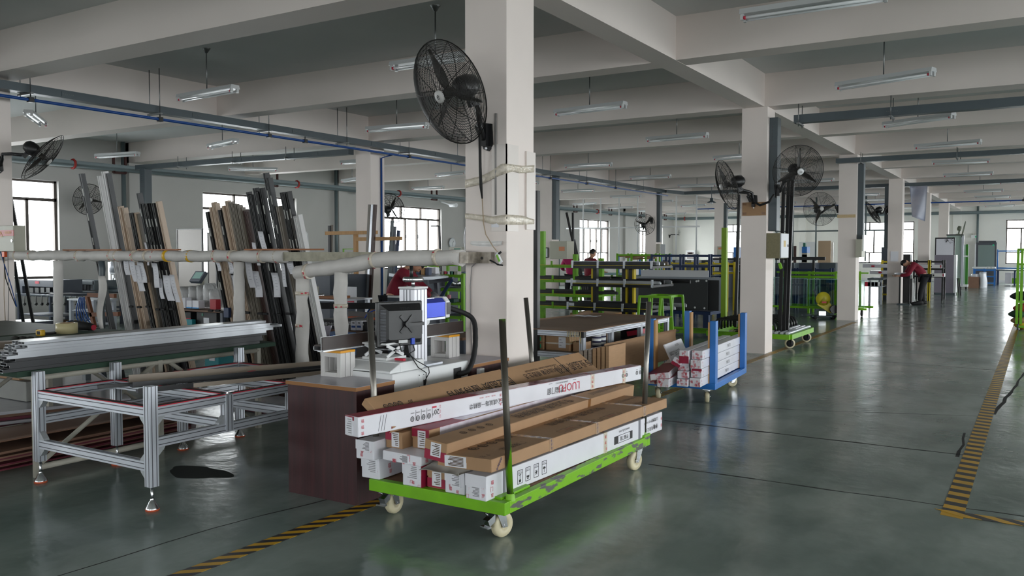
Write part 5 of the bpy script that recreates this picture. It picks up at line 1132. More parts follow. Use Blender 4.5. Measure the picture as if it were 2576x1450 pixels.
for i, (pts, r, m, lb) in enumerate((([(8,650),(14,700),(28,740),(40,770)],.006,m_rub,'black cable hanging below the electric cabinet'),([(12,660),(10,740),(14,820)],.005,MATS['beige_cable'],'pale cable hanging below the electric cabinet'),([(20,655),(22,730),(20,830)],.005,MATS['grey_cable'],'grey cable hanging straight down below the electric cabinet'),([(2,680),(28,720),(42,772)],.006,m_bpipe,'blue hose slanting below the electric cabinet'))):
    mb = MB(); mb.tube([V((at(*pts[0],y=5.75).x,5.75,zb+.002))]+[at(px,py,y=5.75) for px, py in pts[1:]], r, 6); solo('hanging_cable', mb, m, lb, 'cable')
mb = MB(); q = at(12,664,y=5.76); mb.bx(q.x-.03,q.x+.03,5.74,5.78,zb-.07,zb+.001); solo('plug', mb, mat('orange_plastic', rgb(226,90,40), .4), 'orange plug hanging under the electric cabinet', 'plug', bev=.006)
for i, (a, b, m) in enumerate((((20,455),(85,820),m_pblk),((36,660),(60,820),m_pblk))):
    p = at(*a, y=6.36); q = at(*b, y=7.0); d = (q-p); t = q+d*((0-q.z)/d.z) if d.z else q; mb = MB(); mb.bar(p, t, .04, .03); solo('steel_pole', mb, m, ('long thin dark pole leaning from the fan cable to the floor at left','shorter dark pole leaning before the left window')[i], 'pole')
# ---------------------------------------------------------------- people
def skinned(nodes, edges, sub=2):
    me = bpy.data.meshes.new('figure'); me.from_pydata([n[0] for n in nodes], edges, []); o = _link('figure', me)
    sk = o.modifiers.new('skin', 'SKIN'); sk.use_smooth_shade = True; sb = o.modifiers.new('sub', 'SUBSURF'); sb.levels = sub; sb.render_levels = sub
    L = me.skin_vertices[0].data
    for i, n in enumerate(nodes):
        r = n[1]; L[i].radius = r if isinstance(r, tuple) else (r, r); L[i].use_root = (i == 0)
    dg = bpy.context.evaluated_depsgraph_get(); ev = o.evaluated_get(dg); m = ev.to_mesh(); mb = MB()
    mb._add([tuple(v.co) for v in m.vertices], [tuple(p.vertices) for p in m.polygons], 0, True); ev.to_mesh_clear(); bpy.data.objects.remove(o); bpy.data.meshes.remove(me); return mb
def person(label, base, face, bend, elbow, hand, head_tilt=.5, jacket=None, hip=.90, lean=0., glove=None, group=None, hairm=None, step=.12):
    """base: floor point between the feet; face: heading; bend: trunk forward from vertical; elbow/hand: (forward, side, height) for the right and left arm"""
    B = V(base); Fd = V((math.cos(face), math.sin(face), 0)); Sd = V((-Fd.y, Fd.x, 0)); Q = lambda f, s, z: B+Fd*f+Sd*s+Z_*z
    k = thing('person', label, 'person', B, group=group); T = lambda l: (math.sin(bend)*l, math.cos(bend)*l)
    w_ = T(.20); c_ = T(.42); n_ = T(.53); f0 = -.10*math.sin(bend)
    pel = Q(f0, 0, hip); wst = Q(f0+w_[0]*.9, 0, hip+w_[1]); cst = Q(f0+c_[0], 0, hip+c_[1]); nck = Q(f0+n_[0]+.01, 0, hip+n_[1]); ht = bend+head_tilt
    hd = nck+Fd*(math.sin(ht)*.14+.02)+Z_*(math.cos(ht)*.14)
    nodes = [(pel,.125),(wst,.11),(cst,.125),(nck,.055),(nck.lerp(hd,.5),.055)]; edges = [(0,1),(1,2),(2,3),(3,4)]
    jn = [(pel+Z_*-.06,(.165,.15)),(wst,(.16,.145)),(cst,(.178,.155)),(nck.lerp(cst,.25),.085)]; je = [(0,1),(1,2),(2,3)]
    for q, s_ in ((0,-1),(1,1)):
        sh = cst.lerp(nck,.35)+Sd*s_*.185; el = Q(*elbow[q]); hn = Q(*hand[q]); i = len(nodes); dr = (hn-el).normalized()
        nodes += [(sh,.05),(el,.036),(hn,.028),(hn+dr*.05,(.036,.022)),(hn+dr*.085,(.036,.02))]; edges += [(2,i),(i,i+1),(i+1,i+2),(i+2,i+3),(i+3,i+4)]
        up = Z_.cross(dr).normalized() if abs(dr.z) < .95 else Sd; dn = dr.cross(up)
        for g in range(4):
            j = len(nodes); o = up*(.027-.018*g); l_ = (.07,.08,.075,.058)[g]; nodes += [(hn+dr*.11+o,.0095),(hn+dr*(.11+l_*.5)+o+dn*.012,.0085),(hn+dr*(.11+l_*.8)+o+dn*.036,.0075)]; edges += [(i+4,j),(j,j+1),(j+1,j+2)]
        j = len(nodes); nodes += [(hn+dr*.06+up*.042,.011),(hn+dr*.095+up*.055+dn*.012,.0095)]; edges += [(i+3,j),(j,j+1)]
        t = len(jn); jn += [(sh,.09),(sh.lerp(el,.5),.078),(el,.07),(el.lerp(hn,.5),.06),(el.lerp(hn,.92),.05)]; je += [(2,t),(t,t+1),(t+1,t+2),(t+2,t+3),(t+3,t+4)]
    tn = [(pel,(.165,.15))]; te = []
    for s_ in (-1, 1):
        i = len(nodes); kn = Q(f0*.4+.03+s_*step*.5, s_*.10, hip*.52); an = Q(s_*step, s_*.10, .08); toe = Q(s_*step+.15, s_*.115, .035)
        nodes += [(pel+Sd*s_*.09-Z_*.05,.10),(kn,.06),(an,.04),(toe,.026)]; edges += [(0,i),(i,i+1),(i+1,i+2),(i+2,i+3)]
        t = len(tn); tn += [(pel+Sd*s_*.095-Z_*.06,.115),(kn,.083),(an+Z_*.04,.066)]; te += [(0,t),(t,t+1),(t+1,t+2)]
        sm = MB(); sm.tube([Q(s_*step-.10,s_*.10,.05), Q(s_*step-.07,s_*.10,.07), Q(s_*step,s_*.10,.085), Q(s_*step+.1,s_*.11,.055), Q(s_*step+.2,s_*.115,.045), Q(s_*step+.24,s_*.115,.04)], [.02,.06,.075,.054,.05,.02], 10); part(k, 'shoe', sm, m_rub)
    body = skinned(nodes, edges)
    hz = Fd*math.sin(ht)+Z_*math.cos(ht); hf = Fd*math.cos(ht)-Z_*math.sin(ht); R_ = MX((Sd*-1, hf, hz)).transposed().to_4x4(); R_.translation = hd
    hm = MB()
    def skull(u, v):
        th = math.pi*v; ph = 2*math.pi*u; x, y, z = math.sin(th)*math.cos(ph), math.sin(th)*math.sin(ph), math.cos(th)
        wx, wy = .074-.014*max(0,-z)**1.5, .094-.012*max(0,-z)**2; y2 = y*wy+(.012*max(0,-z) if y > 0 else 0)
        nose = .026*math.exp(-((x*.074)**2)/.00018-((z+.18)**2)/.03) if y > 0 else 0; eye = -.008*sum(math.exp(-((x*.074-e)**2)/.0002-((z-.02)**2)/.008) for e in (-.03,.03)) if y > 0 else 0
        mouth = -.005*math.exp(-((x*.074)**2)/.0006-((z+.5)**2)/.003) if y > 0 else 0
        return (x*wx, y2+nose+eye+mouth, z*.118)
    hm.grid(skull, 28, 20)
    for s_ in (-1, 1): hm.lathe([(0,-.008),(.02,-.006),(.028,0),(.02,.006),(0,.006)], (s_*.076,-.005,-.005), (s_,-.35,0), 10)
    body.add(hm, R_); part(k, 'body', body, m_skin)
    ey = MB()
    for s_ in (-1,1): ey.lathe([(0,-.006),(.008,-.003),(.008,.003),(0,.006)], (s_*.03,.083,.004), Y_, 8)
    mo = MB(); mo.ob((0,.089,-.06), (.022,0,0), (0,.003,0), (0,0,.003)); b = MB(); b.add(ey, R_); part(k, 'eye', b, m_hair); b = MB(); b.add(mo, R_); part(k, 'mouth', b, mat('lip', rgb(150,84,76), .5))
    hr = MB(); hr.grid(lambda u, v: (lambda p, kk: (p[0]*kk, p[1]*kk-.004, p[2]*kk+.004))(skull(u, v*(.36+.22*(math.sin(2*math.pi*u) < .15))), 1.10), 28, 10); b = MB(); b.add(hr, R_); part(k, 'hair', b, hairm or m_hair)
    jk = skinned(jn, je); part(k, 'jacket', jk, jacket or m_mar); part(k, 'trousers', skinned(tn, te), m_trous)
    cm = MB(); cm.tube([nck.lerp(cst,.12)+(Sd*math.cos(a)*.07+Fd*math.sin(a)*.075)-hz*.02*math.sin(a) for a in [i*math.pi/8 for i in range(16)]], .014, 6, closed=True); part(k, 'collar', cm, m_hair)
    if glove:
        for q in (0, 1):
            el, hn = Q(*elbow[q]), Q(*hand[q]); dr = (hn-el).normalized(); g = MB(); g.tube([hn-dr*.02, hn+dr*.03, hn+dr*.09], [.042,.046,.043], 10); part(k, 'work_glove', g, glove)
    return k
p = at(994, 760, y=10.6)
person('worker in a maroon jacket bending over his work beside the column, seen from his side', (p.x-.02,10.6,0), math.radians(28), .52, ((.40,-.22,1.02),(.40,.24,1.05)), ((.62,-.10,.90),(.60,.14,.93)), .65, glove=mat('grey_work_glove', rgb(110,112,116), .8), hip=.88)
p = at(1272, 700, y=9.7)
person('dark haired worker mostly hidden behind the front column, looking down', (p.x,9.7,0), math.radians(165), .72, ((.34,-.25,.98),(.36,.25,.98)), ((.52,-.12,.90),(.52,.14,.92)), .5)
m_mag = mat('magenta_jacket_cloth', rgb(170,26,92), .75, var=.1, scale=8)
p = at(1436, 690, y=23.0); person('worker in a magenta jacket seen from behind, left of the pair by the far bench', (p.x,23.0,0), math.radians(120), .12, ((.12,-.27,1.12),(.12,.27,1.12)), ((.36,-.2,1.05),(.36,.2,1.05)), .35, jacket=m_mag)
p = at(1482, 690, y=21.6); person('worker in a maroon jacket seen from behind, looking right by the far bench', (p.x,21.6,0), math.radians(60), .12, ((.12,-.29,1.12),(.12,.29,1.12)), ((.36,-.2,1.05),(.36,.2,1.05)), .15)
p = at(2318, 768, z=0); person('worker in maroon jacket and black trousers bent over a stand beside the fourth column', (p.x,p.y,0), math.radians(196), .80, ((.42,-.22,.92),(.42,.22,.92)), ((.66,-.12,.88),(.66,.14,.88)), .8, hip=.90, step=.07)
# ---------------------------------------------------------------- table with cardboard top
def pb(mb, x0, y0, x1, y1, y, d, mi=0):
    a, b = at(x0,(y0+y1)/2,y=y), at(x1,(y0+y1)/2,y=y); c = at((x0+x1)/2,y0,y=y).z; e = at((x0+x1)/2,y1,y=y).z; return mb.bx(a.x,b.x,y,y+d,e,c,mi)
wt = thing('packing_table', 'aluminium packing table topped with brown cardboard behind the front column', 'work table', (-4.8,9.55,0)); x0, x1, y0, y1 = -5.45, -4.21, 8.3, 10.82
for x in (x0+.03,x1-.03):
    for y in (y0+.03,y0+.75,y0+1.6,y1-.03):
        mb = MB(); slotbar(mb, (x,y,0 if y in (y0+.03,y1-.03) else .47), (x,y,.70), .055, .055, Y_); part(wt, 'leg', mb, m_sb)
for z, nm in ((.70,'top_rail'),(.46,'shelf_rail')):
    for x in (x0+.03,x1-.03): mb = MB(); slotbar(mb, (x,y0,z), (x,y1,z), .05, .06); part(wt, nm, mb, m_sb)
    for y in (y0+.03,y1-.03): mb = MB(); slotbar(mb, (x0,y,z), (x1,y,z), .05, .06); part(wt, nm, mb, m_sb)
mb = MB(); mb.grid(lambda u, v: V((x0-.03+(x1-x0+.05)*u, y0-.02+(y1-y0+.06)*v, .742+.006*math.sin(v*6)+.012*max(0,v-.9)*10*(1-u)*.5)), 6, 10, th=.01); part(wt, 'cardboard_top', mb, mat('worn_cardboard_top', rgb(138,112,92), .7, var=.08, scale=3))
mb = MB(); mb.bx(x0+.05,x1-.055,y0+.05,y1-.05,.478,.492); part(wt, 'shelf_board', mb, mat('grey_shelf_board', rgb(128,116,104), .6))
mb = MB(); mb.bx(x1-.056,x1+.001,y0-.001,y0+.06,.665,.732); part(wt, 'corner_cap', mb, m_black, bev=.003)
mb = MB(); 
for i in range(9): a = at(1440+i*5,822+8*math.sin(i),y=y0-.005); mb.tube([V((x1-.2+i*.02,y0-.006,.74)), V((x1-.19+i*.02,y0-.02,.70)), V((x1-.2+i*.022+.02*math.sin(i*2),y0-.012,.62+.03*math.cos(i*3)))], .004, 5)
part(wt, 'torn_tape', mb, mat('straw_tape', rgb(196,176,130), .5))
c = at(1470,797,z=.752); mb = MB(); mb.grid(lambda u, v: V((c.x-.14+.28*u+.05*v, c.y-.08+.2*v, .755+.012*math.sin(u*5+v*3)**2)), 6, 4, th=.0015); solo('paper_sheet', mb, m_paper, 'crumpled white paper sheet on the cardboard table top', 'paper')
def cart_box(label, x0, x1, y0, y1, z0, z1, m=None, lab=None, labm=None, group=None, tapeband=False):
    k = thing('carton', label, 'cardboard box', ((x0+x1)/2,(y0+y1)/2,z0), group=group); mb = MB(); mb.bx(x0,x1,y0,y1,z0,z1); part(k, 'box_body', mb, m or m_kraft, bev=.004)
    if lab:
        a, b, c_, d = lab; mb = MB(); mb.bx(x0+(x1-x0)*a,x0+(x1-x0)*b,y0-.0015,y0,z0+(z1-z0)*c_,z0+(z1-z0)*d); l = part(k, 'label', mb, labm or m_paper); pm = MB()
        for q in range(3): zz = z0+(z1-z0)*(c_+(d-c_)*(.25+.25*q)); pm.bx(x0+(x1-x0)*(a+.1*(b-a)),x0+(x1-x0)*(a+(.4+.2*(q % 2))*(b-a)),y0-.0025,y0-.0015,zz-.002,zz+.002)
        part(l, 'label_text_lines', pm, m_ink)
    if tapeband: mb = MB(); mb.bx(x0-.001,x1+.001,y0-.001,y1,z0+(z1-z0)*.45,z0+(z1-z0)*.55); part(k, 'tape_band', mb, m_clear)
    return k
m_glab = mat('green_label', rgb(60,190,140), .5)
for i, (xa, zz) in enumerate(((-5.0,.493),(-4.885,.493),(-5.0,.575),(-4.885,.575))): cart_box('small brown carton with green label on the table shelf, %s' % ('lower one nearer the column','lower one of the outer pair','upper one nearer the column','upper one of the outer pair')[i], xa, xa+.112, 8.40, 8.62, zz, zz+.08, lab=(.1,.75,.25,.8), labm=m_glab, group='green labelled cartons')
cart_box('larger taped brown carton with white labels on the table shelf', -4.75,-4.45,8.42,8.72,.493,.655, lab=(.55,.85,.2,.95), tapeband=True); cart_box('brown carton behind the table corner leg', -4.42,-4.28,8.45,8.62,.493,.60)
for i, y in enumerate((8.86,8.99)):
    k = thing('film_roll', 'roll of blue and white stretch film on the table shelf, %s one' % ('nearer','farther')[i], 'film roll', (-4.33,y,.493), group='stretch film rolls'); mb = MB(); mb.cyl((-4.33,y,.493),(-4.33,y,.655),.055,18); part(k, 'film', mb, m_white)
    for q in range(3): mb = MB(); mb.cyl((-4.33,y,.51+q*.05),(-4.33,y,.53+q*.05),.0555,18); part(k, 'blue_band', mb, mat('navy_film', rgb(40,40,76), .3))
cart_box('small loose brown carton deep on the table shelf', -4.55,-4.38,9.25,9.42,.493,.62); k = cart_box('open red and black tool case on the table shelf', -4.55,-4.3,10.0,10.35,.493,.63, m=m_black); mb = MB(); mb.ob((-4.35,10.1,.58), (.1,0,.02), (0,.12,0), (-.005,0,.03)); part(k, 'red_lid', mb, m_redp)
a = at(1445,770,y=15.2); cart_box('low stack of pale boards on the floor behind the packing table', -9.6,-8.6,18.2,19.2,.02,.14, m=m_wood)
# cardboard leaning on the table
tl, tr = V((-4.155,8.95,.66)), at(1700,828,x=-3.95); bl = at(1560,940,x=-3.78); br = at(1735,890,x=-3.80)
tl = at(1520,866,x=-4.13); mb = MB(); mb.grid(lambda u, v: tl.lerp(tr,u).lerp(bl.lerp(br,u)*1,v)+V((-.10*math.sin(v*math.pi)*.8,0,-.02*math.sin(v*math.pi))), 8, 8, th=.007)
solo('cardboard_sheet', mb, m_kraft2, 'large curved sheet of plain brown cardboard leaning on the packing table', 'cardboard sheet')
c = at(1500,935,x=-3.85); bd = thing('carton_bundle', 'bundle of flattened brown cartons standing on edge behind the load', 'carton bundle', (c.x,c.y,0))
for i in range(7):
    a, b = at(1458+11*i,883-2*i,y=7.72), at(1458+11*i,960,y=7.72); mb = MB(); mb.bx(a.x,a.x+.034,7.72,8.12+.0*i,0,max(.3,a.z)); part(bd, 'flat_carton', mb, m_kraft2 if i > 2 else mat('glossy_edge_board', rgb(150,136,124), .2, var=.3, scale=20, stretch=(1,1,8)))
# ---------------------------------------------------------------- blue cart with white boxes
def local(root, fn, name, m, label=None, bev=0):
    mb = MB(); fn(mb); return part(root, name, mb, m, label=label, world=False, bev=bev)
bc_ = thing('platform_cart', 'blue steel cart with four posts carrying small white boxes', 'platform cart', (-2.88,8.72,0), math.radians(4)); W_, L_ = .74, 1.48
for nm, a in (('front_beam',(-W_,0,0,.06)),('rear_beam',(-W_,0,L_-.06,L_)),('side_beam',(-.05,0,.06,L_-.06)),('side_beam',(-W_,-W_+.05,.06,L_-.06))): local(bc_, lambda mb, a=a: mb.bx(a[0],a[1],a[2],a[3],.15,.215), nm, m_blue, bev=.004)
local(bc_, lambda mb: mb.bx(-W_+.05,-.05,.06,L_-.06,.19,.205), 'deck', m_blue)
for x in (-W_,-.062):
    for y in (0,L_-.10):
        c_ = local(bc_, lambda mb: mb.bx(x,x+.062,y,y+.10,.215,.875), 'corner_post', m_blue, bev=.004)
        o = MB(); xi = x+.064 if x < -.3 else x-.022; o.bx(xi,xi+.02,y+.005,y+.095,.215,.86); part(bc_, 'timber_pad', o, m_wood, world=False)
_ab = absloc
def caster_l(root, x, y, zt, r, ang):   # a castor laid out in the cart's own frame
    n0 = len(COL.objects); loc = V(root.location); caster(root, loc.x+x, loc.y+y, zt, r, ang, False, m_wheel)
for x, y, a in ((-.10,.06,.3),(-.10,L_-.18,2.2),(-W_+.10,.06,.2),(-W_+.10,L_-.18,2.6)): caster_l(bc_, x, y, .15, .062, a)
def wbox(label, x, y, z, w_, h_, L=1.9, rz=0., roll=0., red=None, seed=1, top=None):
    q = MX.Rotation(math.radians(4),3,'Z') @ V((x,y,0)); f = Fr(V((-2.88,8.72,z))+q, math.radians(4)+rz, w_, h_, L, roll=roll); k = carton(label, f, m_wbox, flap=False, group='white boxes on the blue cart', redend=red); random.seed(seed); endmarks(k, f, 9, '罗福门窗', sz=.024)
    if top: mb = MB(); f.strip(mb, 'top', 0, .9, 0, f.w); part(k, 'crimson_top', mb, m_red)
    mb = MB(); f.text(mb, 'right', L-.12, h_*.5, h_*.55, 'LUO', False); f.text(mb, 'right', L*.55, h_*.5, h_*.4, '罗福门窗', False); part(k, 'side_lettering', mb, m_ink)
    mb = MB(); f.text(mb, 'right', .04, h_*.7, .02, '福'); f.text(mb, 'right', .05, h_*.3, .02, '窗'); part(k, 'red_tape_lettering', mb, m_redp); return k
NTH = ('lowest','second lowest','third','topmost')
for i in range(4): wbox('white box in the right hand column on the blue cart, %s' % NTH[i], -.075+.004*i, -.30+.03*(i % 2), .216+.094*i, .115, .09, 2.0, red=(0,.9,.75,1) if i == 1 else None, seed=20+i)
for i in range(3): wbox('white box in the second column on the blue cart, %s' % NTH[i if i < 2 else 3], -.20-.006*i, -.33+.04*i, .216+.078*i, .115, .075, 1.9, seed=30+i)
wbox('white box with crimson end band on top of the second column of the blue cart', -.20, -.30, .452, .10, .135, 1.8, red=(0,1,0,.55), seed=35)
wbox('tilted white box with crimson corner sliding off the pile on the blue cart', -.30, -.30, .40, .10, .08, 1.5, roll=.5, red=(0,1,0,.4), seed=36)
wbox('white box with open side lying lowest at the left of the blue cart', -.36, -.45, .216, .125, .085, 1.6, rz=.05, seed=37, top=True)
wbox('flat white box at the left edge of the blue cart', -.52, -.32, .216, .12, .05, 1.6, rz=.08, seed=38); wbox('crimson topped box resting askew over the left boxes of the blue cart', -.36, -.42, .305, .20, .065, 1.5, rz=.16, roll=-.16, seed=39, top=True); wbox('second flat white box at the left edge of the blue cart', -.50, -.38, .268, .13, .055, 1.5, rz=.1, seed=40, top=True)
f = Fr((-3.36,8.75,.40), .12, .02, .22, .75, roll=-.45); k = carton('thin white panel box with brand lettering leaning inside the blue cart', f, m_wbox, flap=False); mb = MB(); f.text(mb, 'right', .25, .09, .06, 'LUOFU.com', True); f.text(mb, 'right', .45, .17, .025, '罗福门窗 系统', True); part(k, 'side_lettering', mb, m_ink)
# ---------------------------------------------------------------- green trestles and trolleys
gt = thing('trestle', 'lime green steel trestle with four splayed legs and grey pads', 'trestle', (-5.35,13.55,0))
T_ = [at(1630,747,y=13.6), at(1705,742,y=13.6)]; zt_ = .87; xa, xb = -5.68, -5.30
for y in (13.45,14.0):
    for x, s_ in ((xa,-1),(xb,1)):
        for o in (-.09,.09): mb = MB(); mb.bar((x+o*1.6,y,0),(x+o,y,zt_-.03),.035,.035); part(gt, 'leg', mb, m_green)
        mb = MB(); mb.bar((x-.12,y,.3),(x+.12,y,.3),.03,.03); part(gt, 'rung', mb, m_green)
    mb = MB(); mb.bx(xa-.1,xb+.1,y-.02,y+.02,zt_-.04,zt_); part(gt, 'top_bar', mb, m_green)
for x in (xa,xb): mb = MB(); mb.bx(x-.02,x+.02,13.45,14.0,zt_-.04,zt_); part(gt, 'top_bar', mb, m_green); mb = MB(); mb.cyl((x,13.40,.24),(x,14.05,.24),.018,8); part(gt, 'grey_bar', mb, m_rod)
gp = thing('post_trolley', 'low lime green trolley with one tall green post left of the second column', 'trolley', (-5.3,15.3,0))
c = at(1820,838,z=.1); X1 = -5.0
for a, b in (((-6.3,14.9),(X1,15.5)),((-6.3,15.7),(X1,15.7)),((X1,15.2),(X1,15.8)),((-6.3,14.85),(-6.3,15.75))): mb = MB(); mb.bar((a[0],a[1],.12),(b[0],b[1],.12),.06,.06); part(gp, 'base_beam', mb, m_green)
mb = MB(); mb.bx(X1-.045,X1+.045,15.55,15.65,.12,2.05); part(gp, 'post', mb, mat('olive_lime_paint', rgb(140,176,40), .5)); mb = MB(); mb.prism([(0,.15),(.1,.15),(0,.35)], (X1+.04,15.6,0), X_, Z_, (0,.02,0)); part(gp, 'gusset', mb, m_green)
for x, y in ((-6.2,14.95),(-5.1,15.35),(-6.2,15.65),(-5.1,15.68)): mb = MB(); mb.lathe([(0,-.02),(.05,-.02),(.05,.02),(0,.02)], (x,y,.05), Y_, 14); part(gp, 'wheel', mb, m_rub)
rt = thing('roller_trolley', 'lime green trolley with black hoops and grey rollers behind the second column', 'trolley', (-4.1,15.0,0)); xa, xb, ya, yb = -4.85, -3.46, 14.22, 15.85
for y in (ya,yb): mb = MB(); mb.bx(xa,xb,y-.04,y+.04,.17,.25); part(rt, 'frame_beam', mb, m_green)
for x in (xa,xb): mb = MB(); mb.bx(x-.03,x+.03,ya+.04,yb-.04,.17,.25); part(rt, 'frame_beam', mb, m_green)
for i in range(3): mb = MB(); mb.cyl((xb-.05-.09*i,ya+.03,.265),(xb-.05-.09*i,yb-.03,.265),.026,10); part(rt, 'roller', mb, m_alu)
for i in range(9):
    y = ya+.12+i*.175; mb = MB(); h = .20; mb.tube([(-4.75,y,.25),(-4.75,y,.25+h*.7),(-4.70,y,.25+h),(-3.85,y,.25+h),(-3.76,y,.25+h*.85),(-3.72,y,.25+h*.5),(-3.72,y,.25)], .02, 8); part(rt, 'hoop', mb, m_black)
for x, y in ((xb-.06,ya+.25),(xb-.06,yb-.2),(xa+.08,ya+.25),(xa+.08,yb-.2)):
    mb = MB(); mb.lathe([(.0,-.022),(.045,-.022),(.05,-.02),(.078,-.02),(.085,-.008),(.085,.008),(.078,.02),(.05,.02),(0,.022)], (x,y,.085), (.45,-.9,0), 20); w_ = part(rt, 'wheel', mb, m_wheel); mb = MB(); mb.lathe([(0,-.024),(.06,-.024),(.06,.024),(0,.024)], (x,y,.085), (.45,-.9,0), 16); part(w_, 'hub', mb, m_rub); mb = MB(); mb.bx(x-.045,x+.045,y-.03,y+.05,.15,.172); mb.bx(x-.035,x-.028,y-.03,y+.03,.07,.16); mb.bx(x+.028,x+.035,y-.03,y+.03,.07,.16); part(rt, 'caster_fork', mb, m_black)
for pxt, pyt, pxb, y in ((1860,490,1850,15.2),(1985,440,1972,14.55),(1995,442,1980,14.62),(1972,452,1962,14.48)): a = at(pxt,pyt,y=y); b = at(pxb,835,y=y); mb = MB(); mb.bar((b.x,y,.25),(a.x,y,a.z),.055,.05); part(rt, 'tall_pole', mb, m_pblk)
eb2 = thing('electric_cabinet', 'beige and grey electric cabinet on the side of the second column', 'electric cabinet', (-3.5,13.7,1.5)); zt_, zb = 1.895, 1.50; a, b = at(1930,620,y=13.5), at(1962,620,y=13.5)
mb = MB(); mb.bx(-3.66,b.x,13.5,13.95,zb,zt_); part(eb2, 'case', mb, mat('olive_beige_paint', rgb(132,124,94), .5, var=.1, scale=30), bev=.004); mb = MB(); mb.bx(b.x,b.x+.02,13.5,13.96,zb+.01,zt_-.005); d = part(eb2, 'door', mb, mat('pale_grey_door', rgb(190,192,198), .4), bev=.003); mb = MB(); mb.bx(b.x+.02,b.x+.021,13.65,13.78,1.68,1.78); part(d, 'yellow_label', mb, mat('ochre_label', rgb(190,160,90), .5)); mb = MB(); mb.bx(b.x+.02,b.x+.03,13.9,13.92,1.68,1.72); part(d, 'latch', mb, m_black)
c = at(1956,633,y=13.8); k = thing('hanging_plug', 'small green and red switch hanging under the column cabinet', 'switch', (b.x-.05,13.7,1.32)); mb = MB(); mb.tube([(b.x-.06,13.7,1.5),(b.x-.05,13.7,1.42)], .005, 6); part(k, 'cord', mb, m_white); mb = MB(); mb.ob((b.x-.04,13.7,1.38), (.02,0,.01), (0,.02,0), (-.015,0,.045)); part(k, 'body', mb, m_green, bev=.006)
mb = MB(); pb(mb, 1910,836, 1912,838, 13.49, .002)
# column 3 and 4 cabinets, notices
for (px0,py0,px1,py1,y,nm,lb) in ((2152,602,2168,648,21.05,'beige','beige electric cabinet on the third aisle column'),(2226,652,2229,653,28.7,'x','')):
    if nm == 'x': continue
    k = thing('electric_cabinet', lb, 'electric cabinet', (-3.55,21.2,1.5)); mb = MB(); pb(mb, px0,py0,px1,py1,y,.45); part(k, 'case', mb, m_beige, bev=.004); mb = MB(); a = at(px1,625,y=y); mb.bx(a.x,a.x+.03,21.1,21.48,1.62,2.0); part(k, 'door', mb, m_white)
mb = MB(); pb(mb, 2240,633,2260,658, 28.755, .002); solo('notice_sheet', mb, m_paper, 'faint white notice sheet on the fourth aisle column', 'notice')
mb = MB(); pb(mb, 2106,540,2152,548, 21.118, .01); solo('packing_tape', mb, mat('brown_clear_tape', rgb(196,168,120), .15, bump=.4), 'brown packing tape strip around the third aisle column', 'tape')
# charcoal panels stacked on edge
pn = thing('panel_stand', 'blue low pallet stand below the charcoal panels', 'pallet stand', (-6.6,17.8,0))
mb = MB(); mb.bx(-7.6,-5.9,17.5,18.5,.27,.34); part(pn, 'deck', mb, m_dkblue)
for x in (-7.5,-6.75,-6.0):
    for y in (17.55,18.45): mb = MB(); mb.bx(x-.06,x+.06,y-.05,y+.05,0,.27); part(pn, 'foot', mb, m_dkblue)
m_char = mat('charcoal_panel', rgb(58,60,62), .5, var=.04); m_char2 = mat('dark_charcoal_panel', rgb(40,41,43), .5); m_lgrey = mat('pale_grey_panel', rgb(150,156,164), .3)
def panel(px0,py0,px1,py1,y,m,label,dots=()):
    k = thing('metal_sheet', label, 'metal sheet', at((px0+px1)/2,py1,y=y)); mb = MB(); pb(mb, px0,py0,px1,py1,y,.02); part(k, 'sheet', mb, m)
    if dots:
        mb = MB()
        for px, py in dots: c = at(px,py,y=y-.002); mb.cyl((c.x,y-.002,c.z),(c.x,y,c.z),.022,8)
        part(k, 'sticker_dot', mb, m_white)
panel(1606,702,1780,778,17.5,m_char,'large charcoal metal panel dotted with small white stickers, foremost of the leaning set', ((1679,706),(1718,708),(1752,708),(1757,707),(1777,707),(1748,774),(1772,776),(1671,770))); panel(1640,704,1808,780,17.56,m_char2,'darker charcoal panel sticking out right of the foremost one'); panel(1590,697,1828,780,17.62,m_lgrey,'pale grey panel with a dark slot behind the charcoal ones'); panel(1612,680,1782,780,17.70,mat('glossy_white_panel', rgb(215,216,220), .1, bump=.4, bscale=6),'glossy white panel reflecting the posts behind the charcoal panels')
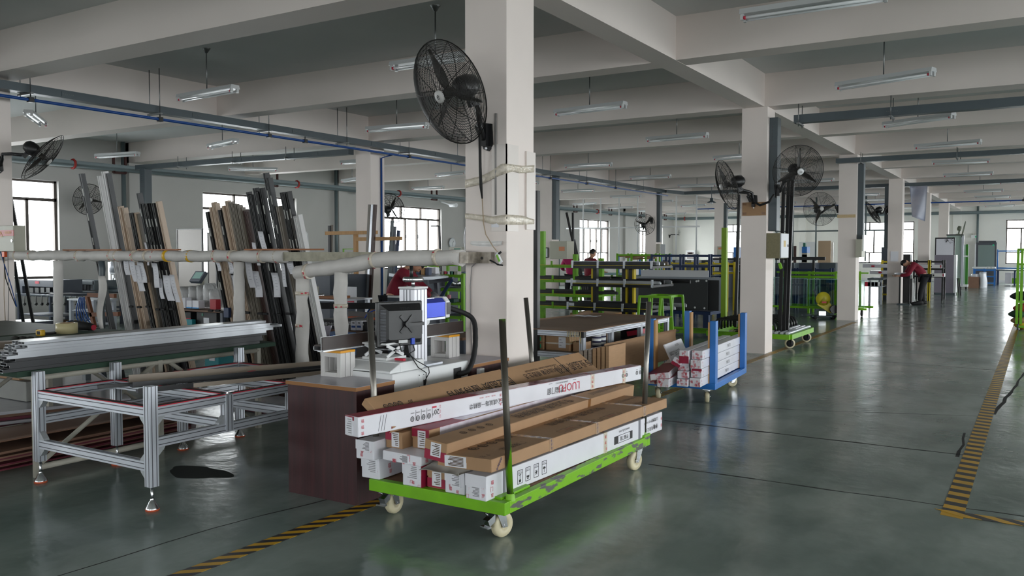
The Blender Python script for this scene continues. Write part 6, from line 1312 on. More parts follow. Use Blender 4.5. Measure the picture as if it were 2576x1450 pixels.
# ---------------------------------------------------------------- cantilever racks with profiles
def rack(label, posts, arms, colp, cola, y, dy, seed, load, pg, lipm=None):
    """posts: (px, py_top) ; arms: (py, px0, px1)"""
    c = at(posts[0][0], 700, y=y); k = thing('cantilever_rack', label, 'rack', (c.x,y,0))
    for px, py in posts:
        a = at(px,py,y=y+dy*.5); mb = MB(); mb.bx(a.x-.05,a.x+.05,y+dy*.5-.05,y+dy*.5+.05,0,a.z); p_ = part(k, 'post', mb, colp)
        if lipm: mb = MB(); s_ = -1 if px < 1550 else 1; mb.bx(a.x+s_*.05-.018,a.x+s_*.05+.018,y+dy*.5-.058,y+dy*.5+.05,0,a.z); part(p_, 'yellow_edge', mb, lipm)
    for i, (py, p0, p1) in enumerate(arms):
        a, b = at(p0,py,y=y), at(p1,py,y=y)
        for q, yy in enumerate((y, y+dy)):
            mb = MB(); mb.bx(a.x,b.x,yy-.03,yy+.03,a.z-.06,a.z); r = part(k, 'beam', mb, cola)
            if lipm or q == 0: mb = MB(); mb.bx(a.x,b.x,yy-.032,yy+.032,a.z,a.z+.008); part(r, 'yellow_strip', mb, lipm or m_yel)
        n = max(2, int((b.x-a.x)/.55))
        for q in range(n+1): x = a.x+(b.x-a.x)*q/n; mb = MB(); mb.bx(x-.025,x+.025,y-.04,y+dy+.03,a.z-.05,a.z-.005); part(k, 'arm', mb, cola); mb = MB(); mb.bx(x-.02,x+.02,y-.045,y-.02,a.z-.05,a.z+.10); part(k, 'end_stop', mb, cola if not lipm else m_alu)
        if i in load:
            rr = random.Random(seed+i); nn, mm, ov = load[i]
            for j in range(nn):
                yy = y+.06+dy*(j+.3)/nn; mb = MB(); x0 = a.x-ov+rr.uniform(-.2,.2); x1 = b.x+ov*1.2+rr.uniform(-.3,.3); h = rr.uniform(.03,.06); mb.bx(x0,x1,yy-.025,yy+.025,a.z+.009,a.z+.009+h); mb.bx(x0,x1,yy-.025,yy-.02,a.z+.009+h,a.z+.03+h)
                solo('aluminium_profile', mb, mm[j % len(mm)], 'long %s profile on the %s, level %s down, %s from front' % ('dark' if mm[j % len(mm)] in (m_pgrey,m_pblk) else 'bright', pg, ('one','two','three','four')[i], ORD[j]), 'aluminium profile', group='profiles on the %s' % pg)
    return k
rack('lime green cantilever rack with long dark profiles behind the packing table', ((1366,582),(1448,640),(1513,650)), ((667,1340,1440),(703,1340,1500),(738,1340,1502),(768,1340,1500)), m_green, m_green, 17.6, .9, 40, {1:(5,(m_pgrey,m_pblk),.15),2:(5,(m_pblk,m_pgrey),.2),3:(5,(m_pgrey,m_pblk),.1)}, 'lime rack')
rack('black and yellow cantilever rack with grey profiles right of the lime one', ((1498,662),(1573,668),(1590,672)), ((668,1442,1640),(713,1440,1642),(772,1430,1640)), m_black, m_black, 15.4, 1.0, 50, {0:(6,(m_pgrey,m_psil,m_pbei),.05),1:(6,(m_psil,m_pgrey,m_pblk),.1),2:(8,(m_pgrey,m_psil,m_pgrey),.1)}, 'black and yellow rack', m_yel)
def frame_rack(label, px0, px1, py0, py1, y, d, m, n, rails=2, name='storage_rack', pw=.026):
    k = thing(name, label, 'rack', at((px0+px1)/2,py1,y=y)); k.location.z = 0
    for i in range(n):
        px = px0+(px1-px0)*i/(n-1)
        for yy in (y,y+d): a = at(px,py0,y=y); mb = MB(); mb.bx(a.x-pw,a.x+pw,yy-pw,yy+pw,0,a.z); part(k, 'post', mb, m)
    for j in range(rails):
        py = py0+4+(py1-py0-8)*j/max(1,rails-1)
        for yy in (y,y+d): a, b = at(px0,py,y=y), at(px1,py,y=y); mb = MB(); mb.bx(a.x,b.x,yy-.02,yy+.02,a.z-.026,a.z+.026); part(k, 'rail', mb, m)
        if j: mb = MB(); mb.bx(a.x,b.x,y,y+d,a.z+.026,a.z+.036); part(k, 'shelf', mb, m_steel)
    return k
frame_rack('dark blue post rack behind the glossy white panel', 1640,1785,640,700,20.0,1.2,m_dkblue,5,3); frame_rack('lime green frame rack topped with brown scraps in front of the far bench', 1553,1660,638,700,23.5,.8,m_green,4,2); frame_rack('blue frame rack standing inside the lime green frame', 1556,1664,640,700,24.6,.8,m_blue,3,3)
for i, (p0, p1, py, yy) in enumerate(((1575,1640,648,23.6),(1590,1650,652,23.7),(1560,1620,645,23.8))):
    a, b = at(p0,py,y=yy), at(p1,py-3,y=yy); mb = MB(); mb.bar(a, b, .12, .05); solo('cardboard_scrap', mb, m_kraft, 'brown cardboard scrap on the lime frame rack, %s' % ('middle','right','left')[i], 'cardboard', group='cardboard scraps')
# ---------------------------------------------------------------- small stock and machines between the racks and the left wall
def cab(name, label, cat, px0,py0,px1,py1,y,d,m,floor=False,bev=.006, extra=None):
    a = at((px0+px1)/2,py1,y=y); k = thing(name, label, cat, (a.x,y,0 if floor else a.z)); mb = MB(); pb(mb,px0,py0,px1,py1,y,d)
    if floor: mb.v = [(x,yy,0 if abs(z-min(v[2] for v in mb.v)) < 1e-6 else z) for x,yy,z in mb.v]
    part(k, 'body', mb, m, bev=bev)
    for e in extra or ():
        nm, (a0,b0,a1,b1), mm = e; mb = MB(); pb(mb,a0,b0,a1,b1,y-.006,.006); part(k, nm, mb, mm)
    return k
def bench(name, label, px0,px1,pyt,y,d,mt,ml,shelf=None,legs=2,h=.05):
    a, b = at(px0,pyt,y=y), at(px1,pyt,y=y); k = thing(name, label, 'workbench', ((a.x+b.x)/2,y+d/2,0)); mb = MB(); mb.bx(a.x,b.x,y,y+d,a.z-h,a.z); part(k, 'bench_top', mb, mt, bev=.004)
    for i in range(legs):
        for yy in (y+.05,y+d-.05): x = a.x+.06+(b.x-a.x-.12)*i/(legs-1); mb = MB(); mb.bx(x-.03,x+.03,yy-.03,yy+.03,0,a.z-h); part(k, 'leg', mb, ml)
    for z in shelf or (): mb = MB(); mb.bx(a.x+.04,b.x-.04,y+.04,y+d-.04,z-.02,z); part(k, 'shelf', mb, ml)
    return k
m_mach = mat('blue_grey_machine_paint', rgb(70,76,88), .45, var=.08); m_lm = mat('pale_machine_paint', rgb(172,170,158), .45); m_dk = mat('dark_carton_print', rgb(30,30,32), .5)
# punching machines along the left wall
bench('machine_bench', 'dark steel bench carrying a press at the left window', 38,140,738,10.2,.8,m_mach,m_mach,(.25,),2); k = cab('punch_press', 'dark grey punch press with red badge below the left window', 'press', 55,705,135,722,10.25,.6,m_mach, extra=(('red_badge',(88,708,98,714),m_redp),))
for i in range(5): mb = MB(); pb(mb, 60+14*i,724,69+14*i,737,10.3,.15); part(k, 'die_block', mb, m_chrome)
for q in (50,133): mb = MB(); pb(mb, q,705,q+6,738,10.25,.6); part(k, 'side_frame', mb, m_mach)
bench('machine_bench', 'long grey steel bench with a row of dies near the wall', 158,240,731,11.0,.7,m_steel,m_mach,(.3,),3); k = cab('punch_press', 'long grey punch press with a row of bright dies', 'press', 160,706,236,716,11.05,.55,m_steel)
for i in range(8): mb = MB(); pb(mb, 168+8.5*i,717,174+8.5*i,731,11.1,.15); part(k, 'die_block', mb, m_chrome)
for q in (160,233): mb = MB(); pb(mb, q,706,q+4,731,11.05,.55); part(k, 'side_frame', mb, m_steel)
hk = thing('tool_rail', 'row of black handled hooks hanging below the press benches', 'tool rail', at(160,760,y=10.15))
mb = MB(); pb(mb, 60,744,235,747,10.15,.03); part(hk, 'rail', mb, m_steel)
for i in range(12): mb = MB(); px = 62+14.5*i; a = at(px,745,y=10.14); b = at(px,770,y=10.14); mb.cyl(a,b,.008,6); mb.cyl(at(px,762,y=10.14),at(px,768,y=10.14),.03,8); part(hk, 'hook', mb, m_black)
bench('hand_trolley', 'silver tubular trolley hung with blue hoses', 168,235,752,9.4,.5,m_alu,m_alu,(.25,.5),2,.03)
for i in range(5): mb = MB(); mb.tube([at(200+3*i,748,y=9.35), at(192+5*i,775,y=9.3), at(193+7*i,800,y=9.32), at(200+9*i,812,y=9.35)], .012, 6); solo('air_hose', mb, m_bpipe, 'thin blue air hose draped over the silver trolley, %s strand' % ORD[i], 'hose', group='blue hoses on the trolley')
for i, (a, b) in enumerate((((219,745),(240,830)),((222,742),(290,745)),((228,792),(300,790)))): mb = MB(); mb.bar(at(*a,y=8.9), at(*b,y=8.9), .07, .05, up=Y_); solo('timber_bar', mb, mat('red_brown_timber', rgb(112,66,40), .6, var=.15), 'red brown timber bar of the easel behind the foam post, %s' % ('the slanting leg','the upper bar','the lower bar')[i], 'timber')
cart_box('open brown carton on the floor behind the green board', *(lambda a,b: (a.x,b.x))(at(88,820,y=10.2),at(150,820,y=10.2)), 10.2,10.9,0,at(120,812,y=10.2).z); bench('low_bench', 'low dark bench at the left edge in front of the presses', -10,52,808,8.2,.6,m_mach,m_mach,None,2,.06)
# drill press
dp_ = thing('drill_press', 'silver drill press standing on the bench behind the leaning white profiles', 'drill press', at(287,726,y=11.6)); mb = MB(); pb(mb,272,660,278,726,11.7,.1); part(dp_, 'column', mb, m_chrome); c = at(287,672,y=11.6); mb = MB(); mb.lathe([(0,-.13),(.10,-.12),(.11,0),(.10,.10),(.06,.13),(0,.13)], c, Z_, 16); part(dp_, 'motor', mb, m_alu); mb = MB(); pb(mb,276,684,300,690,11.6,.2); part(dp_, 'head', mb, m_steel); mb = MB(); pb(mb,281,692,286,705,11.6,.08); pb(mb,284,700,290,716,11.6,.08); part(dp_, 'chuck', mb, m_white); mb = MB(); pb(mb,268,722,305,727,11.4,.5); part(dp_, 'base', mb, m_steel)
bench('workbench', 'grey workbench under the drill press', 262,330,728,11.3,.8,m_steel,m_mach,(.4,),2)
# bench with plastic bags
bench('stock_bench', 'dark workbench with bags and small cartons between the leaning bundles', 415,560,776,9.6,.7,mat('brown_bench_top', rgb(110,80,60), .6),m_mach,None,2,.03)
for i, (a, b, c_, d) in enumerate(((444,722,468,775),(468,720,490,770),(490,718,508,772),(504,714,530,775),(522,728,540,774))):
    mb = MB(); p, q = at(a,d,y=9.9), at(c_,b,y=9.9); zt_ = at((a+c_)/2,777,y=9.6).z
    mb.grid(lambda u, v: V(((p.x+q.x)/2+(q.x-p.x)*.55*math.cos(2*math.pi*u)*(math.sin(math.pi*min(1,v*.9+.1))**.4)*(1+.12*math.sin(9*v+i+7*u)), 10.0+.12*math.sin(2*math.pi*u)*(1+.1*math.sin(6*u*3)), zt_+.001+(q.z-zt_)*v)), 20, 10, th=.002); solo('plastic_bag', mb, mat('milky_plastic_bag', rgb(190,190,190), .25, var=.15, bump=.7, bscale=22), 'milky plastic bag of small parts on the dark workbench, %s from left' % ORD[i], 'plastic bag', group='plastic bags on the dark workbench')
zb = at(480,777,y=9.6).z
for i, (a, b, c_, d) in enumerate(((449,750,466,775),(469,757,482,776),(484,757,499,776))): p, q = at(a,d,y=9.65), at(c_,b,y=9.65); k = cart_box('small white carton %s on the dark workbench' % ('printed grey, leftmost','with blue base, left of two','with blue base, right of two')[i], p.x,q.x,9.65,9.78,zb+.001,q.z,m_wbox); mb = MB(); mb.bx(p.x-.001,q.x+.001,9.648,9.66,zb+.001,zb+.02); part(k, 'blue_base', mb, mat('sky_blue_print', rgb(40,150,220), .5)) if i else None
p, q = at(528,775,y=9.65), at(543,754,y=9.65); cart_box('small red box at the end of the dark workbench', p.x,q.x,9.65,9.75,zb+.001,q.z,mat('red_box', rgb(170,24,40), .5))
for i, (a, b, c_, d) in enumerate(((450,785,480,815),(495,786,545,815))): k = cab('carton', 'black printed carton under the dark workbench, %s' % ('left one','right one with white label')[i], 'cardboard box', a,b,c_,d+40,9.7,.4,m_dk,extra=(('green_logo_mark',(a+12,b+3,a+16,b+9),m_teal),)+((('white_label',(512,800,526,814),m_paper),) if i else (('red_print',(a+18,b+16,a+30,b+19),m_redp),)))
cab('carton', 'teal carton with white barcode label low between the leaning bundles', 'cardboard box', 515,893,550,930,7.6,.3,mat('teal_carton', rgb(30,140,150), .5),extra=(('white_label',(526,895,540,908),m_paper),)); cab('carton', 'small teal carton beside the black carton under the workbench', 'cardboard box', 464,804,483,830,9.6,.08,MATS['teal_carton'])
k = thing('control_console', 'tilted machine control console with lit screen behind the bags', 'control console', at(497,730,y=11.5)); p, q = at(481,712,y=11.5), at(518,684,y=11.5)
mb = MB(); n_ = V((.1,-.75,.6)).normalized(); u_ = X_; v_ = n_.cross(u_).normalized(); c = (p+q)/2; mb.ob(c, u_*.16, v_*.13, n_*.04); part(k, 'case', mb, m_mach, bev=.006); mb = MB(); mb.ob(c+n_*.041+v_*.02, u_*.12, v_*.08, n_*.001); part(k, 'screen', mb, mat('pale_green_screen', rgb(150,184,176), .2)); mb = MB(); mb.bx(c.x-.05,c.x+.05,11.5,11.6,0,c.z-.05); part(k, 'pedestal', mb, m_lm)
for i, (a, b, c_, d) in enumerate(((445,576,509,700),(522,585,545,700))):
    k = thing('board_frame', ('tall whiteboard with thin dark frame behind the leaning profiles','narrow dark framed board near the left window')[i], 'framed board', at((a+c_)/2,d,y=12.6+i)); y = 12.6+i; mb = MB(); pb(mb,a,b,c_,d+60,y,.02); mb.v = [(vx,vy,max(vz,.9) if vz < 1 else vz) for vx,vy,vz in mb.v]; mb.bx(mb.v[0][0],mb.v[1][0],y,y+.03,.0,.9); part(k, 'board', mb, mat('warm_grey_board', rgb(168,162,156), .5)); mb = MB()
    for r in ((a,b,c_,b+2),(a,b,a+2,d+60),(c_-2,b,c_,d+60)): pb(mb,*r,y-.01,.04)
    part(k, 'frame', mb, m_black)
mb = MB(); a = at(755,584,y=14.5); b = at(782,700,y=14.5)
for i, (p0, p1) in enumerate((((757,588),(771,586)),((771,587),(788,690)))): mb = MB(); q = at(*p1,y=14.5); mb.bar(at(*p0,y=14.5), V((q.x+.02,14.5,0)) if i else q, .05, .04, up=Y_); solo('frame_bar', mb, m_white, 'thin white frame bar right of the leaning profiles, %s piece' % ('the short top','the slanting'  )[i], 'bar')
# long machine between posts, table, printed cartons
cab('saw_machine', 'long dark machine body behind the guard rail', 'machine', 735,692,830,722,11.5,1.0,m_mach,True); cab('saw_machine', 'dark grey machine cabinet behind the foam posts', 'machine', 785,766,830,800,10.2,.6,m_mach,True)
k = cab('machine_hood', 'pale beige machine hood behind the foam post', 'machine', 862,695,893,717,13.0,.9,m_lm,False); mb = MB(); pb(mb,864,717,880,760,13.3,.4); part(k, 'stand', mb, m_mach); mb = MB(); pb(mb,866,760,890,900,13.3,.4); part(k, 'pedestal', mb, m_mach)
fr3 = thing('guard_frame', 'lime green and white wire guard on the beige machine', 'guard', at(878,695,y=13.1)); mb = MB(); pb(mb,862,626,864,694,13.1,.03); pb(mb,862,626,895,628,13.1,.03); part(fr3, 'green_frame', mb, m_green); mb = MB()
for q in (873,880,887): pb(mb,q,640,q+1.5,694,13.1,.02)
part(fr3, 'white_bar', mb, m_white)
bench('work_table', 'white framed work table with parts behind the foam posts', 775,850,752,9.8,.8,m_alu,m_alu,None,2,.03); zz = at(800,752,y=9.8).z
for i in range(6): c = at(786+5*i,749,y=9.9+.08*(i % 3)); mb = MB(); mb.lathe([(0,0),(.035,0),(.03,.03),(.036,.05),(.02,.07),(0,.07)], (c.x,c.y,zz+.001), Z_, 10); solo('metal_fitting', mb, m_chrome, 'small bright metal fitting on the white framed table, %s' % ORD[i], 'fitting', group='metal fittings on the table')
mb = MB(); p, q = at(803,750,y=9.85), at(842,745,y=9.85); mb.bx(p.x,q.x,9.85,10.2,zz+.001,zz+.04); solo('wood_tray', mb, MATS['orange_brown_timber'], 'orange wooden tray on the white framed table', 'tray')
cab('carton', 'small pale box on the shelf behind the white leaning profile', 'cardboard box', 776,722,786,744,10.2,.15,m_lm)
def tagtext(k, t, px, py, y, h, m): mb = MB(); c = at(px,py,y=y); mb.text(t, (c.x,y-.008,c.z), X_, Z_, h, cx=True); part(k, 'lettering', mb, m)
ta = thing('parts_shelf', 'low shelf of printed cartons behind the dark profile', 'shelf', (-6.2,8.0,0)); zs = at(940,835,y=8.0).z; a, b = at(790,835,y=8.0), at(1170,835,y=8.0); mb = MB(); mb.bx(a.x,b.x,7.95,8.6,zs-.03,zs); part(ta, 'board', mb, mat('brown_bench_top', rgb(110,80,60), .6))
for x in (a.x+.05,b.x-.05): mb = MB(); mb.bx(x-.03,x+.03,8.0,8.5,0,zs-.03); part(ta, 'side', mb, m_mach)
a, b = at(775,768,y=7.7), at(928,752,y=8.4); 
sash('window_profile', (a.x,7.75,a.z-.05), (at(1000,755,y=8.3).x,8.3,a.z-.05), .06, .08, m_pblk, 'thick black profile spanning behind the foam posts')
for i, (a0,b0,a1,b1,t) in enumerate(((802,804,840,835,'断桥窗口合页'),(862,802,884,836,'合页'),(908,812,1000,838,'断桥窗口合页'))):
    k = cab('carton', 'black carton with white lettering on the parts shelf, %s' % ('leftmost','half hidden by the foam post','rightmost behind the steel post')[i], 'cardboard box', a0,b0,a1,b1,8.0,.3,m_dk,extra=(('logo_ring',(a0+3,b0+3,a0+6,b0+7),m_white),)); tagtext(k, t, (a0+a1)/2+4, b0+16, 8.0, .045, m_white)
for i, a0 in enumerate((882,896)): k = cab('carton', 'small grey white carton with blue print on the parts shelf, %s of two' % ('left','right')[i], 'cardboard box', a0,808,a0+13,832,7.97,.1,m_wbox,extra=(('blue_print',(a0+2,820,a0+11,825),m_bpipe),('grey_print',(a0+4,812,a0+9,814),m_ink)))
k = thing('foam_bundle', 'blue printed sack with a crumpled white film top beside the white profiles', 'sack', at(812,880,y=7.4)); mb = MB(); pb(mb,785,842,838,900,7.4,.4); part(k, 'sack', mb, mat('blue_printed_sack', rgb(30,80,160), .4, col2=rgb(60,130,190), scale=9)); tagtext(k, '断桥', 800, 855, 7.4, .05, m_redp); mb = MB(); p, q = at(783,852,y=7.38), at(840,818,y=7.38); mb.grid(lambda u, v: V((p.x+(q.x-p.x)*u, 7.36-.05*math.sin(v*3)+.01*math.sin(u*14+v*9), p.z-.02*math.sin(u*3)+(q.z-p.z)*v)), 14, 8, th=.003); part(k, 'film_cover', mb, mat('lilac_white_film', rgb(186,180,196), .3, bump=.6, bscale=24))
for i, (a, b, c_, d) in enumerate(((928,768,948,790),(946,770,965,788))): cab('carton', 'little brown carton behind the monitor, %s' % ('left one','right one')[i], 'cardboard box', a,b,c_,d,8.3,.2,m_kraft)
mb = MB(); mb.tube([at(925,785,y=8.2), at(935,770,y=8.2), at(960,762,y=8.2), at(985,760,y=8.2)], .012, 8); solo('air_gun_hose', mb, m_bpipe, 'blue hose with connector behind the monitor', 'hose'); mb = MB(); mb.tube([at(918,800,y=8.1), at(925,788,y=8.1), at(950,778,y=8.1), at(985,776,y=8.1)], .007, 6); solo('air_hose', mb, mat('bright_blue_hose', rgb(30,90,220), .4), 'thin bright blue hose across the little cartons', 'hose')
cab('machine_box', 'white topped grey control box behind the monitor', 'control box', 975,746,1035,775,7.6,.3,m_mach,True,extra=(('white_top',(975,745,1035,750),m_white),))
cab('shelf_board', 'orange edged shelf board behind the small cartons', 'board', 875,800,1000,806,8.65,.07,mat('orange_edge', rgb(206,90,40), .5)); cab('tinted_board', 'grey tinted board with red print above the parts shelf', 'board', 875,786,985,800,8.72,.03,mat('dark_grey_print_board', rgb(84,80,80), .4),True); cab('poster_board', 'white board with red print behind the foam post', 'poster', 868,722,895,762,11.0,.03,m_paper,True,extra=(('red_print',(874,755,890,761),m_redp),))
# timber frame, profiles and pole by the first free column
tf = thing('timber_rack', 'pale timber rack with two cross bars in front of the first free column', 'timber rack', at(893,700,y=12.9))
for nm, (a, b), y, w_ in (('cross_bar',((820,587),(948,585)),12.8,.06),('cross_bar',((895,602),(1010,600)),12.8,.06),('post',((895,590),(895,960)),12.9,.07)):
    p, q = at(*a,y=y), at(*b,y=y); 
    if nm == 'post': q = V((p.x,p.y,0))
    mb = MB(); mb.bar(p, q, .07, w_, up=Y_); part(tf, nm, mb, m_wood)
for i, (a, b, m) in enumerate((((931,515),(918,780),m_ptau),((938,515),(924,780),m_psil),((944,515),(930,780),m_pbrn))): p = at(*a,y=12.55); q = at(*b,y=12.5); t = p+(q-p)*(p.z/(p.z-q.z)); mb = MB(); mb.bar(t, p, .055, .05, up=Y_); solo('aluminium_profile', mb, m, 'tall profile leaning by the first free column, %s one' % ('taupe','silver','brown')[i], 'aluminium profile', group='profiles by the first free column')
for i, (a, b, m) in enumerate((((829,568),(831,780),m_pblk),((834,566),(828,780),m_ptau),((987,556),(982,640),m_steel),((993,570),(990,640),m_mach),((1003,580),(998,640),m_dkblue))): p = at(*a,y=13.0+i*.1); q = at(*b,y=13.0+i*.1); t = p+(q-p)*(p.z/(p.z-q.z)); mb = MB(); mb.bar(t, p, .05, .05, up=Y_); solo('aluminium_profile', mb, m, 'single %s profile standing upright behind the guard rail, %s' % (('black','taupe','grey','slate','dark blue')[i], ('left of the timber rack','beside the black one','before the middle window','next to the grey one','right of the slate one')[i]), 'aluminium profile')
# camera, clock, wall unit
k = thing('security_camera', 'white bullet camera on the left wall below the pipe', 'camera', at(1130,512,x=-19.8)); c = at(1133,516,x=-19.4); mb = MB(); mb.cyl(c, c+V((.35,-.1,-.02)), .08, 12); part(k, 'body', mb, m_white); mb = MB(); mb.bar(c, (-19.88,c.y,c.z+.15), .05, .05); part(k, 'bracket', mb, m_white)
k = thing('wall_clock', 'round white wall clock on the left wall past the middle window', 'clock', at(1136,612,x=-19.85)); c = at(1136,612,x=-19.86); mb = MB(); mb.lathe([(0,0),(.19,0),(.20,.03),(.19,.05),(0,.045)], c, X_, 28); part(k, 'face', mb, m_white); mb = MB(); mb.ring(c+X_*.04, X_, .195, .015, 28, 6); part(k, 'rim', mb, m_alu); mb = MB(); mb.bar(c+X_*.05, c+X_*.05+V((0,.09,.08)), .006, .012, up=X_); mb.bar(c+X_*.05, c+X_*.05+V((0,-.02,-.12)), .006, .01, up=X_); part(k, 'hands', mb, m_black)
cab('wall_unit', 'pale grey air unit on a cupboard below the clock', 'air unit', 1130,622,1162,632,20.5,.4,m_lm,extra=(('grille',(1142,625,1158,631),m_teal),))
for i, (a, b) in enumerate((((1085,569),(1105,569)),((1105,569),(1112,640)))): mb = MB(); q = at(*b,y=19); mb.bar(at(*a,y=19), V((q.x,19,0)) if i else q, .04, .05, up=Y_); solo('frame_bar', mb, m_black, 'thin black frame bar before the middle window, %s piece' % ('top','upright')[i], 'bar')
# hardware racks behind the marking machine
for (p0,p1,a,b,y,n,lb) in ((1040,1100,664,760,14.3,3,'lime green stock rack behind the bending worker'),(1085,1165,690,800,12.0,3,'low lime green rack with fittings behind the blue machine head')): frame_rack(lb, p0,p1,a,b,y,.8,m_green,n,4)
cab('steel_cabinet', 'blue grey steel cabinet in front of the hidden worker', 'cabinet', 1145,685,1168,745,12.9,.5,mat('slate_blue_cabinet', rgb(74,98,120), .5),True)
cab('assembly_table', 'dark grey tilted assembly table beside the bending worker', 'work table', 1022,700,1075,760,11.6,.9,m_mach,True)
a, b = at(1022,690,y=11.4), at(1088,700,y=11.4); mb = MB(); mb.bar(a, b, .9, .05); solo('table_top', mb, m_alu, 'tilted bright table top in front of the bending worker', 'table top')
for i, px in enumerate((1030,1042,1055,1067,1078)): c = at(px,688+i*1.2,y=11.45); mb = MB(); mb.ob(c+V((0,0,.06)), (.035,0,0), (0,.04,0), (0,0,.06)); solo('end_block', mb, m_wood if i % 2 else m_dkblue, '%s block on the tilted table top, %s from left' % ('wooden' if i % 2 else 'dark blue', ORD[i]), 'block', group='blocks on the tilted table')
for i, px in enumerate((1047,1072)): c = at(px,686,y=11.75); cart_box('small white box beyond the tilted table, %s' % ('left','right')[i], c.x,c.x+.2,11.75,11.85,c.z-.02,c.z+.09,m_wbox)
a, b = at(1082,710,y=11.3), at(1140,702,y=11.3); mb = MB(); mb.bar(a, b, .05, .06); solo('rack_bar', mb, m_mach, 'slate bar of the stand behind the handwheel', 'bar'); mb = MB(); q = at(1103,780,y=11.2); mb.bar(at(1098,712,y=11.2), V((q.x+.05,11.2,0)), .07, .06, up=Y_); solo('rack_bar', mb, m_mach, 'slate post of the stand behind the handwheel', 'bar'); mb = MB(); mb.bar(at(1104,755,y=11.2), at(1137,703,y=11.2), .04, .04, up=Y_); solo('rack_bar', mb, m_dkblue, 'blue diagonal brace behind the handwheel', 'bar')
random.seed(3)
for i in range(16): c = at(1103+4*i,716-1.5*(i % 2),y=12.1+.2*(i % 3)); mb = MB(); mb.lathe([(0,0),(.03,0),(.022,.03),(.032,.05),(.015,.08),(0,.08)], c-Z_*.03, Z_, 8); solo('metal_fitting', mb, m_chrome, 'bright hardware fitting on the lime rack shelf, %s in the row' % ORD[i], 'fitting', group='fittings on the lime rack')
for i in range(7): c = at(1102+8*i,690,y=12.3); mb = MB(); mb.ob(c, (.05,0,0), (0,.06,0), (0,0,.05)); solo('parts_bin', mb, (m_white,m_wbox,m_lm,m_redp,m_white,m_teal,m_lm)[i], 'small parts bin on the upper shelf of the lime rack, %s from left' % ORD[i], 'bin', group='bins on the lime rack', bev=.006)
cab('power_tool_case', 'dark green power tools on the low lime rack', 'power tool', 1118,752,1142,762,11.9,.15,mat('dark_green_tool', rgb(24,64,58), .5)); cab('glove_pair', 'pink and white work glove standing on the low lime rack', 'glove', 1124,742,1131,753,11.95,.05,mat('pink_glove', rgb(210,140,150), .8))
mb = MB(); p = at(1030,745,y=10.35); mb.tube([p+V((-.1,0,.04)), p+V((0,0,.05)), p+V((.14,.02,.05))], [.03,.045,.035], 10); mb.tube([p+V((-.02,0,.05)), p+V((-.05,-.01,.14))], .02, 8); solo('power_drill', mb, MATS['dark_green_tool'], 'dark green cordless drill in the hand of the bending worker', 'power tool'); 
# cabinet, picture and poles on the second free column
cab('electric_cabinet', 'grey electric cabinet with orange sticker on the second free column', 'electric cabinet', 1383,607,1426,652,20.7,.425,m_beige,extra=(('orange_sticker',(1406,621,1420,632),mat('orange_print', rgb(206,130,90), .5)),)); cab('framed_notice', 'small framed notice on the second free column', 'notice', 1362,623,1379,649,21.1,.02,m_black,extra=(('sheet',(1364,625,1377,647),m_paper),)); cab('electric_cabinet', 'small beige cabinet low on the third free column', 'electric cabinet', 1644,614,1660,638,28.85,.3,m_beige); cab('whiteboard', 'small grey whiteboard with marks by the third free column', 'whiteboard', 1661,615,1673,640,28.0,.045,mat('grey_white_board', rgb(180,182,186), .4),True); cab('electric_cabinet', 'small grey cabinet with orange sign far behind the green post', 'electric cabinet', 1804,620,1821,643,36.0,.405,m_beige,extra=(('orange_sign',(1807,623,1818,628),MATS['orange_print']),))
for i, (a, b) in enumerate((((1425,535),(1440,605)),((1441,535),(1442,605)),((1444,603),(1452,640)))): p = at(*a,y=22+i*.2); q = at(*b,y=22+i*.2); mb = MB(); t = p+(q-p)*(p.z/(p.z-q.z)); mb.bar(t, p, .05, .05, up=Y_); solo('steel_pole', mb, m_pblk, 'thin dark pole standing by the grey column cabinet, %s from left' % ORD[i], 'pole')
bench('far_bench', 'long far bench with pale blue mesh cover by the pair of workers', 1455,1560,687,24.0,1.0,mat('pale_blue_mesh', rgb(150,190,196), .6),m_green,None,3); cab('monitor', 'black monitor on the far bench beside the workers', 'monitor', 1458,660,1470,684,24.2,.05,m_black); cab('carton', 'dark brown carton on the far bench right of the workers', 'cardboard box', 1484,664,1498,684,24.2,.3,m_dkc)
def sh(name, label, cat, *a, **k): return cab(name, label, cat, *a, **k)
k = cab('fire_hydrant_cabinet', 'white framed fire cabinet on the far wall', 'fire cabinet', 1725,630,1748,655,51.4,.3,m_white,extra=(('glass_front',(1728,634,1745,652),mat('dim_cabinet_glass', rgb(130,120,118), .2)),('red_lettering',(1731,636,1742,639),m_redp)))
cab('storage_box', 'blue upright machine head far behind the second column', 'machine', 1845,622,1858,648,40,.5,m_blue,True); mb = MB()
for i, px in enumerate((1665,1705,1760,1790,1830)): cab('stock_machine', 'low grey bench machine in the far left bay, %s from left' % ORD[i], 'machine', px,655,px+34,678,26+i,1.0,(m_mach,m_lm,m_steel,m_mach,m_steel)[i],True)
frame_rack('long dark rack with black tubes far behind the second column', 1790,1865,648,690,24.0,.8,m_black,3,3); frame_rack('yellow posted rack far behind the second column', 1670,1830,660,690,22.6,.6,m_yel,4,2)
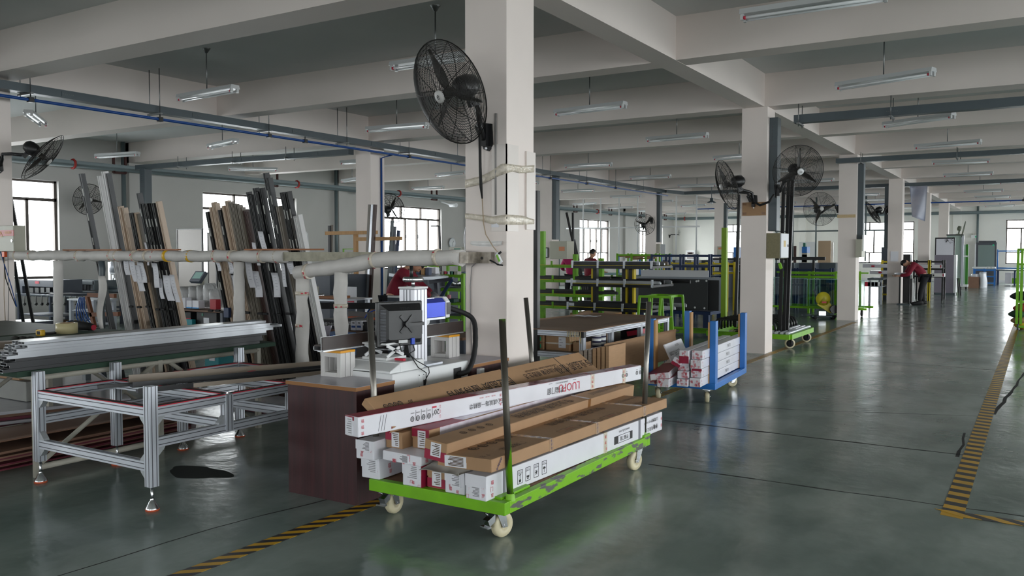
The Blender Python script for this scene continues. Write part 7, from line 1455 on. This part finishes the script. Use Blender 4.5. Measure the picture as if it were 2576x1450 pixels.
# ---------------------------------------------------------------- aisle side: glass, saw, tables, machines and the far end
m_gl = glassmat('pale_green_glass', (.80,.90,.88,1), .14); m_gedge = mat('green_glass_edge', rgb(170,206,196), .2)
def glass_rack(label, px0, px1, y, n, tops):
    c = at((px0+px1)/2,780,y=y); k = thing('glass_trolley', 'lime green A frame trolley %s' % label, 'trolley', (c.x,y+.4,0)); a, b = at(px0,766,y=y), at(px1,766,y=y); zb = a.z
    for yy in (y-.05,y+.9): mb = MB(); mb.bx(a.x-.1,b.x+.1,yy-.03,yy+.03,zb-.07,zb-.02); part(k, 'base_beam', mb, m_green)
    for x in (a.x+.15,b.x-.15):
        mb = MB(); mb.bx(x-.03,x+.03,y-.05,y+.9,zb-.1,zb-.03); part(k, 'base_beam', mb, m_green); zt_ = at(px0,682,y=y).z; mb = MB(); mb.bar((x,y+.55,zb-.05),(x,y+.48,zt_),.05,.05); part(k, 'upright', mb, m_green)
        for yy in (y,y+.8): mb = MB(); mb.lathe([(0,-.025),(.03,-.025),(.085,-.02),(.085,.02),(.03,.025),(0,.025)], (x,yy,.086), X_, 18); part(k, 'wheel', mb, m_rub); mb = MB(); mb.bx(x-.05,x+.05,yy-.05,yy+.05,.16,zb-.1); part(k, 'caster_plate', mb, m_green)
    zt_ = at(px0,684,y=y).z; mb = MB(); mb.bx(a.x-.05,b.x+.05,y+.45,y+.51,zt_-.035,zt_); part(k, 'top_bar', mb, m_green)
    for i in range(n):
        x0 = a.x+(b.x-a.x)*tops[i][0]; x1 = a.x+(b.x-a.x)*tops[i][1]; yy = y+.02+.035*i; zz = at(px0,tops[i][2],y=y).z; g = thing('glass_sheet', 'clear greenish glass sheet on the trolley %s, %s from front' % (label, ORD[i]), 'glass sheet', ((x0+x1)/2,yy,zb), group='glass sheets on the trolley'); mb = MB(); mb.bx(x0,x1,yy,yy+.008,zb-.018,zz); part(g, 'pane', mb, m_gl); mb = MB()
        for r in ((x0,x1,zz-.004,zz+.006),(x0-.006,x0+.006,zb-.018,zz),(x1-.006,x1+.006,zb-.018,zz)): mb.bx(r[0],r[1],yy-.001,yy+.009,r[2],r[3])
        part(g, 'edge', mb, m_gedge)
glass_rack('behind the cut off saw', 1946, 2170, 20.6+1.2, 6, ((0,.20,698),(.10,.38,700),(.34,.52,702),(.40,.72,701),(.5,.85,702),(.7,1,703)))
# cut-off saw
c = at(2072,803,z=0); sw_ = thing('cutoff_saw', 'yellow cut off saw with black motor on the floor before the third column', 'cut-off saw', (c.x,c.y,0)); B = V((c.x,c.y,0)); D = V((.92,.39,0)).normalized(); E = V((-D.y,D.x,0)); Q = lambda f, s_, z: B+D*f+E*s_+Z_*z
mb = MB(); mb.ob(Q(0,0,.07), D*.30, E*.14, Z_*.02); part(sw_, 'base', mb, mat('dark_teal_cast', rgb(34,52,54), .5), bev=.005)
for f_ in (-.22,.2):
    for s_ in (-.12,.12): mb = MB(); mb.lathe([(0,-.02),(.045,-.02),(.045,.02),(0,.02)], Q(f_,s_,.045), E, 14); part(sw_, 'wheel', mb, m_rub)
mb = MB(); mb.lathe([(0,-.03),(.16,-.03),(.17,0),(.16,.03),(0,.03)], Q(-.02,0,.48), E, 26); gd = part(sw_, 'blade_guard', mb, mat('yellow_guard', rgb(196,184,40), .45)); mb = MB(); mb.prism([(-.16,.34),(-.02,.52),(.10,.44),(.26,.20),(.22,.14),(.14,.14)], Q(0,-.03,0), D, Z_, E*.06); part(sw_, 'body', mb, MATS['yellow_guard'], bev=.004); mb = MB(); mb.cyl(Q(.22,-.14,.24), Q(.22,.16,.24), .10, 18); part(sw_, 'motor', mb, m_black); mb = MB(); mb.tube([Q(-.14,0,.50), Q(-.24,0,.70)], [.014,.02], 8); part(sw_, 'handle', mb, m_steel); mb = MB(); mb.ob(Q(.0,-.035,.40), D*.05, E*.002, Z_*.02); part(sw_, 'red_mark', mb, m_redp)
mb = MB(); mb.cyl(Q(-.5,0,.09),Q(-.28,0,.09),.02,8); mb.ob(Q(-.5,0,.09), D*.01, E*.06, Z_*.01); part(sw_, 'vice_handle', mb, m_steel); mb = MB(); mb.ob(Q(-.05,0,.14), D*.08, E*.1, Z_*.05); part(sw_, 'vice', mb, m_chrome); mb = MB(); mb.tube([Q(.2,.1,.3), Q(.35,.12,.2), Q(.32,.15,.1), Q(.5,.2,.03), Q(.65,.1,.015)], .01, 6); part(sw_, 'cord', mb, m_rub)
# benches between third and fourth columns
bench('work_bench', 'white framed bench with shelf of parts between the third and fourth columns', 2182,2222,700,28.0,2.0,m_steel,m_alu,(.55,),2,.05)
for i in range(4): c = at(2183+9*i,715,y=28.1); mb = MB(); mb.ob(c, (.10,0,0), (0,.08,0), (0,0,.07)); solo('parts_bin', mb, (m_redp,m_white,m_alu,m_white)[i], 'parts bin on the shelf of the white framed bench, %s from left' % ORD[i], 'bin', group='bins on the white framed bench', bev=.01)
for i, (py, x0, x1) in enumerate(((668,2170,2235),(684,2188,2235))): cab('boxed_profile', 'long wrapped white box on the far yellow rack, %s' % ('upper','lower')[i], 'cardboard box', x0,py-3,x1,py+6,29.6,.3,m_wbox,extra=(('red_print',(x0+22,py,x0+30,py+4),m_redp),))
frame_rack('yellow and blue rack between the third and fourth columns', 2219,2236,655,745,30.4,.1,m_yel,2,3); cab('machine_cabinet', 'grey blue machine cabinet behind the fourth column', 'machine', 2217,622,2232,658,30.9,.5,m_mach,True)
for i in range(3): cab('stock_cabinet', 'low grey workbench cabinet behind the glass sheets, %s from left' % ORD[i], 'cabinet', 1950+52*i,662,1998+52*i,690,25.5+i*.6,1.0,(m_steel,m_mach,m_steel)[i],True)
for i, (px0,py0,px1,py1,m,lb) in enumerate(((2010,609,2050,650,m_white,'tall white board standing before the far wall left of the third column'),(2058,606,2090,660,mat('tan_board', rgb(176,150,122), .5),'tan board with dark stripe standing before the far wall'),(2088,610,2096,660,m_white,'narrow white board beside the tan one'),(1986,617,1992,655,m_pbrn,'dark red upright board before the far wall, left one'),(1996,619,2003,655,m_pbrn,'dark red upright board before the far wall, right one'))): k = cab('wall_board', lb, 'board', px0,py0,px1,py1,48+i*.3,.05,m,True); 
k = cab('boring_machine', 'blue and grey machine head behind the trolley of glass', 'machine', 2017,621,2030,637,34,.5,m_blue); mb = MB(); pb(mb,2017,637,2030,660,34,.5); mb.bx(at(2017,650,y=34).x,at(2030,650,y=34).x,34,34.5,0,1.5); part(k, 'grey_body', mb, m_lm); cab('water_bottle', 'green bottle on top of the blue headed machine before the far wall', 'bottle', 2020,611,2026,621,34.1,.15,m_teal)
a, b = at(1950,650,y=24.0), at(2075,650,y=24.0); mb = MB(); mb.bx(a.x,b.x,24.0,24.1,a.z-.05,a.z+.04)
for q in (a.x+.3,b.x-.3): mb.bx(q-.03,q+.03,24.02,24.08,0,a.z-.05)
solo('tool_bar', mb, m_black, 'long black tool bar over the benches left of the third column', 'tool bar'); frame_rack('lime green long rack behind the glass sheets', 1968,2103,683,700,23.2,.5,m_green,3,2); frame_rack('blue posted rack behind the glass sheets', 1955,2090,675,720,24.6,.3,m_dkblue,4,2)
# stand of the bending worker, machine cabinet, grey partition, mirrors
c = at(2262,765,z=0); st_ = thing('work_stand', 'small steel stand with bright parts under the bent worker', 'work stand', (c.x+.2,c.y+.2,0)); zt_ = at(2275,690,y=28.4).z; a, b = at(2257,690,y=28.2), at(2290,690,y=28.2); mb = MB(); mb.bx(a.x,b.x,28.2,28.65,zt_-.03,zt_); part(st_, 'top', mb, m_alu)
for x in (a.x+.05,b.x-.05): mb = MB(); mb.bx(x-.02,x+.02,28.4,28.45,0,zt_-.03); part(st_, 'leg', mb, m_black)
mb = MB(); mb.bx(a.x,b.x,28.2,28.6,.0,.03); part(st_, 'foot', mb, m_steel); 
for i in range(3): c = at(2262+10*i,687,y=28.4); mb = MB(); mb.bar((c.x-.12,28.35,zt_+.016),(c.x+.12,28.45,zt_+.03),.05,.03); solo('metal_part', mb, m_alu, 'bright metal piece on the stand of the bent worker, %s from left' % ORD[i], 'metal part', group='metal pieces on the stand')
k = cab('dark_cabinet', 'black cabinet with a bright edge beside the bent worker', 'cabinet', 2268,702,2294,760,29.6,.5,m_black,True); mb = MB(); pb(mb,2295,712,2299,763,29.55,.05); part(k, 'bright_edge', mb, m_white)
cab('machine_hood', 'dark machine top above the bent worker', 'machine', 2270,640,2290,655,30.5,.5,m_black,True); frame_rack('dark rack with wrapped boxes right of the bent worker', 2300,2372,655,700,31.5,.7,m_black,3,3); frame_rack('yellow post rack before the grey partition', 2337,2339,655,745,31.0,.06,m_yel,2,2)
for i, (py, x0, x1) in enumerate(((668,2270,2370),(690,2322,2376))): cab('boxed_profile', 'long wrapped white box in the dark rack beside the worker, %s' % ('upper','lower')[i], 'cardboard box', x0,py-2,x1,py+7,31.4,.25,m_wbox,extra=(('crimson_end',(x1-5,py-1,x1-2,py+6),m_red),('round_print',(x1-30,py+1,x1-26,py+5),m_ink)))
c = at(2352,742,z=0); pt = thing('partition_board', 'tall plain grey board on a wheeled stand right of the bent worker', 'board', (c.x+.3,35.6,0)); mb = MB(); pb(mb,2350,642,2399,737,35.6,.04); part(pt, 'board', mb, mat('lilac_grey_board', rgb(126,120,132), .5)); mb = MB(); pb(mb,2399,642,2405,737,35.6,.5); part(pt, 'bright_side', mb, m_white); mb = MB(); pb(mb,2352,737,2402,743,35.6,.4); part(pt, 'foot', mb, m_steel)
mb = MB(); mb.v = []; 
for i, (x, y) in enumerate(((2408,700),(2412,700))): mb.bar(at(x,y,y=35.4), V((at(x+5,742,y=35.4).x,35.4,0)), .04, .04)
part(pt, 'prop_leg', mb, m_black)
k = cab('mirror', 'tall dark framed white glazed panel with branch pattern above the grey board', 'framed panel', 2352,598,2402,645,36.4,.06,m_black,True,extra=(('white_panel',(2355,601,2399,644),mat('bright_white_panel', rgb(222,222,230), .25)),)); mb = MB()
for i in range(9): p = at(2378+2.2*i,606+4*math.sin(i*1.7),y=36.38); mb.bar(p, p+V((.12*math.cos(i),0,.10*math.sin(i*2))), .012, .004, up=Y_)
part(k, 'branch_print', mb, m_ink)
k = cab('framed_glass', 'large pale green glazed frame behind the white panel', 'glass frame', 2381,592,2424,700,40.5,.06,mat('pale_green_panel', rgb(176,196,186), .3),extra=(('dark_top',(2381,590,2424,593),m_black),)); mb = MB(); pb(mb,2418,593,2424,720,40.4,.05); part(k, 'speckled_edge', mb, m_alu); k = thing('far_fan', 'grey fan standing on top of the pale green frame', 'fan', at(2420,590,y=40.5)); C = at(2424,577,y=40.4); mb = MB(); mb.ring(C, fdir(.8,.2,.4), .33, .014, 24, 6); mb.ring(C, fdir(.8,.2,.4), .2, .008, 20, 4); part(k, 'guard', mb, mat('grey_fan', rgb(110,116,100), .5)); mb = MB(); mb.lathe([(0,-.15),(.1,-.12),(.1,.0),(0,.02)], C-fdir(.8,.2,.4)*.1, fdir(.8,.2,.4), 14); part(k, 'motor', mb, MATS['grey_fan']); mb = MB(); mb.bar(C-fdir(.8,.2,.4)*.15, at(2411,590,y=40.5), .05, .05); mb.bx(at(2405,590,y=40.5).x,at(2416,590,y=40.5).x,40.4,40.6,at(2410,591,y=40.5).z,at(2410,589,y=40.5).z); part(k, 'stand', mb, MATS['grey_fan'])
gr_ = thing('glass_rack', 'tall green frame trolley holding pale glass right of the grey board', 'rack', at(2424,728,z=0))
for px in (2414,2433): a = at(px,615,y=41.5); mb = MB(); mb.bx(a.x-.05,a.x+.05,41.5,41.6,.2,a.z); part(gr_, 'post', mb, mat('deep_green_paint', rgb(60,130,40), .5))
mb = MB(); pb(mb,2413,643,2434,647,41.45,.08); part(gr_, 'cross_bar', mb, m_white); mb = MB(); pb(mb,2413,716,2434,722,41.4,.5); part(gr_, 'base', mb, m_white); mb = MB(); pb(mb,2414,616,2436,716,41.9,.03); part(gr_, 'pale_glass', mb, MATS['pale_green_panel'])
for px in (2416,2430): c = at(px,727,y=41.5); mb = MB(); mb.lathe([(0,-.03),(.1,-.03),(.1,.03),(0,.03)], (c.x,41.5,.1), X_, 12); part(gr_, 'wheel', mb, m_rub)
k = cart_box('large brown carton with white plastic bags at the far end of the aisle', at(2435,720,y=43).x, at(2462,720,y=43).x, 43, 43.6, 0, at(2450,697,y=43).z, m_dkc); p = at(2472,698,y=43)
for i, (a, b, c_, d) in enumerate(((2440,690,2466,700),(2460,685,2484,724))):
    p, q = at(a,d,y=43.1), at(c_,b,y=43.1); mb = MB(); z0 = p.z if i == 0 else 0
    mb.grid(lambda u, v: V(((p.x+q.x)/2+(q.x-p.x)*.5*math.cos(2*math.pi*u)*(1-.25*v)*(1+.1*math.sin(7*v+5*u)), 43.3+(.3 if i else .2)*math.sin(2*math.pi*u), z0+(q.z-z0)*v)), 16, 8, th=.01); solo('plastic_bag', mb, mat('white_bag_plastic', rgb(216,218,226), .3, bump=.5, bscale=8), ('white plastic bag spilling from the far brown carton','tall white plastic bag standing beside the far brown carton')[i], 'plastic bag')
for i, (px0,px1,py0,py1,yy) in enumerate(((2455,2507,610,678,50.5),(2461,2505,606,678,50.8))): k = cab('glazed_frame', ('dark framed grey glass unit leaning before the far wall','second dark frame just behind the grey glass unit')[i], 'glass frame', px0,py0,px1,py1,yy,.08,m_alud,True); mb = MB(); pb(mb,px0+5,py0+7,px1-5,py1,yy-.01,.01); part(k, 'glass', mb, mat('dim_grey_glass', rgb(120,136,132), .25)); mb = MB(); pb(mb,px0-3,py0+4,px0,py1,yy,.08); part(k, 'white_side', mb, m_white)
mb = MB(); pb(mb,2497,615,2501,619,50.48,.01); part(k, 'green_sticker', mb, m_glab); k = cab('exit_sign', 'small white emergency lamp box on the far wall', 'emergency lamp', 2443,591,2456,599,51.5,.1,m_white,extra=(('green_mark',(2453,594,2456,598),m_glab),)); mb = MB(); pb(mb,2444,588,2447,591,51.5,.1); pb(mb,2451,588,2454,591,51.5,.1); part(k, 'lamp_head', mb, m_beige)
frame_rack('blue shelf trolley with white goods before the far wall', 2450,2502,676,716,47.0,.8,m_blue,3,3,'shelf_trolley')
for i in range(6): c = at(2453+9*i,674,y=47.1); mb = MB(); mb.ob(c, (.12,0,0), (0,.12,0), (0,0,.05)); solo('white_package', mb, m_white, 'small white package on the blue shelf trolley, %s from left' % ORD[i], 'package', group='white packages on the blue trolley', bev=.03)
bench('far_table', 'long blue framed table under the far right window', 2506,2600,679,47.5,1.0,m_steel,m_dkblue,None,3); frame_rack('blue pipe frame before the far right window', 2510,2600,628,679,48.6,.3,m_blue,2,2)
for i in range(3): cab('white_carton', ('white carton under the far table, left one','white carton printed with a green ring under the far table','white carton at the frame edge under the far table')[i], 'cardboard box', 2528+17*i,686,2543+17*i,714,47.8,.5,m_wbox,extra=(('green_ring',(2546,700,2561,714),m_green),) if i == 1 else None)
# green rack at the right edge
gx = thing('tall_rack', 'tall thin lime green rack with rags at the right edge of the frame', 'rack', at(2562,830,z=0)); y = 20.4
for px, py in ((2562,628),(2572,628),(2590,628)): a = at(px,py,y=y); b = at(px-6,820,y=y); mb = MB(); mb.bx(a.x-.025,a.x+.025,y-.025+.6*(px > 2575),y+.025+.6*(px > 2575),.12,a.z); part(gx, 'post', mb, m_green)
for py in (628,665,760,822): a, b = at(2562,py,y=y), at(2600,py,y=y); mb = MB(); mb.bx(a.x,b.x,y-.02,y+.02,a.z-.02,a.z+.02); part(gx, 'rail', mb, m_green); mb = MB(); mb.bx(a.x-.02,a.x+.02,y,y+.6,a.z-.02,a.z+.02); part(gx, 'rail', mb, m_green)
mb = MB(); a = at(2560,833,y=y); mb.cyl((a.x,y,0),(a.x,y,.14),.02,8); part(gx, 'foot', mb, m_steel)
for i, (px, py, m, s_) in enumerate(((2570,745,m_rub,.2),(2572,775,mat('red_rag', rgb(150,50,40), .8),.16),(2566,790,mat('green_rag', rgb(50,80,60), .8),.2),(2572,806,m_kraft,.2),(2572,817,mat('yellow_rag', rgb(190,160,30), .8),.14))):
    c = at(px,py,y=y+.25); mb = MB(); mb.grid(lambda u, v: c+V((s_*(1+.15*math.sin(5*u+9*v))*math.sin(math.pi*v)*math.cos(2*math.pi*u), .22*math.sin(math.pi*v)*math.sin(2*math.pi*u), .10*math.cos(math.pi*v))), 14, 8); solo('rag_bundle', mb, m, '%s bundle of rags stuffed in the lime rack at the right edge' % ('black','red','green','brown','yellow')[i], 'rags')
# hanging plastic sheet
mb = MB(); q = [at(2288,468,y=29.27), at(2334,468,y=29.27), at(2326,557,y=29.27), at(2294,545,y=29.27)]; mb.grid(lambda u, v: q[0].lerp(q[1],u).lerp(q[3].lerp(q[2],u),v)+V((0,.08*math.sin(u*5+v*3),0)), 10, 12, th=.004); solo('hanging_sheet', mb, mat('bluish_plastic_sheet', rgb(150,156,178), .3, col2=rgb(196,196,206), scale=1.6, bump=.3, bscale=4), 'translucent bluish plastic sheet hanging from the tray past the fourth column', 'plastic sheet')
mb = MB(); mb.tube([at(1777,498,y=28.5), at(1782,505,y=28.5), at(1790,510,y=28.5)], .04, 8); k = thing('pendant_lamp', 'dark pendant lamp shade hanging from the far tray', 'pendant lamp', at(1790,512,y=28.9)); c = at(1790,510,y=28.9); mb = MB(); mb.lathe([(.05,.16),(.06,.06),(.16,0),(.155,-.005)], c, Z_, 18); part(k, 'shade', mb, m_steel); mb = MB(); mb.cyl(c+Z_*.1, V((c.x,c.y,4.38)), .012, 8); part(k, 'stem', mb, m_steel); mb = MB(); mb.lathe([(0,-.06),(.05,-.04),(.06,0),(.04,.04)], c, Z_, 12); part(k, 'bulb', mb, m_white)
